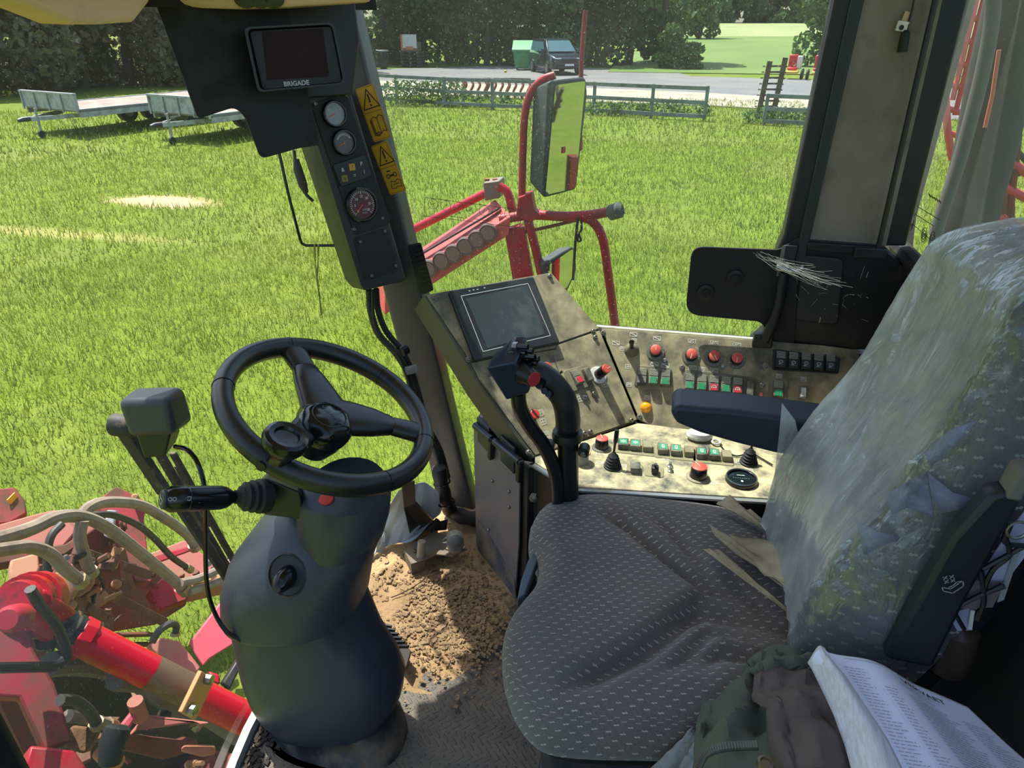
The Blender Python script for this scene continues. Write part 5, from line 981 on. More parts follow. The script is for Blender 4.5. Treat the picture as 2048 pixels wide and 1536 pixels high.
p = PZ(842, 1112, .055); mk('stub_post', G().tube([p, p+Vector((0, 0, .012)), p+Vector((.004, .004, .05))], [.013, .011, .011], 14), M('dusty post', (170, 160, 136), .6, dirt=((130, 112, 88), 30, .5, .8)), pp)
for x, y in ((830, 1104), (905, 1096), (926, 1098)): mk('bolt', G().lathe(Fr(PZ(x, y, .055), (1, 0, 0), (0, 1, 0)), [(.006, 0), (.006, .006), (.002, .007)], 6), steel, pp)
mk('back_bracket', G().prism([PZ(868, 1062, .055), PZ(893, 1060, .055), PZ(895, 1040, .09), PZ(872, 1046, .09)], (.0, .004, 0)), bkm, pp); mk('pedal_pad', G().tube([PZ(858, 1062, .075), PZ(876, 1040, .09)], .009, 8), rubber, pp); mk('ring_clip', G().ring(Fr(PZ(893, 1080, .075), (1, .3, .4), (0, 1, 0)), .013, .0025, 18, 6), M('grey clip', (150, 150, 146), .4, .6), pp)
jar = N('clear dusty jar'); jar.b.inputs['Transmission Weight'].default_value = .75; jar.b.inputs['Roughness'].default_value = .12; jar.b.inputs['Base Color'].default_value = L((196, 206, 206)); jar.b.inputs['IOR'].default_value = 1.3
p = PZ(911, 1100, .052); jt = T('clear_reservoir', 'small clear domed reservoir standing on the pedal plate', 'reservoir', p); f = Fr(p, (1, 0, 0), (0, 1, 0))
mk('dome', G().lathe(f, [(.021, .014), (.0245, .018), (.025, .045), (.023, .054), (.016, .060), (.001, .063)], 24), jar.m, jt); mk('collar', G().lathe(f, [(.019, 0), (.021, .004), (.021, .018)], 20), M('tan collar', (168, 150, 122), .5), jt); mk('deposit', G().sph(f.p(0, 0, .030), (.017, .017, .014), 12, 8), M('brown deposit', (104, 92, 72), .9), jt)
tp = T('tread_pedal', 'ribbed black foot pedal just right of the column base', 'pedal', PZ(800, 1330, 0)); lq = [PZ(x, y, z) for x, y, z in ((752, 1246, .05), (782, 1252, .05), (822, 1300, .06), (812, 1334, .05), (770, 1300, .02))]
mk('pad', G().prism(lq, (0, 0, -.014)), M('ribbed pedal rubber', (74, 70, 64), .7), tp, bev=.003); g = G()
for k in range(6): a = lq[0].lerp(lq[4], k/6+.05); b = lq[1].lerp(lq[2], k/6+.05); g.bar(a+Vector((0, 0, .003)), b+Vector((0, 0, .003)), .005, .005)
mk('ribs', g, black, tp); mk('arm', G().bar(PZ(770, 1290, .02), PZ(800, 1330, .0), .03, .02), black, tp)
# ------------------------------------------------------------ outside: mirror frame, boom, front linkage, rear machinery
YM = 2.45
mf = T('mirror_frame', 'red tubular mirror frame with a black end cap outside the side window', 'mirror frame', PY(1060, 560, YM))
def mt(name, pts, r, mat=red, n=10, Y=YM, k=6, parent=None): return mk(name, G().tube(spl([PY(x, y, Y) for x, y in pts], k), r, n), mat, parent or mf)
mt('post', [(1110, 150), (1085, 160), (1062, 185), (1050, 230), (1046, 300), (1044, 392)], .013)
mt('reflection', [(1171, 20), (1166, 80), (1162, 150), (1160, 300)], .008, M('dull red aerial', (150, 44, 48), .6), Y=YM+.12); mk('reflection_clip', G().bar(PY(1160, 290, YM+.12), PY(1120, 300, YM), .02, .02), red, mf)  # pole and clip added to stand in for a thin red reflection
mt('cross_bar', [(1000, 438), (1065, 430), (1130, 433), (1180, 430), (1216, 424)], .017)
mt('outer_leg', [(1165, 434), (1188, 446), (1206, 480), (1218, 560), (1232, 665)], .016)
mt('inner_leg', [(1056, 440), (1072, 500), (1085, 560)], .016); mk('flat_leg', G().bar(PY(1030, 455, YM), PY(1055, 590, YM), .07, .03, (0, 1, 0)), red, mf, bev=.004)
mk('bracket', G().prism([PY(x, y, YM-.03) for x, y in ((1036, 395), (1062, 385), (1068, 420), (1082, 432), (1060, 446), (1032, 430))], (0, .05, 0)), red, mf, bev=.004); mt('rod', [(1032, 468), (1100, 453), (1162, 438)], .006, rust)
p = PY(1045, 600, YM); mk('mount_arm', G().bar(p, Vector((p.x, RW_Y+.055, p.z)), .06, .06), red, mf, bev=.004)
mk('end_cap', G().tube([PY(1219, 425, YM-.01), PY(1222, 425, YM-.012), PY(1240, 420, YM-.03), PY(1243, 420, YM-.03)], [.018, .027, .027, .02], 18), M('dusty grey cap', (72, 78, 76), .7, dirt=((110, 112, 104), 20, .5, .8)), mf)
dustblack = M('dusty mirror shell', (58, 64, 64), .6, dirt=((128, 134, 126), 40, .55, .8)); mir = M('mirror glass', (196, 200, 190), .03, 1.0, dirt=((170, 170, 150), 5, .75, .95))
def mirror(label, outq, glassq, Y, th, dep):
    F = Fr(PY(*outq[0], Y), (math.cos(th), math.sin(th), 0), (0, 0, 1)); t = T('wing_mirror', label, 'mirror', F.P(*outq[-1]), 'wing mirrors')
    A = on(F, rpoly(outq, 9)); c = sum(A, Vector())/len(A); Bk = [c+(p-c)*.82-F.n*dep for p in A]; mk('shell', G().taper(A, Bk), dustblack, t, bev=.008, ang=45)
    mk('glass', G().prism(on(F, rpoly(glassq, 5), .001), F.n*.002), mir, t); return t, F
mirror('large rectangular wing mirror on the red post', ((1098, 160), (1172, 152), (1176, 186), (1153, 380), (1086, 398)), ((1110, 170), (1170, 162), (1150, 376), (1090, 390)), YM-.06, math.radians(58), .085)
mirror('small wide-angle mirror lower down, half hidden by the corner panel', ((1085, 528), (1148, 490), (1155, 540), (1135, 585), (1100, 570)), ((1092, 533), (1145, 497), (1150, 540), (1132, 578), (1104, 566)), YM-.05, math.radians(50), .06)
hk = T('hook_cord', 'dark cord with a small hook hanging from the red cross bar', 'hook', PY(1155, 570, YM-.03)); mk('cord', G().tube(spl([PY(x, y, YM-.03) for x, y in ((1156, 434), (1152, 470), (1149, 510), (1146, 560))], 5), .005, 7), darkgrey, hk); mk('hook', G().tube(spl([PY(x, y, YM-.03) for x, y in ((1162, 440), (1163, 458), (1158, 468), (1162, 480), (1156, 482), (1155, 468))], 5), .004, 7), black, hk)
# red boom; its discs stand in for the decal's shadow
bm_ = T('disc_boom', 'red box-section boom with round discs for the decal shadow in front of the pillar', 'boom', PY(930, 520, YM))
top = [PY(x, y, Y) for x, y, Y in ((756, 554, 2.62), (990, 398, 2.62), (1022, 432, 2.42), (770, 582, 2.42))]; bot = [PY(x, y, Y) for x, y, Y in ((756, 610, 2.62), (990, 450, 2.62), (1018, 470, 2.42), (770, 630, 2.42))]
mk('beam', G().taper(top, bot), M('sun bleached red', (214, 92, 88), .5, dirt=((196, 74, 70), 6, .45, .75)), bm_, bev=.004)
Fb = Fr(top[3], top[2]-top[3], top[3]-bot[3])
g_c = 0
for i, x in enumerate((858, 884, 908, 932, 955, 977)):
    y = 536-(x-858)*.60; f = Fb.at(x, y, .004); l_ = mk('decal_shadow_disc', G().lathe(f, [(.034, 0), (.034, .012), (.030, .016), (.027, .012), (.001, .014)], 22), M('decal shadow rim', (112, 84, 80), .6), bm_); mk('lens', G().disc(f, .026, .0145, 18), M('decal shadow face', (140, 104, 98), .3), l_)  # discs added for the window decal's shadow and reflection on the beam
mk('rail', G().tube([PY(765, 490, 2.6), PY(984, 380, 2.6)], .016, 12), red_clean, bm_); mk('clamp_block', G().prism([PY(x, y, 2.56) for x, y in ((966, 366), (998, 362), (1000, 396), (970, 402))], (0, .09, 0)), M('dusty steel', (128, 116, 104), .6, .3), bm_, bev=.003)
for x in (974, 990): mk('bolt', G().lathe(Fr(PY(x, 363, 2.6), (1, 0, 0), (0, 1, 0)), [(.010, 0), (.010, .01), (.004, .012)], 6), rust, bm_)
mk('bent_tube', G().tube(spl([PY(x, y, 2.55) for x, y in ((998, 372), (1014, 384), (1022, 408), (1030, 440))], 5), .016, 10), red, bm_); mk('slot_strip', G().bar(PY(840, 512, 2.5)+Vector((0, 0, .004)), PY(1000, 418, 2.5)+Vector((0, 0, .004)), .03, .006), darkgrey, bm_)
mk('support', G().prism([PY(x, y, 2.5) for x, y in ((1008, 460), (1040, 450), (1066, 580), (1030, 590))], (0, .04, 0)), red, bm_, bev=.004)
# decal printed on the side window
FD = Fr((0, RW_Y+.030, 0), (1, 0, 0), (0, 0, 1)); dc = G(); q = [FD.px(x, y) for x, y in ((850, 395), (1042, 420), (1040, 455), (848, 432))]; dc.line(FD, q, .0012, 0, True)
for k in range(7): x = 866+25.5*k; y = 408+3.3*k; f = FD.at(x, y); dc.ring(f, .0135, .0006, 18, 4); t_ = .5+.15*k; dc.line(f, [(-.007*math.cos(t_), -.007*math.sin(t_)), (.007*math.cos(t_), .007*math.sin(t_))], .0012)
dc.text(FD.at(866, 429), 'LS', .009); dc.line(FD, [FD.px(900, 432), FD.px(925, 436)], .0012); dc.line(FD, [FD.px(950, 438), FD.px(985, 443)], .0012)
decm = M('faint grey decal', (92, 66, 58), .8)
one('window_decal', 'faint line drawn gauge decal on the side window above the boom', 'decal', dc, decm, smooth=False)
FDr = Fr(FRr.p(0, 0, .004), FRr.u, FRr.v); dc = G(); ln_ = lambda pts, w=.0016: dc.line(FDr, [FDr.px(x, y) for x, y in pts], w)
ln_([(1822, 445), (1830, 428), (1868, 452), (1860, 478), (1822, 445)]); ln_([(1830, 410), (1880, 440)]); ln_([(1845, 388), (1842, 418)]); ln_([(1868, 400), (1862, 430)])
for x, y in ((1822, 448), (1848, 470), (1864, 478)): f = FDr.at(x, y); [dc.ring(f, r, .0008, 16, 4) for r in (.016, .010, .004)]
for k in range(5): ln_([(1858+5*k, 388+3*k), (1862+5*k, 394+3*k)], .003)
one('window_decal', 'line drawn vehicle decal on the rear window beside the backrest', 'decal', dc, M('dark decal', (52, 52, 46), .7), smooth=False)
# small fly and yellow splat on the window
one('squashed_insect', 'tiny yellow and black insect on the side window glass', 'insect', G().sph(FD.P(1011, 143, -.028), (.004, .002, .003), 8, 6), M('insect yellow', (220, 180, 50), .5))
# ---- front linkage below the windscreen
def X1(pts, X): return [PX(x, y, X) for x, y in pts]
def X2(pts, X):                                           # the same outline on a plate leaning back towards the sky
    c = sum(X1(pts, X), Vector())/len(pts); n_ = Vector((.55, -.22, .8)).normalized(); return [C0+ray(x, y)*((c-C0).dot(n_)/ray(x, y).dot(n_)) for x, y in pts]
dred_ = M('shaded mud red', (132, 50, 46), .7, dirt=((104, 74, 58), 6, .38, .62)); bits0 = M('black iron and shade', (46, 40, 36), .7, dirt=((74, 60, 48), 8, .5, .8))
fl_ = T('front_linkage', 'muddy red front linkage frame seen through the lower windscreen', 'machine frame', (-2.0, 1.3, GROUND))
def plate(name, pts, X, th, mat, parent=fl_, bev=.006, lb=None): flat = mat in (dred_, bits0); return mk(name, G().prism(X1(pts, X) if flat else X2(pts, X), (-th, 0, 0) if flat else (-th*.6, .02, -th*.7)), mat, parent, bev=bev, label=lb)
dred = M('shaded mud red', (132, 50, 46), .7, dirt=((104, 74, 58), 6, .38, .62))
pinkr = M('faded pink red paint', (204, 84, 100), .55, dirt=((150, 84, 70), 14, .55, .75))
sandred = M('sandy red paint', (184, 104, 96), .75, dirt=((166, 124, 100), 8, .4, .7))
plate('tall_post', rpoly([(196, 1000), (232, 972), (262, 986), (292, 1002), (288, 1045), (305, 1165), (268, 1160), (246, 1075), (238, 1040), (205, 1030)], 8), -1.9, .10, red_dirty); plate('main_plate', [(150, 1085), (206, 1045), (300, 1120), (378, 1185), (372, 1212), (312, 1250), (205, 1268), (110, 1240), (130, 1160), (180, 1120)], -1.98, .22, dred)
plate('arm_plate', [(-130, 1085), (62, 1030), (112, 1018), (120, 1030), (156, 1058), (128, 1092), (70, 1100), (-130, 1115)], -2.05, .12, sandred); plate('arm_side', [(-130, 1110), (70, 1096), (130, 1088), (170, 1062), (165, 1085), (130, 1110), (60, 1118), (-130, 1150)], -2.0, .08, red_dirty)
plate('stickered_plate', [(-130, 992), (28, 974), (50, 1000), (54, 1026), (20, 1046), (-130, 1060)], -2.2, .05, red_dirty)
plate('side_beam', [(296, 1108), (368, 1080), (385, 1085), (402, 1105), (470, 1130), (470, 1165), (400, 1180), (305, 1190)], -1.95, .16, sandred); plate('side_beam_face', [(300, 1112), (380, 1092), (382, 1102), (305, 1130)], -1.93, .03, red)
plate('red_bracket', [(298, 1182), (330, 1150), (362, 1162), (382, 1188), (374, 1200), (320, 1220)], -1.75, .08, red); plate('chain_bar', [(212, 1020), (232, 1022), (224, 1080), (206, 1072)], -1.86, .02, galv)
plate('cast_block', [(20, 1120), (75, 1105), (80, 1135), (70, 1160), (20, 1165)], -1.8, .08, M('tan mud block', (190, 138, 108), .9)); plate('red_casting', [(85, 1180), (120, 1118), (160, 1098), (165, 1130), (195, 1150), (190, 1175), (110, 1210)], -1.75, .12, red_dirty)
g = G()
for k in range(9): p = PX(247-1.6*k, 1046+7*k, -1.84); g.ring(Fr(p, (1, 0, 0) if k % 2 else (0, 1, 0), (0, 0, 1)), .014, .005, 10, 5)
mk('chain', g, rust, fl_)
for x, y, X, r, h in ((150, 1160, -1.62, .05, .06), (120, 1175, -1.6, .045, .05), (195, 1195, -1.7, .03, .05), (232, 1168, -1.7, .016, .04), (140, 1210, -1.6, .016, .03), (270, 994, -1.88, .014, .08)):
    p = PX(x, y, X); d = Vector((.5, -.5, .6)).normalized(); mk('valve_body', G().tube([p-d*h, p, p+d*h*.1], [r, r, r*.7], 12), M('tan valve', (150, 104, 74), .75, dirt=((172, 136, 92), 12, .4, .7)), fl_, bev=.003)
mk('yellow_tag', G().prism(X1([(15, 1000), (30, 985), (43, 1005), (32, 1020)], -2.17), (-.004, 0, 0)), yel, fl_)
# lower left red arm
plate('lift_arm', [(-130, 1236), (62, 1238), (68, 1300), (108, 1365), (148, 1482), (86, 1502), (38, 1395), (-130, 1385)], -1.25, .07, red_dirty); plate('arm_edge', [(60, 1232), (105, 1240), (110, 1300), (72, 1300)], -1.3, .05, M('dark grease', (48, 40, 38), .5))
plate('foot_plate', [(145, 1450), (205, 1457), (185, 1500), (165, 1508), (120, 1490)], -1.15, .05, mud); plate('lower_cross', [(60, 1490), (150, 1500), (190, 1560), (40, 1560)], -1.1, .10, red)
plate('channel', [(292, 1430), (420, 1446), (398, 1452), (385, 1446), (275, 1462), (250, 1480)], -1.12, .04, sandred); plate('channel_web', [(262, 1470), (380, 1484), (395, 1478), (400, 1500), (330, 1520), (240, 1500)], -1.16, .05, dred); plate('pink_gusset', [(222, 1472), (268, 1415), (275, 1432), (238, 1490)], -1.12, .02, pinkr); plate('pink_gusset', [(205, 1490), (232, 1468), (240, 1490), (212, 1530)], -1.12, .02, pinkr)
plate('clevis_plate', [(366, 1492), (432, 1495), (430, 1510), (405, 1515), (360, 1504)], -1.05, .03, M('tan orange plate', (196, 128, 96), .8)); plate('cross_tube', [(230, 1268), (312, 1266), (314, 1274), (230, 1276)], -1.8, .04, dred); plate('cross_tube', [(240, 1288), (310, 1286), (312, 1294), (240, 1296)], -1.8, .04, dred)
plate('slanted_plate', [(376, 1288), (440, 1205), (472, 1208), (478, 1282), (420, 1318), (405, 1335)], -1.45, .02, pinkr); plate('slanted_bracket', [(296, 1290), (322, 1275), (360, 1282), (402, 1335), (380, 1362), (340, 1330)], -1.5, .06, sandred); plate('black_tube', [(445, 1365), (486, 1300), (494, 1310), (460, 1380)], -1.2, .05, darkgrey); plate('rear_red_lug', [(418, 1342), (440, 1350), (440, 1370), (420, 1362)], -1.25, .04, red)
p = PX(270, 1402, -1.12); mk('pin', G().tube([p-Vector((0, 0, .06)), p], .018, 12), sandred, fl_); p = PX(232, 1530, -1.08); mk('tan_bush', G().tube([p, p+Vector((-.05, .02, .01))], .022, 12), M('tan bush', (190, 124, 90), .7), fl_)
plate('dark_shade_sheet', [(105, 1345), (190, 1352), (262, 1376), (330, 1410), (420, 1455), (500, 1470), (470, 1570), (150, 1570)], -1.45, .03, M('black iron and shade', (46, 40, 36), .7, dirt=((74, 60, 48), 8, .5, .8)));  # dark sheet added behind the cylinder in place of shaded gaps
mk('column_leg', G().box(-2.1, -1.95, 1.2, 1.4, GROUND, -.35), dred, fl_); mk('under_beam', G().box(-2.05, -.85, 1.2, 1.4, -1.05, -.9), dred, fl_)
rb = random.Random(11); bits = [M('tan valve', (150, 104, 74)), M('rusty bit', (104, 70, 54), .85, dirt=((140, 100, 76), 14, .45, .7)), M('black iron and shade', (46, 40, 36)), red_dirty, steel]
for k in range(46):                                       # bolts, unions and small brackets cluttering the linkage
    x, y, X = (rb.uniform(120, 250), rb.uniform(1110, 1240), -1.62) if k < 22 else ((rb.uniform(300, 460), rb.uniform(1100, 1180), -1.78) if k < 32 else (rb.uniform(160, 420), rb.uniform(1400, 1530), -1.3))
    p = PX(x, y, X); d = Vector((rb.uniform(-.2, 1), rb.uniform(-1, .4), rb.uniform(-.3, 1))).normalized(); r = rb.uniform(.008, .022); h = rb.uniform(.02, .07)
    if k % 3 == 0: mk('bracket', G().bar(p-d*h, p+d*h, r*2.6, r*.8), bits[k % 4], fl_, bev=.002)
    elif k % 3 == 1: mk('union', G().tube([p-d*h, p, p, p+d*h*.6], [r, r, r*.65, r*.65], 6), bits[(k+1) % 4], fl_)
    else: mk('bolt', G().tube([p-d*.02, p+d*.015], r*.7, 6), bits[4] if k % 2 else bits[1], fl_)
for x0, y0, x1, y1, X in ((150, 1100, 300, 1150, -1.72), (200, 1180, 330, 1245, -1.7), (110, 1180, 210, 1235, -1.62), (240, 1100, 262, 1180, -1.8)): mk('rib', G().bar(PX(x0, y0, X), PX(x1, y1, X), .03, .02, (1, 0, 0)), bits[1], fl_, bev=.003)
bp = T('rubber_post', 'black rubber buffer post standing in the red linkage', 'buffer', PX(222, 1528, -1.0)); mk('post', G().tube([PX(x, y, -1.0) for x, y in ((220, 1525), (224, 1490), (236, 1456), (238, 1450))], [.022, .026, .026, .018], 12), rubber, bp)
# cylinder
cyl = T('hydraulic_cylinder', 'bright red hydraulic cylinder with a clamp plate under the windscreen', 'hydraulic cylinder', PX(60, 1300, -1.3))
ca, cb = PX(60, 1225, -1.35), PX(520, 1452, -.93); cd = (cb-ca).normalized()
def along(x, y): d_ = ray(x, y); w0 = C0-ca; b_ = cd.dot(d_); D = d_.dot(d_)-b_*b_; s_ = (d_.dot(d_)*cd.dot(w0)-b_*d_.dot(w0))/D; return ca+cd*s_
r0 = .042
mk('barrel', G().tube([along(168, 1272), along(300, 1345)], r0, 22), red_clean, cyl); mk('barrel', G().tube([along(385, 1395), along(520, 1455)], r0, 22), red_clean, cyl)
mk('worn_section', G().tube([along(298, 1344), along(388, 1396)], r0*.995, 22), M('worn bare steel', (128, 106, 86), .5, .5, dirt=((104, 84, 70), 14, .4, .7)), cyl); mk('gland_nut', G().tube([along(152, 1268), along(178, 1280)], r0*1.18, 8), red_clean, cyl, bev=.003)
mk('coupling', G().tube([along(112, 1248), along(155, 1270)], r0*1.0, 16), M('grey coupling', (84, 82, 76), .5, .3, dirt=((120, 104, 70), 10, .5, .8)), cyl)
for q in ((126, 1255), (150, 1266)): p = along(*q); mk('hose_clip', G().tube([p-cd*.008, p+cd*.008], r0*1.1, 16), black, cyl)
p = PX(40, 1205, -1.32); d = Vector((.35, -.65, .6)).normalized(); e_ = mk('eye', G().tube([p-d*.10, p-d*.055, p-d*.055, p-d*.045, p-d*.045, p-d*.015, p-d*.015, p-d*.005, p-d*.005, p+d*.02], [.066, .066, .054, .054, .060, .060, .046, .046, .050, .046], 20), M('scuffed bright red paint', (176, 18, 32), .4, dirt=((58, 24, 24), 16, .5, .66)), cyl); p2 = PX(20, 1238, -1.22); mk('grease_pin', G().tube([p2-d*.05, p2, p2+d*.012], [.028, .028, .02], 12), red, e_); mk('eye_link', G().bar(p, along(112, 1248), .07, .09), red_clean, cyl, bev=.01)
cpn = [PX(x, y, -1.0) for x, y in ((404, 1342), (430, 1360), (392, 1440), (364, 1425))]; nn_ = (cpn[1]-cpn[0]).cross(cpn[3]-cpn[0]).normalized()
if nn_.dot(C0-cpn[0]) < 0: nn_ = -nn_
cpl = mk('clamp_plate', G().prism([p+nn_*.0 for p in cpn], nn_*-.012), M('tan clamp plate', (196, 140, 92), .7), cyl, bev=.002)
for x, y in ((412, 1358), (379, 1419)): f = Fr(PX(x, y, -1.0), cpn[1]-cpn[0], cpn[0]-cpn[3]); f = f if f.n.dot(nn_) > 0 else Fr(f.o, -f.u, f.v); mk('bolt_head', G().lathe(f, [(.013, 0), (.013, .016), (.009, .018)], 8), steel, cpl)
# hoses
hosem = M('mud grey hose', (150, 134, 116), .8, dirt=((112, 100, 88), 16, .45, .75)); hosed = M('dark hose', (70, 66, 62), .6, dirt=((120, 104, 88), 12, .5, .8))
def hose(lb, pts, X, r, m=hosem, fit=True):
    P = spl(X1(pts, X), 7); t = T('hydraulic_hose', lb, 'hose', P[-1], 'hydraulic hoses of the front linkage'); mk('hose', G().tube(P, r, 9), m, t)
    if fit: mk('fitting', G().tube([P[-1], P[-3]], r*1.35, 8), M('hose fitting', (160, 140, 114), .5, .4), t)
hose('thick tan hydraulic hose arching over the tall red post', [(160, 1050), (170, 1022), (200, 1006), (240, 1004), (285, 1012), (335, 1040), (375, 1070), (392, 1096)], -1.72, .019)
hose('long tan hydraulic hose arching across the red linkage to the bracket', [(-110, 1108), (50, 1062), (110, 1036), (160, 1033), (215, 1056), (280, 1105), (335, 1150), (372, 1182)], -1.62, .020)
hose('wrapped tan hydraulic hose on the left edge bending down to the valves', [(-110, 1118), (20, 1097), (60, 1094), (100, 1108), (130, 1138), (165, 1165)], -1.55, .018)
hose('thin dark hydraulic hose crossing in front of the tall red post', [(180, 1030), (225, 1030), (275, 1050), (310, 1078), (345, 1115), (382, 1140)], -1.75, .012, hosed)
hose('thin upright hydraulic hose rising from the red casting', [(124, 1048), (104, 1070), (96, 1100), (95, 1140), (102, 1165)], -1.58, .011, hosed); hose('short thick hydraulic hose standing in the middle of the linkage', [(165, 1042), (160, 1075), (170, 1115), (182, 1150)], -1.6, .018)
hose('tan hydraulic hose leaving the bracket, upper of two towards the column', [(360, 1166), (395, 1158), (440, 1138), (470, 1118)], -1.6, .016); hose('tan hydraulic hose leaving the bracket, lower of two towards the column', [(376, 1184), (410, 1174), (445, 1160), (470, 1140)], -1.6, .016)
hose('thick grey hydraulic hose running behind the bright red cylinder', [(100, 1328), (150, 1326), (210, 1334), (262, 1352), (320, 1392), (378, 1428)], -1.3, .03, M('grey hose', (104, 100, 96), .7), False); hose('grey hydraulic hose below the bright red cylinder near the clamp plate', [(230, 1360), (290, 1368), (340, 1400), (420, 1438), (480, 1478)], -1.2, .026, M('grey hose', (104, 100, 96)), False)
hose('black hydraulic hose looping across the red lift arm', [(-110, 1337), (60, 1334), (110, 1332), (132, 1315), (130, 1290), (112, 1250), (80, 1210), (60, 1178)], -1.18, .011, M('black hose', (34, 34, 36), .5), False)
hose('grey hydraulic hose curving down to the rubber buffer post', [(120, 1400), (150, 1402), (180, 1425), (196, 1452)], -1.1, .012, hosed); hose('thin bent hydraulic hose standing behind the cylinder', [(304, 1284), (318, 1262), (340, 1248), (352, 1252), (350, 1272)], -1.5, .012, hosed); hose('tan hydraulic hose lying low beside the foot plate', [(135, 1432), (180, 1438), (225, 1455)], -1.15, .014)
# ---- rear: red lattice conveyor, grey pipe, hose
lt = T('conveyor_cage', 'red welded lattice conveyor cage behind the rear window', 'machine frame', PY(1985, 560, 3.0)); YB = 3.6
def rod_(name, pts, r, Y=YB, m=None): mk(name, G().tube([PY(x, y, Y) for x, y in pts], r, 8), m or M('salmon red rod', (206, 70, 66), .5), lt)
for a, b in (((1925, 35), (1962, 38)), ((1918, 82), (1965, 84)), ((1908, 126), (1962, 136)), ((1895, 168), (1950, 182)), ((1882, 212), (1940, 232)), ((1896, 265), (1935, 278))): rod_('rung', [a, b], .012)
for a, b in (((1940, -20), (1888, 190)), ((1958, -20), (1905, 200)), ((1890, 180), (1902, 320)), ((1972, -20), (1910, 230))): rod_('upright', [a, b], .011)
rod_('corner_rail', [(1890, 178), (1895, 260), (1903, 310)], .016)
for a, b in (((2000, 310), (2060, 350)), ((2005, 372), (2060, 400)), ((1990, 430), (2045, 455)), ((1985, 470), (2040, 500)), ((2035, 100), (2048, 60))): rod_('rung', [a, b], .014, 2.6)
for a, b in (((2045, -10), (2000, 420)), ((2040, 240), (2010, 520)), ((2020, 300), (1985, 520))): rod_('upright', [a, b], .011, 2.6, red_dirty)
for a, b in (((1985, 250), (2060, 330)), ((1990, 300), (2050, 230)), ((2000, 260), (2040, 350)), ((1975, 240), (2030, 300)), ((1980, 280), (2035, 250))): rod_('dark_brace', [a, b], .010, 2.9, M('dark iron', (66, 52, 48), .7))
mk('side_plate', G().prism([PY(x, y, 2.8) for x, y in ((1960, 370), (2030, 350), (2030, 440), (1965, 470))], (0, .03, 0)), dred, lt); mk('side_plate', G().prism([PY(x, y, 3.0) for x, y in ((2020, -20), (2080, -20), (2080, 80), (2030, 60))], (0, .03, 0)), red_dirty, lt); mk('leg', G().prism([PY(x, y, 3.0) for x, y in ((1965, 440), (2010, 440), (1960, 700), (1920, 700))], (0, .05, 0)), dred, lt)
pm = M('dusty grey pipe', (74, 68, 66), .9, dirt=((58, 54, 52), 5, .4, .7))
dp = T('intake_duct', 'broad dusty grey duct leaning behind the rear window', 'duct', PY(1900, 480, 2.2)); mk('duct', G().tube(spl([PY(x+22, y, 2.2) for x, y in ((2030, -60), (2000, 60), (1972, 180), (1948, 300), (1915, 420), (1890, 520))], 5), [.075]*20+[.078]*10, 18), pm, dp)
mk('edge_hose', G().tube(spl([PY(x+16, y, 2.05) for x, y in ((1972, -60), (1968, 40), (1950, 140), (1925, 240), (1900, 330), (1870, 420), (1855, 470))], 5), .017, 12), M('pale grey hose', (104, 102, 98), .8), dp); mk('strap', G().tube([PY(x, y, 2.12) for x, y in ((1998, 100), (1985, 190), (1970, 255))], .005, 6), M('orange strap', (206, 120, 88), .7), dp)
# ------------------------------------------------------------ driver seat
def fabric(name, c1, c2, dash, su, sv):
    n = N(name); u_ = n.n('UVMap'); s = n.n('SeparateXYZ'); n.l(u_.outputs[0], s.inputs[0])
    v = n.math('MULTIPLY', s.outputs[1], sv); row = n.math('FLOOR', v); u = n.math('ADD', n.math('MULTIPLY', s.outputs[0], su), n.math('MULTIPLY', row, .5))
    fu = n.math('FRACT', u); fv = n.math('FRACT', v); wob = n.math('GREATER_THAN', fu, .21)
    d = n.math('MULTIPLY', n.math('MULTIPLY', n.math('LESS_THAN', fu, .40), n.math('GREATER_THAN', fv, n.math('ADD', .3, n.math('MULTIPLY', wob, .10)))), n.math('LESS_THAN', fv, n.math('ADD', .48, n.math('MULTIPLY', wob, .10))))
    co = n.co(); a = n.ramp(n.noise(5, 6, .65, co), .35, .7); fine = n.ramp(n.noise(420, 2, .5, co), .3, .7)
    col = n.mix(a, L(c1), L(c2)); col = n.mix(n.math('MULTIPLY', fine, .35), col, L((40, 38, 38))); col = n.mix(n.math('MULTIPLY', d, n.ramp(n.noise(9, 2, .5, co), .2, .6, .22, .6)), col, L(dash))
    n.l(col, n.b.inputs['Base Color']); n.b.inputs['Roughness'].default_value = .92; n.b.inputs['Specular IOR Level'].default_value = .2; n.b.inputs['Sheen Weight'].default_value = .25
    n.bump(n.math('ADD', fine, n.math('MULTIPLY', d, .8)), .35, .0012); return n.m
seatm = fabric('grey dashed seat fabric', (108, 104, 101), (118, 106, 97), (204, 198, 188), 46, 86)
backm = fabric('grey dashed back fabric', (76, 78, 88), (92, 88, 86), (206, 202, 194), 30, 46)
seat = T('driver_seat', 'grey patterned driver seat with torn clear plastic film over the backrest', 'seat', (.1, 1.01, 0))
ZS = .475
outp = [(1060, 1044), (1075, 1018), (1110, 995), (1180, 983), (1290, 984), (1400, 1000), (1480, 1018), (1560, 1054), (1640, 1100), (1690, 1180), (1690, 1290), (1640, 1380), (1540, 1440), (1420, 1460), (1300, 1464), (1200, 1462), (1110, 1452), (1062, 1430), (1030, 1390), (1010, 1340), (1004, 1280), (1014, 1238), (1038, 1205), (1066, 1170), (1078, 1125), (1072, 1095), (1058, 1070)]
OW = [PZ(x, y, ZS-.03) for x, y in outp]; OW = spl(OW+[OW[0]], 4)[:-1]; cen = sum(OW, Vector())/len(OW); cen.z = ZS
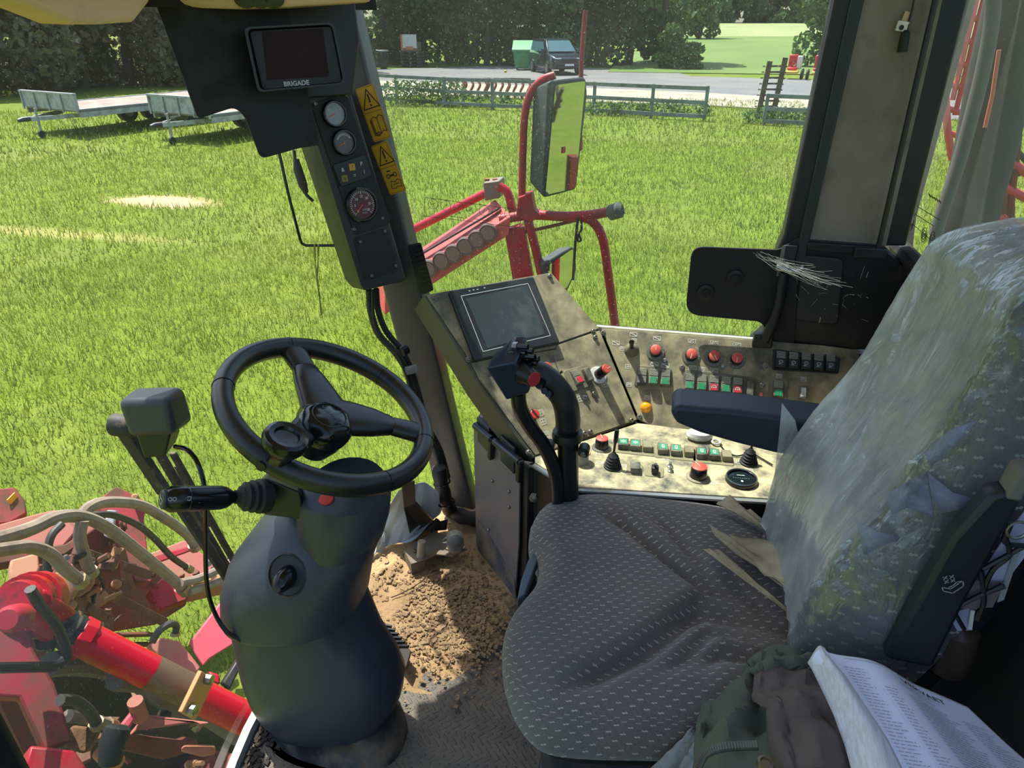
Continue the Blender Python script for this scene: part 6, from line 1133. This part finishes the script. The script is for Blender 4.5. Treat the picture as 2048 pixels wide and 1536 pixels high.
grooves = [([(1100, 1372), (1180, 1340), (1290, 1290), (1345, 1250), (1375, 1224), (1410, 1212), (1500, 1224), (1620, 1250)], .019, .016), ([(1300, 1350), (1370, 1306), (1410, 1264), (1430, 1250), (1500, 1262), (1610, 1278)], .014, .010), ([(1390, 1360), (1420, 1310), (1440, 1298), (1520, 1306), (1600, 1310)], .014, .012), ([(1180, 1005), (1260, 1050), (1310, 1090), (1370, 1140), (1410, 1166), (1500, 1180), (1620, 1215)], .012, .012), ([(1280, 1010), (1340, 1050), (1390, 1110), (1420, 1150), (1520, 1165)], .013, .008), ([(1345, 1240), (1400, 1190), (1500, 1200), (1600, 1226)], .013, .008)]
GV = [([PZ(x, y, ZS) for x, y in p], w_, d_) for p, w_, d_ in grooves]
def segd(p, a, b):
    ab = (b-a); t = max(0, min(1, ((p-a).xy.dot(ab.xy))/max(1e-9, ab.xy.length_squared))); return ((a+ab*t)-p).xy.length, t
def seatz(p):
    z = 0
    for pl_, w_, d_ in GV:
        m_ = min(segd(p, a, b)[0] for a, b in zip(pl_, pl_[1:])); e0 = (p-pl_[0]).xy.length; z -= 2.3*d_*math.exp(-(m_/w_/1.15)**2)*min(1, e0/.08)
    return z+.006*mnoise.noise((p.x*7, p.y*7, 1))
rows = []; uvs = []; NR = 40
prof = [(i/44*.93, 0) for i in range(45)]
for i in range(45): r = i/44*.95; rows.append([]); uvs.append([])
for i in range(45):
    r = i/44*.93
    for q in OW: 
        p = cen+(q-cen)*r; e = max(0, (r-.70)/.23); p.z = ZS+seatz(p)*(1-max(0, (r-.8)/.13)*.7)-.020*e*e+.010*(p.x+.2)*-.3; rows[i].append(p); uvs[i].append((p.x, p.y))
for r, dz in ((.965, -.030), (.99, -.045), (1.0, -.062), (1.0, -.085), (.985, -.105), (.95, -.115), (.85, -.115)):
    rows.append([]); uvs.append([])
    for q in OW: p = cen+(q-cen)*r; p.z = ZS+dz+.004*mnoise.noise((p.x*14, p.y*14, 3)); rows[-1].append(p); uvs[-1].append((p.x, p.y+dz*.6))
for R_r in (rows, uvs):
    for r in R_r: r.append(r[0])
g = G(); g.grid(rows, uvs); mk('seat_cushion', g, seatm, seat, ang=75)
mk('tilt_handle', G().prism([PZ(x, y, ZS-.055) for x, y in ((1072, 1098), (1080, 1108), (1050, 1190), (1034, 1200), (1042, 1160), (1056, 1120))], (0, 0, -.02)), M('blue grey handle', (66, 88, 106), .45, dirt=((126, 118, 84), 20, .55, .8)), seat, bev=.003)
mk('seat_pan', G().prism([Vector((cen.x+(q.x-cen.x)*.9, cen.y+(q.y-cen.y)*.9, ZS-.155)) for q in OW[::3]], (0, 0, .045)), black, seat, bev=.006)
mk('suspension_box', G().box(-.12, .36, .80, 1.24, .06, .33), M('dark blue plastic base', (36, 42, 52), .45, dirt=((84, 78, 70), 8, .5, .85)), seat, bev=.02); mk('base_plate', G().box(-.14, .38, .78, 1.26, 0, .065), black, seat, bev=.008)
mk('slide_lever', G().tube(spl([PZ(x, y, z) for x, y, z in ((1076, 1474, .33), (1090, 1484, .335), (1150, 1492, .335), (1200, 1486, .33))], 5), .012, 8), black_sm, seat)
mk('base_cover', G().taper([PZ(x, y, .32) for x, y in ((1080, 1478), (1400, 1486), (1420, 1440), (1100, 1420))], [PZ(x, y, .10) for x, y in ((1090, 1560), (1440, 1600), (1440, 1480), (1100, 1470))]), M('dark blue plastic base', (36, 42, 52)), seat, bev=.01)
# backrest: stations up the back, each a lateral section (front face, bolsters, rear)
rec = Vector((.26, 0, .966)).normalized(); FBk = Fr((.285, 1.035, .47), (0, -1, 0), rec)        # n points forward (-x) and up
Yl = []                                                       # far and near edges of the front, read against the photo
farp = [(1575, 1010), (1560, 930), (1600, 850), (1655, 755), (1712, 665), (1770, 592), (1820, 512), (1862, 455), (1900, 438)]
nst = 30; SH = .70
def hw(s): return .203*(1+.13*math.exp(-((s-.28)/.2)**2))*(1-.10*max(0, s-.45)/.55-.0*s)*(1 if s < .86 else math.sqrt(max(.02, 1-((s-.86)/.15)**2*.62)))
rows = []; uvs = []; film = []
for i in range(nst+1):
    s = i/nst; b = s*SH; w_ = hw(s); row = []; uv = []
    lum = .030*math.exp(-((s-.28)/.2)**2); capd = 0 if s < .9 else -((s-.9)/.1)**2*.05
    for j in range(33):
        k = -1+2*j/32; ak = abs(k)
        if ak < .62: a = k/.62*w_*.74; c = lum+.018*(ak/.62)**2+.006*mnoise.noise((k*3, s*5, 2))
        else:
            t = (ak-.62)/.38; th = t*math.pi*.62; a = math.copysign(w_*.74+.26*w_*math.sin(min(th, math.pi/2))-max(0, th-math.pi/2)*.02, k); c = lum*(1-t)+.018+.042*math.sin(th*1.6)*(1-t)-.125*(t**1.6)
        row.append(FBk.p(a, b, c+capd)); uv.append((k/.62*w_*.74 if ak < .62 else math.copysign(w_*.74+(ak-.62)/.38*.28, k), b))
    rows.append(row); uvs.append(uv)
top = [FBk.p((p-FBk.o).dot(FBk.u)*.86, SH+.008, -.085) for p in rows[-1]]; rows.append(top); uvs.append([(u_, SH+.05) for u_, v_ in uvs[-1]])
def addrow(r): rows.append(r)
g = G(); g.grid(rows, uvs); mk('backrest', g, backm, seat, ang=80)
mk('back_shell', G().loft([[FBk.p(sx*hw(s)*kx, s*SH, c) for sx, kx, c in ((-1, .95, -.075), (1, .95, -.075), (1, .9, -.15), (-1, .9, -.15))] for s in (0.02, .25, .5, .75, .97)]), M('blue black shell', (24, 28, 36), .5), seat, bev=.01)
# dark side rail with pictogram
FRl = Fr(PY(1900, 1150, .80), (.55, .05, .72), (.0, -1, 0)); 
rl = [(1770, 1318), (1858, 1165), (1905, 1080), (1985, 992), (2020, 985), (2046, 1000), (1985, 1110), (1930, 1210), (1885, 1300), (1866, 1338), (1805, 1326)]
FR2 = Fr(PY(1900, 1150, .775), (1, 0, 0), (0, 0, 1)); rail = mk('side_rail', G().prism(on(FR2, rl), (0, .03, 0)), M('blue black shell', (24, 28, 36)), seat, bev=.006)
f = FR2.at(1903, 1172, .004, .45); g = G(); s_ = .0105
g.line(f, [(-s_, s_*.1), (-s_*.2, -s_*.4), (s_*.9, -s_*.1+.004), (s_*1.3, s_*.45), (s_*.7, s_*.5), (s_*.2, s_*.1), (-s_*.3, -s_*.1)], .0012); g.line(f, [(-s_, s_*.1), (-s_, -s_*.5), (-s_*.1, -s_*1.1), (s_*1.2, -s_*.3), (s_*1.3, s_*.45)], .0012)
for a, b in ((-.4, .8), (.3, .8), (-.4, 1.4), (.3, 1.4)): g.line(f, [(s_*(a-.2), s_*(b-.2)), (s_*(a+.2), s_*(b+.2))], .0012); g.line(f, [(s_*(a-.2), s_*(b+.2)), (s_*(a+.2), s_*(b-.2))], .0008)
mk('seat_pictogram', g, M('pale print', (150, 156, 160), .6), rail)
mk('worn_pad', G().prism(on(FR2, [(2010, 1000), (2040, 945), (2070, 940), (2045, 1005)], .002), (0, .03, 0)), M('worn grey pad', (104, 100, 92), .8), seat, bev=.004)
# armrest
Ya, Yb2 = 1.28, 1.365
ar = [(1342, 822), (1360, 798), (1400, 786), (1450, 786), (1600, 806), (1600, 830), (1590, 842)]
def arm_sec(px1, pxb, Y): return [PY(x, y, Y) for x, y in px1]
sideN = [(1340, 826), (1352, 812), (1412, 818), (1470, 822), (1700, 852), (1700, 930), (1548, 908), (1470, 888), (1400, 868), (1352, 848)]
A1 = on(Fr((0, 1.265, 0), (1, 0, 0), (0, 0, 1)), sideN)
A2 = [p+Vector((0, .075, .006)) for p in A1]
arm = mk('armrest', G().taper(A1, A2), M('blue black armrest', (34, 44, 60), .48, bump=(500, .15, .001)), seat, bev=.014, seg=5)
# ---- clear film over the backrest: thin wrinkled sheet
fm = N('dusty clear film'); fm.t.nodes.remove(fm.b); tr = fm.n('BsdfTransparent'); tr.inputs[0].default_value = L((226, 232, 226)); gl = fm.n('BsdfGlossy'); gl.inputs['Roughness'].default_value = .14; gl.inputs[0].default_value = L((225, 236, 240)); df = fm.n('BsdfDiffuse'); df.inputs[0].default_value = L((226, 232, 236)); tl = fm.n('BsdfTranslucent'); tl.inputs[0].default_value = L((222, 226, 226))
co = fm.co(); cl_ = fm.ramp(fm.noise(4.0, 6, .6, co, .8), .34, .66, .34, .84); uvn = fm.n('UVMap'); sx_ = fm.n('SeparateXYZ'); fm.l(uvn.outputs[0], sx_.inputs[0]); cl_ = fm.math('MULTIPLY', cl_, fm.ramp(fm.math('ADD', sx_.outputs[0], fm.math('MULTIPLY', fm.noise(7, 3, .5, co), .3)), .62, .80, 1, .28)); lw = fm.n('LayerWeight'); lw.inputs[0].default_value = .45
mpw = fm.n('Mapping'); mpw.inputs['Scale'].default_value = (9, 12, 2.2); mpw.inputs['Rotation'].default_value = (0, .27, 0); fm.l(co, mpw.inputs[0]); wr = fm.noise(2.6, 5, .55, mpw.outputs[0], 1.6)
bp_ = fm.n('Bump'); bp_.inputs['Strength'].default_value = .45; bp_.inputs['Distance'].default_value = .012; fm.l(wr, bp_.inputs['Height']); fm.l(bp_.outputs[0], gl.inputs['Normal']); fm.l(bp_.outputs[0], df.inputs['Normal']); fm.l(bp_.outputs[0], lw.inputs['Normal'])
a = fm.n('MixShader', _0=.4); fm.l(df.outputs[0], a.inputs[1]); fm.l(tl.outputs[0], a.inputs[2]); m1 = fm.n('MixShader'); fm.l(cl_, m1.inputs[0]); fm.l(tr.outputs[0], m1.inputs[1]); fm.l(a.outputs[0], m1.inputs[2])
m2 = fm.n('MixShader'); fm.l(fm.ramp(lw.outputs['Facing'], 0, 1, .05, .42), m2.inputs[0]); fm.l(m1.outputs[0], m2.inputs[1]); fm.l(gl.outputs[0], m2.inputs[2]); fm.l(m2.outputs[0], fm.out.inputs[0])
film = fm.m
def fold(s, k): return (.016*math.exp(-((k-.66)/.16)**2)*(1-s)**.4+.014*max(0, s-.82)/.18*(1 if k > -.4 else .4))*abs(mnoise.noise((k*13+s*7, s*15-k*9, 12)))*2+.010*mnoise.noise((k*2.2+s*1.3, s*3.2-k, 9))+.006*mnoise.noise((k*7+s*5, s*6, 4))+.004*abs(mnoise.noise((k*16+s*9, s*10-k*6, 6)))
rows = []; fuv = []
for i in range(100):
    s = .03+.985*i/99; row = []; b = s*SH; w_ = hw(min(s, 1))*1.03
    for j in range(101):
        k = -1+2*j/100; smin = .04+.10*(max(0, k-.2))+.03*mnoise.noise((k*6, 0, 1)); ss = max(s, smin); ak = abs(k); bb = ss*SH; lum = .030*math.exp(-((ss-.28)/.2)**2); capd = 0 if ss < .9 else -((ss-.9)/.1)**2*.05
        if ak < .62: aa = k/.62*w_*.74; c = lum+.018*(ak/.62)**2
        else: t = (ak-.62)/.38*.86; th = t*math.pi*.62; aa = math.copysign(w_*.74+.26*w_*math.sin(min(th, math.pi/2))-max(0, th-math.pi/2)*.02, k); c = lum*(1-t)+.018+.042*math.sin(th*1.6)*(1-t)-.125*(t**1.6)
        c += .010+abs(fold(ss, k))*.8+(.016*max(0, 1-abs(ss-.9)/.12)*abs(mnoise.noise((k*9, 1, 2))))
        row.append(FBk.p(aa*1.02, bb, c+capd))
    rows.append(row); fuv.append([(-1+2*j/100, ss) for j in range(101)])
rows.append([FBk.p((p-FBk.o).dot(FBk.u)*.9, SH+.02, -.05+.01*mnoise.noise((j*.5, 2, 2))) for j, p in enumerate(rows[-1])]); rows.append([FBk.p((p-FBk.o).dot(FBk.u)*.95, SH+.012, -.13) for j, p in enumerate(rows[-1])])
fuv += [fuv[-1], fuv[-1]]; g = G(); g.grid(rows, fuv); mk('plastic_film', g, film, seat, ang=50, label='torn dusty clear plastic film')
flapm = N('glossy film flap'); flapm.b.inputs['Base Color'].default_value = L((150, 156, 182)); flapm.b.inputs['Roughness'].default_value = .12; flapm.b.inputs['Alpha'].default_value = .45; flapm.bump(flapm.noise(30, 3), .5, .006)
for pts in (((1768, 992), (1812, 965), (1852, 948), (1868, 1032), (1815, 1015), (1785, 1030)), ((1856, 945), (1905, 985), (1968, 1002), (1915, 1020), (1868, 1030)), ((1712, 1040), (1752, 1062), (1812, 1078), (1765, 1090), (1728, 1112)), ((1735, 1142), (1770, 1140), (1792, 1156), (1750, 1160)), ((1850, 905), (1900, 860), (1955, 840), (1900, 900), (1860, 935))):
    mk('film_flap', G().poly([PY(x, y, .835+.012*mnoise.noise((x*.03, y*.03, 2))-.02*(i % 2)) for i, (x, y) in enumerate(pts)]), flapm.m, seat, solid=.0008)
# torn film pieces left on the cushion and along the front edge
tornm = M('yellowed film scrap', (168, 154, 124), .35, dirt=((132, 118, 90), 14, .4, .7), bump=(40, .4, .004))
def scrap(pts, zs, parent=seat, m=tornm, n=8, amp=.004):
    Q = [PZ(x, y, z) for (x, y), z in zip(pts, zs)]; g = G(); rows = []
    for i in range(n+1):
        r = []
        for j in range(n+1): s, t = i/n, j/n; p = (Q[0]*(1-s)+Q[1]*s)*(1-t)+(Q[3]*(1-s)+Q[2]*s)*t; r.append(p+Vector((0, 0, amp*mnoise.noise((s*4+Q[0].x*30, t*5, 1)))))
        rows.append(r)
    g.grid(rows); return mk('film_scrap', g, m, parent, solid=.0008)
z0 = ZS+.006
scrap([(1418, 1048), (1560, 1140), (1600, 1200), (1432, 1076)], [z0+.03, z0+.02, z0+.012, z0+.02]); scrap([(1405, 1098), (1440, 1100), (1600, 1240), (1570, 1220)], [z0+.012, z0+.016, z0+.008, z0+.006]); scrap([(1456, 1070), (1598, 1090), (1600, 1180), (1530, 1150)], [z0+.01, z0+.04, z0+.03, z0+.02]); scrap([(1432, 1008), (1460, 990), (1540, 1062), (1480, 1030)], [z0+.012, z0+.02, z0+.01, z0+.01]); scrap([(1500, 1018), (1575, 1080), (1545, 1068), (1470, 1025)], [z0+.01, z0+.012, z0+.01, z0+.01]); scrap([(1575, 1190), (1604, 1210), (1628, 1250), (1592, 1240)], [z0+.03, z0+.03, z0+.008, z0+.01])
scrap([(1556, 1160), (1580, 1168), (1625, 1218), (1596, 1206)], [z0+.03, z0+.035, z0+.03, z0+.02])
clearm = M('clear film scrap', (126, 128, 120), .22, dirt=((96, 94, 88), 12, .4, .7), bump=(50, .5, .004), spec=.8)
scrap([(1092, 1452), (1200, 1462), (1188, 1482), (1130, 1480)], [ZS-.06, ZS-.06, ZS-.10, ZS-.09], m=clearm); scrap([(1215, 1462), (1300, 1464), (1232, 1516), (1196, 1470)], [ZS-.055, ZS-.055, ZS-.10, ZS-.06], m=clearm); scrap([(1300, 1464), (1410, 1450), (1380, 1490), (1330, 1500)], [ZS-.055, ZS-.05, ZS-.08, ZS-.1], m=clearm); scrap([(1300, 1536), (1386, 1456), (1412, 1466), (1380, 1590)], [ZS-.08, ZS-.02, ZS-.02, ZS-.1], m=clearm, amp=.012)
mk('side_film', G().grid([[PY(x, y, 1.255+.012*mnoise.noise((x*.02, y*.02, 1))) for x, y in r] for r in (((1564, 806), (1590, 840), (1600, 880)), ((1558, 870), (1575, 890), (1590, 920)), ((1550, 940), (1562, 950), (1580, 960)), ((1548, 1000), (1556, 1010), (1576, 1020)), ((1560, 1060), (1590, 1090), (1620, 1110)))]), film, seat)
# ------------------------------------------------------------ jacket
def cloth_patch(cornersrows, zf, nu, nv):                     # rows of pixels with heights, smoothly interpolated
    S = [[PZ(x, y, z) for x, y, z in r] for r in cornersrows]; cols = [spl(list(r), 8) for r in S]; m_ = len(cols[0]); rows = []
    for j in range(m_): rows.append(spl([c[j] for c in cols], 8))
    for i, r in enumerate(rows):
        for j, p in enumerate(r): p += zf(i/len(rows), j/len(r))
    return rows
gm = M('olive green jacket cloth', (78, 84, 72), .9, dirt=((98, 98, 82), 6, .4, .7), bump=(300, .25, .002)); bm2 = M('brown moleskin cloth', (92, 80, 74), .95, dirt=((112, 98, 88), 8, .45, .75), bump=(200, .2, .002))
jk = T('jacket', 'olive green jacket with a brown collar heaped on the near corner of the seat', 'jacket', PZ(1560, 1420, .45))
def zf1(a, b): return Vector((0, 0, .026*mnoise.noise((a*6, b*5, 2))+.012*math.sin(a*19+b*7)+.008*mnoise.noise((a*15, b*12, 4))))
g = G(); g.grid(cloth_patch([[(1398, 1440, .47), (1420, 1400, .49), (1482, 1360, .52), (1502, 1318, .54), (1560, 1300, .55), (1640, 1300, .55)], [(1392, 1470, .48), (1440, 1420, .53), (1500, 1390, .55), (1560, 1345, .57), (1620, 1340, .57), (1690, 1340, .56)], [(1390, 1500, .48), (1450, 1460, .54), (1530, 1430, .56), (1600, 1400, .57), (1680, 1400, .57), (1760, 1400, .55)], [(1385, 1560, .46), (1460, 1530, .52), (1540, 1500, .55), (1640, 1480, .56), (1720, 1470, .56), (1800, 1480, .54)], [(1370, 1660, .44), (1470, 1640, .48), (1560, 1640, .50), (1660, 1640, .50), (1750, 1640, .50), (1860, 1640, .48)]], zf1, 0, 0)); mk('body', g, gm, jk, solid=.006)
def zf2(a, b): return Vector((0, 0, .014*mnoise.noise((a*6, b*4, 5))+.007*math.sin(b*14+a*5)+.005*mnoise.noise((a*14, b*12, 8))))
g = G(); g.grid(cloth_patch([[(1512, 1352, .575), (1560, 1345, .59), (1640, 1350, .60), (1700, 1370, .60)], [(1506, 1388, .575), (1560, 1380, .60), (1640, 1385, .61), (1720, 1410, .60)], [(1530, 1420, .575), (1580, 1405, .605), (1660, 1415, .61), (1740, 1450, .60)], [(1540, 1470, .57), (1600, 1455, .60), (1680, 1460, .60), (1760, 1500, .59)], [(1560, 1560, .555), (1620, 1540, .585), (1700, 1545, .585), (1790, 1570, .57)]], zf2, 0, 0)); mk('collar', g, bm2, jk, solid=.008, label='brown collar')
g = G(); g.grid(cloth_patch([[(1496, 1330, .56), (1540, 1306, .58), (1620, 1312, .58)], [(1505, 1346, .575), (1550, 1330, .60), (1630, 1336, .60)], [(1512, 1362, .565), (1560, 1352, .58), (1640, 1360, .58)]], zf2, 0, 0)); mk('sleeve', g, gm, jk, solid=.008)
zl = spl([PZ(x, y, z) for x, y, z in ((1396, 1536, .535), (1410, 1512, .548), (1440, 1498, .560), (1480, 1494, .567), (1516, 1493, .572))], 7)
zp = mk('zipper', G().tube(zl, .0045, 8), black, jk); g = G()
for k in range(0, len(zl)-1): d = zl[k+1]-zl[k]; c = zl[k]; s_ = d.cross(Vector((0, 0, 1))).normalized(); g.bar(c-s_*.005+Vector((0, 0, .003)), c+s_*.005+Vector((0, 0, .003)), .003, .005)
mk('zipper_teeth', g, M('zip teeth', (110, 108, 98), .4, .4), zp); f = Fr(PZ(1531, 1527, .578), (1, 0, 0), (0, 1, 0)); bt = mk('press_stud', G().lathe(f, [(.011, -.002), (.010, .003), (.007, .0035), (.006, .001), (.001, .001)], 20), M('brass stud', (120, 106, 86), .35, .7), jk)
# ------------------------------------------------------------ booklet
zb_ = .64
Q = [PZ(1652, 1304, zb_), PZ(1935, 1415, zb_-.03), PZ(2290, 1720, zb_-.06), PZ(1880, 1660, zb_-.02)]
def pg(s, t, off=0): p = (Q[0]*(1-s)+Q[1]*s)*(1-t)+(Q[3]*(1-s)+Q[2]*s)*t; return p+Vector((0, 0, (.012)*math.sin(min(1, s*1.5)*math.pi)**2*(1-.3*t)-.05*s*s*0+off+.004*math.sin(t*5+s*3)))
bk_ = T('booklet', 'creased white printed manual lying on the jacket, pages curled along the spine', 'booklet', PZ(1800, 1500, .55)); paper = M('white paper', (228, 232, 252), .75)
g = G(); g.grid([[pg(s, t) for s in np.linspace(0, 1, 70)] for t in np.linspace(0, 1, 40)]); mk('page', g, paper, bk_, solid=.0012)
def flow(pts_px, z): return [PZ(x, y, z) for x, y in pts_px]
edgem = N('page edges'); eco = edgem.co('Object', (90, 5, 40)); edgem.l(edgem.mix(edgem.ramp(edgem.noise(4, 4, .6, eco), .35, .65), L((196, 193, 192)), L((214, 216, 224))), edgem.b.inputs['Base Color']); edgem.b.inputs['Roughness'].default_value = .9
rws = []
for (x0, y0, x1, y1, z) in ((1616, 1326, 1648, 1296, zb_+.01), (1622, 1334, 1662, 1320, zb_+.012), (1640, 1370, 1690, 1352, zb_+.008), (1668, 1430, 1735, 1420, zb_), (1690, 1490, 1775, 1480, zb_-.01), (1705, 1545, 1805, 1540, zb_-.015), (1725, 1640, 1850, 1640, zb_-.02)):
    a, b = PZ(x0, y0, z-.025), PZ(x1, y1, z); m_ = (a+b)/2+Vector((0, 0, .016)); rws.append(spl([a, m_, b], 6))
g = G(); g.grid(rws); mk('page_stack', g, edgem.m, bk_, solid=.002, label='curled grey page edges')
g = G(); g.grid([[PZ(1618, 1325, zb_-.01), PZ(1626, 1308, zb_+.012), PZ(1640, 1292, zb_+.016)], [PZ(1640, 1338, zb_-.004), PZ(1652, 1322, zb_+.016), PZ(1664, 1306, zb_+.014)]]); mk('rolled_page', g, paper, bk_, solid=.001, sub=2)
mk('underside', G().prism([p-Vector((0, 0, .028)) for p in Q], (0, 0, .016)), paper, bk_)
def pgm(g0):                                                  # wrap flat print onto the curved page
    for i, q in enumerate(g0.v): g0.v[i] = pg(q.x, q.y, .0028)
    return g0
wrp = Fr((0, 0, 0), (1, 0, 0), (0, -1, 0)); g = G(); inv = Fr((0, 0, 0), (1, 0, 0), (0, 1, 0))
t0 = G(); t0.text(inv, 'VERVAET', .075, 0, 0, 0, bold=.002)
for q in t0.v: q.z = .0; q.x, q.y = .57+q.x*1.0, .12-q.y*.62
t0 = pgm(t0)
for q in t0.v: q.z += .004
mk('title_lettering', t0, M('print ink', (34, 34, 42), .7), bk_)
g = G(); rr_ = random.Random(3)
def strip(s0, s1, t, h):
    n = max(2, int((s1-s0)/.03)); 
    for k in range(n):
        a, b = s0+(s1-s0)*k/n, s0+(s1-s0)*(k+1)/n; g.add([Vector((a, t, 0)), Vector((b, t, 0)), Vector((b, t+h, 0)), Vector((a, t+h, 0))], [(0, 1, 2, 3)])
strip(.10, .34, .03, .005); strip(.50, .62, .165, .004)
for r in range(34):
    t = .10+.021*r; s = .05
    for c0, c1 in ((.05, .20), (.24, .36), (.40, .72), (.76, .93)):
        if r < 5 and c1 > .35: continue
        e = c1-rr_.uniform(0, .08); k = c0
        while k < e: k2 = min(e, k+rr_.uniform(.015, .05)); strip(k, k2, t, .0055); k = k2+.008
mk('print_lines', pgm(g), M('grey print', (160, 163, 178), .8), bk_, smooth=False)
g = G()
for k in (.22, .38, .74): strip(k, k+.0012, .22, .6)
mk('table_rules', pgm(g), M('grey print', (160, 163, 178)), bk_, smooth=False)
# ------------------------------------------------------------ net pocket with papers behind the seat
FN = Fr((.52, .78, .6), (.5, -.2, .8), (-.8, .0, .5)); Yn = .80; FN = Fr((.5, Yn, .6), (1, .1, 0), (0, 0, 1))
npk = T('net_pocket', 'black cord net stretched beside the seat rail over loose papers', 'net', FN.P(1940, 1250)); 
for pts in ([(2010, 1070), (2018, 1110), (1985, 1140), (1968, 1185), (2005, 1170)], [(1912, 1215), (1960, 1190), (2010, 1172)], [(1962, 1140), (1968, 1200), (1955, 1240)], [(1906, 1220), (1928, 1258)], [(1965, 1138), (2012, 1112), (2048, 1092)], [(2020, 1050), (2010, 1085), (2048, 1092)]):
    mk('cord', G().tube(spl([FN.P(x, y, .012) for x, y in pts], 5), .0032, 6), black, npk)
mk('ring', G().ring(FN.at(2035, 1060, .014), .012, .002, 18, 6), steel, npk)
lil = M('lilac paper', (176, 178, 206), .8)
for nm, lb, pts, m_, c in (('paper_sheet', 'lilac folded paper wedged upright behind the black net', [(1968, 1140), (2020, 1060), (2060, 1010), (2060, 1100), (2000, 1180), (1985, 1200)], lil, 0), ('paper_sheet', 'grey cardboard piece tucked behind the net cords', [(1945, 1160), (2010, 1165), (1985, 1215), (1905, 1218)], M('grey card', (112, 106, 108), .85), .003), ('paper_sheet', 'small lilac paper corner hanging below the net cords', [(1895, 1230), (1940, 1216), (1945, 1260), (1915, 1262)], lil, -.003), ('paper_tag', 'narrow pale torn paper tag hanging under the net', [(1942, 1222), (1950, 1222), (1944, 1260), (1936, 1258)], whitepl, .006), ('plastic_sleeve', 'pale plastic sleeve edge at the right of the net', [(1998, 1195), (2030, 1100), (2040, 1104), (2008, 1200), (1995, 1205)], M('sleeve', (150, 154, 158), .3), .004)): one(nm, lb, 'paper', G().prism(on(FN, pts, c), FN.n*-.0015), m_, group=None)
one('brown_bottle', 'brown dark bottle shape lying in the dark behind the seat rail', 'bottle', G().tube([FN.P(1895, 1330, -.04), FN.P(1905, 1285, -.04), FN.P(1915, 1255, -.04), FN.P(1920, 1245, -.04)], [.028, .03, .028, .012], 14), M('brown bottle', (70, 58, 50), .3))
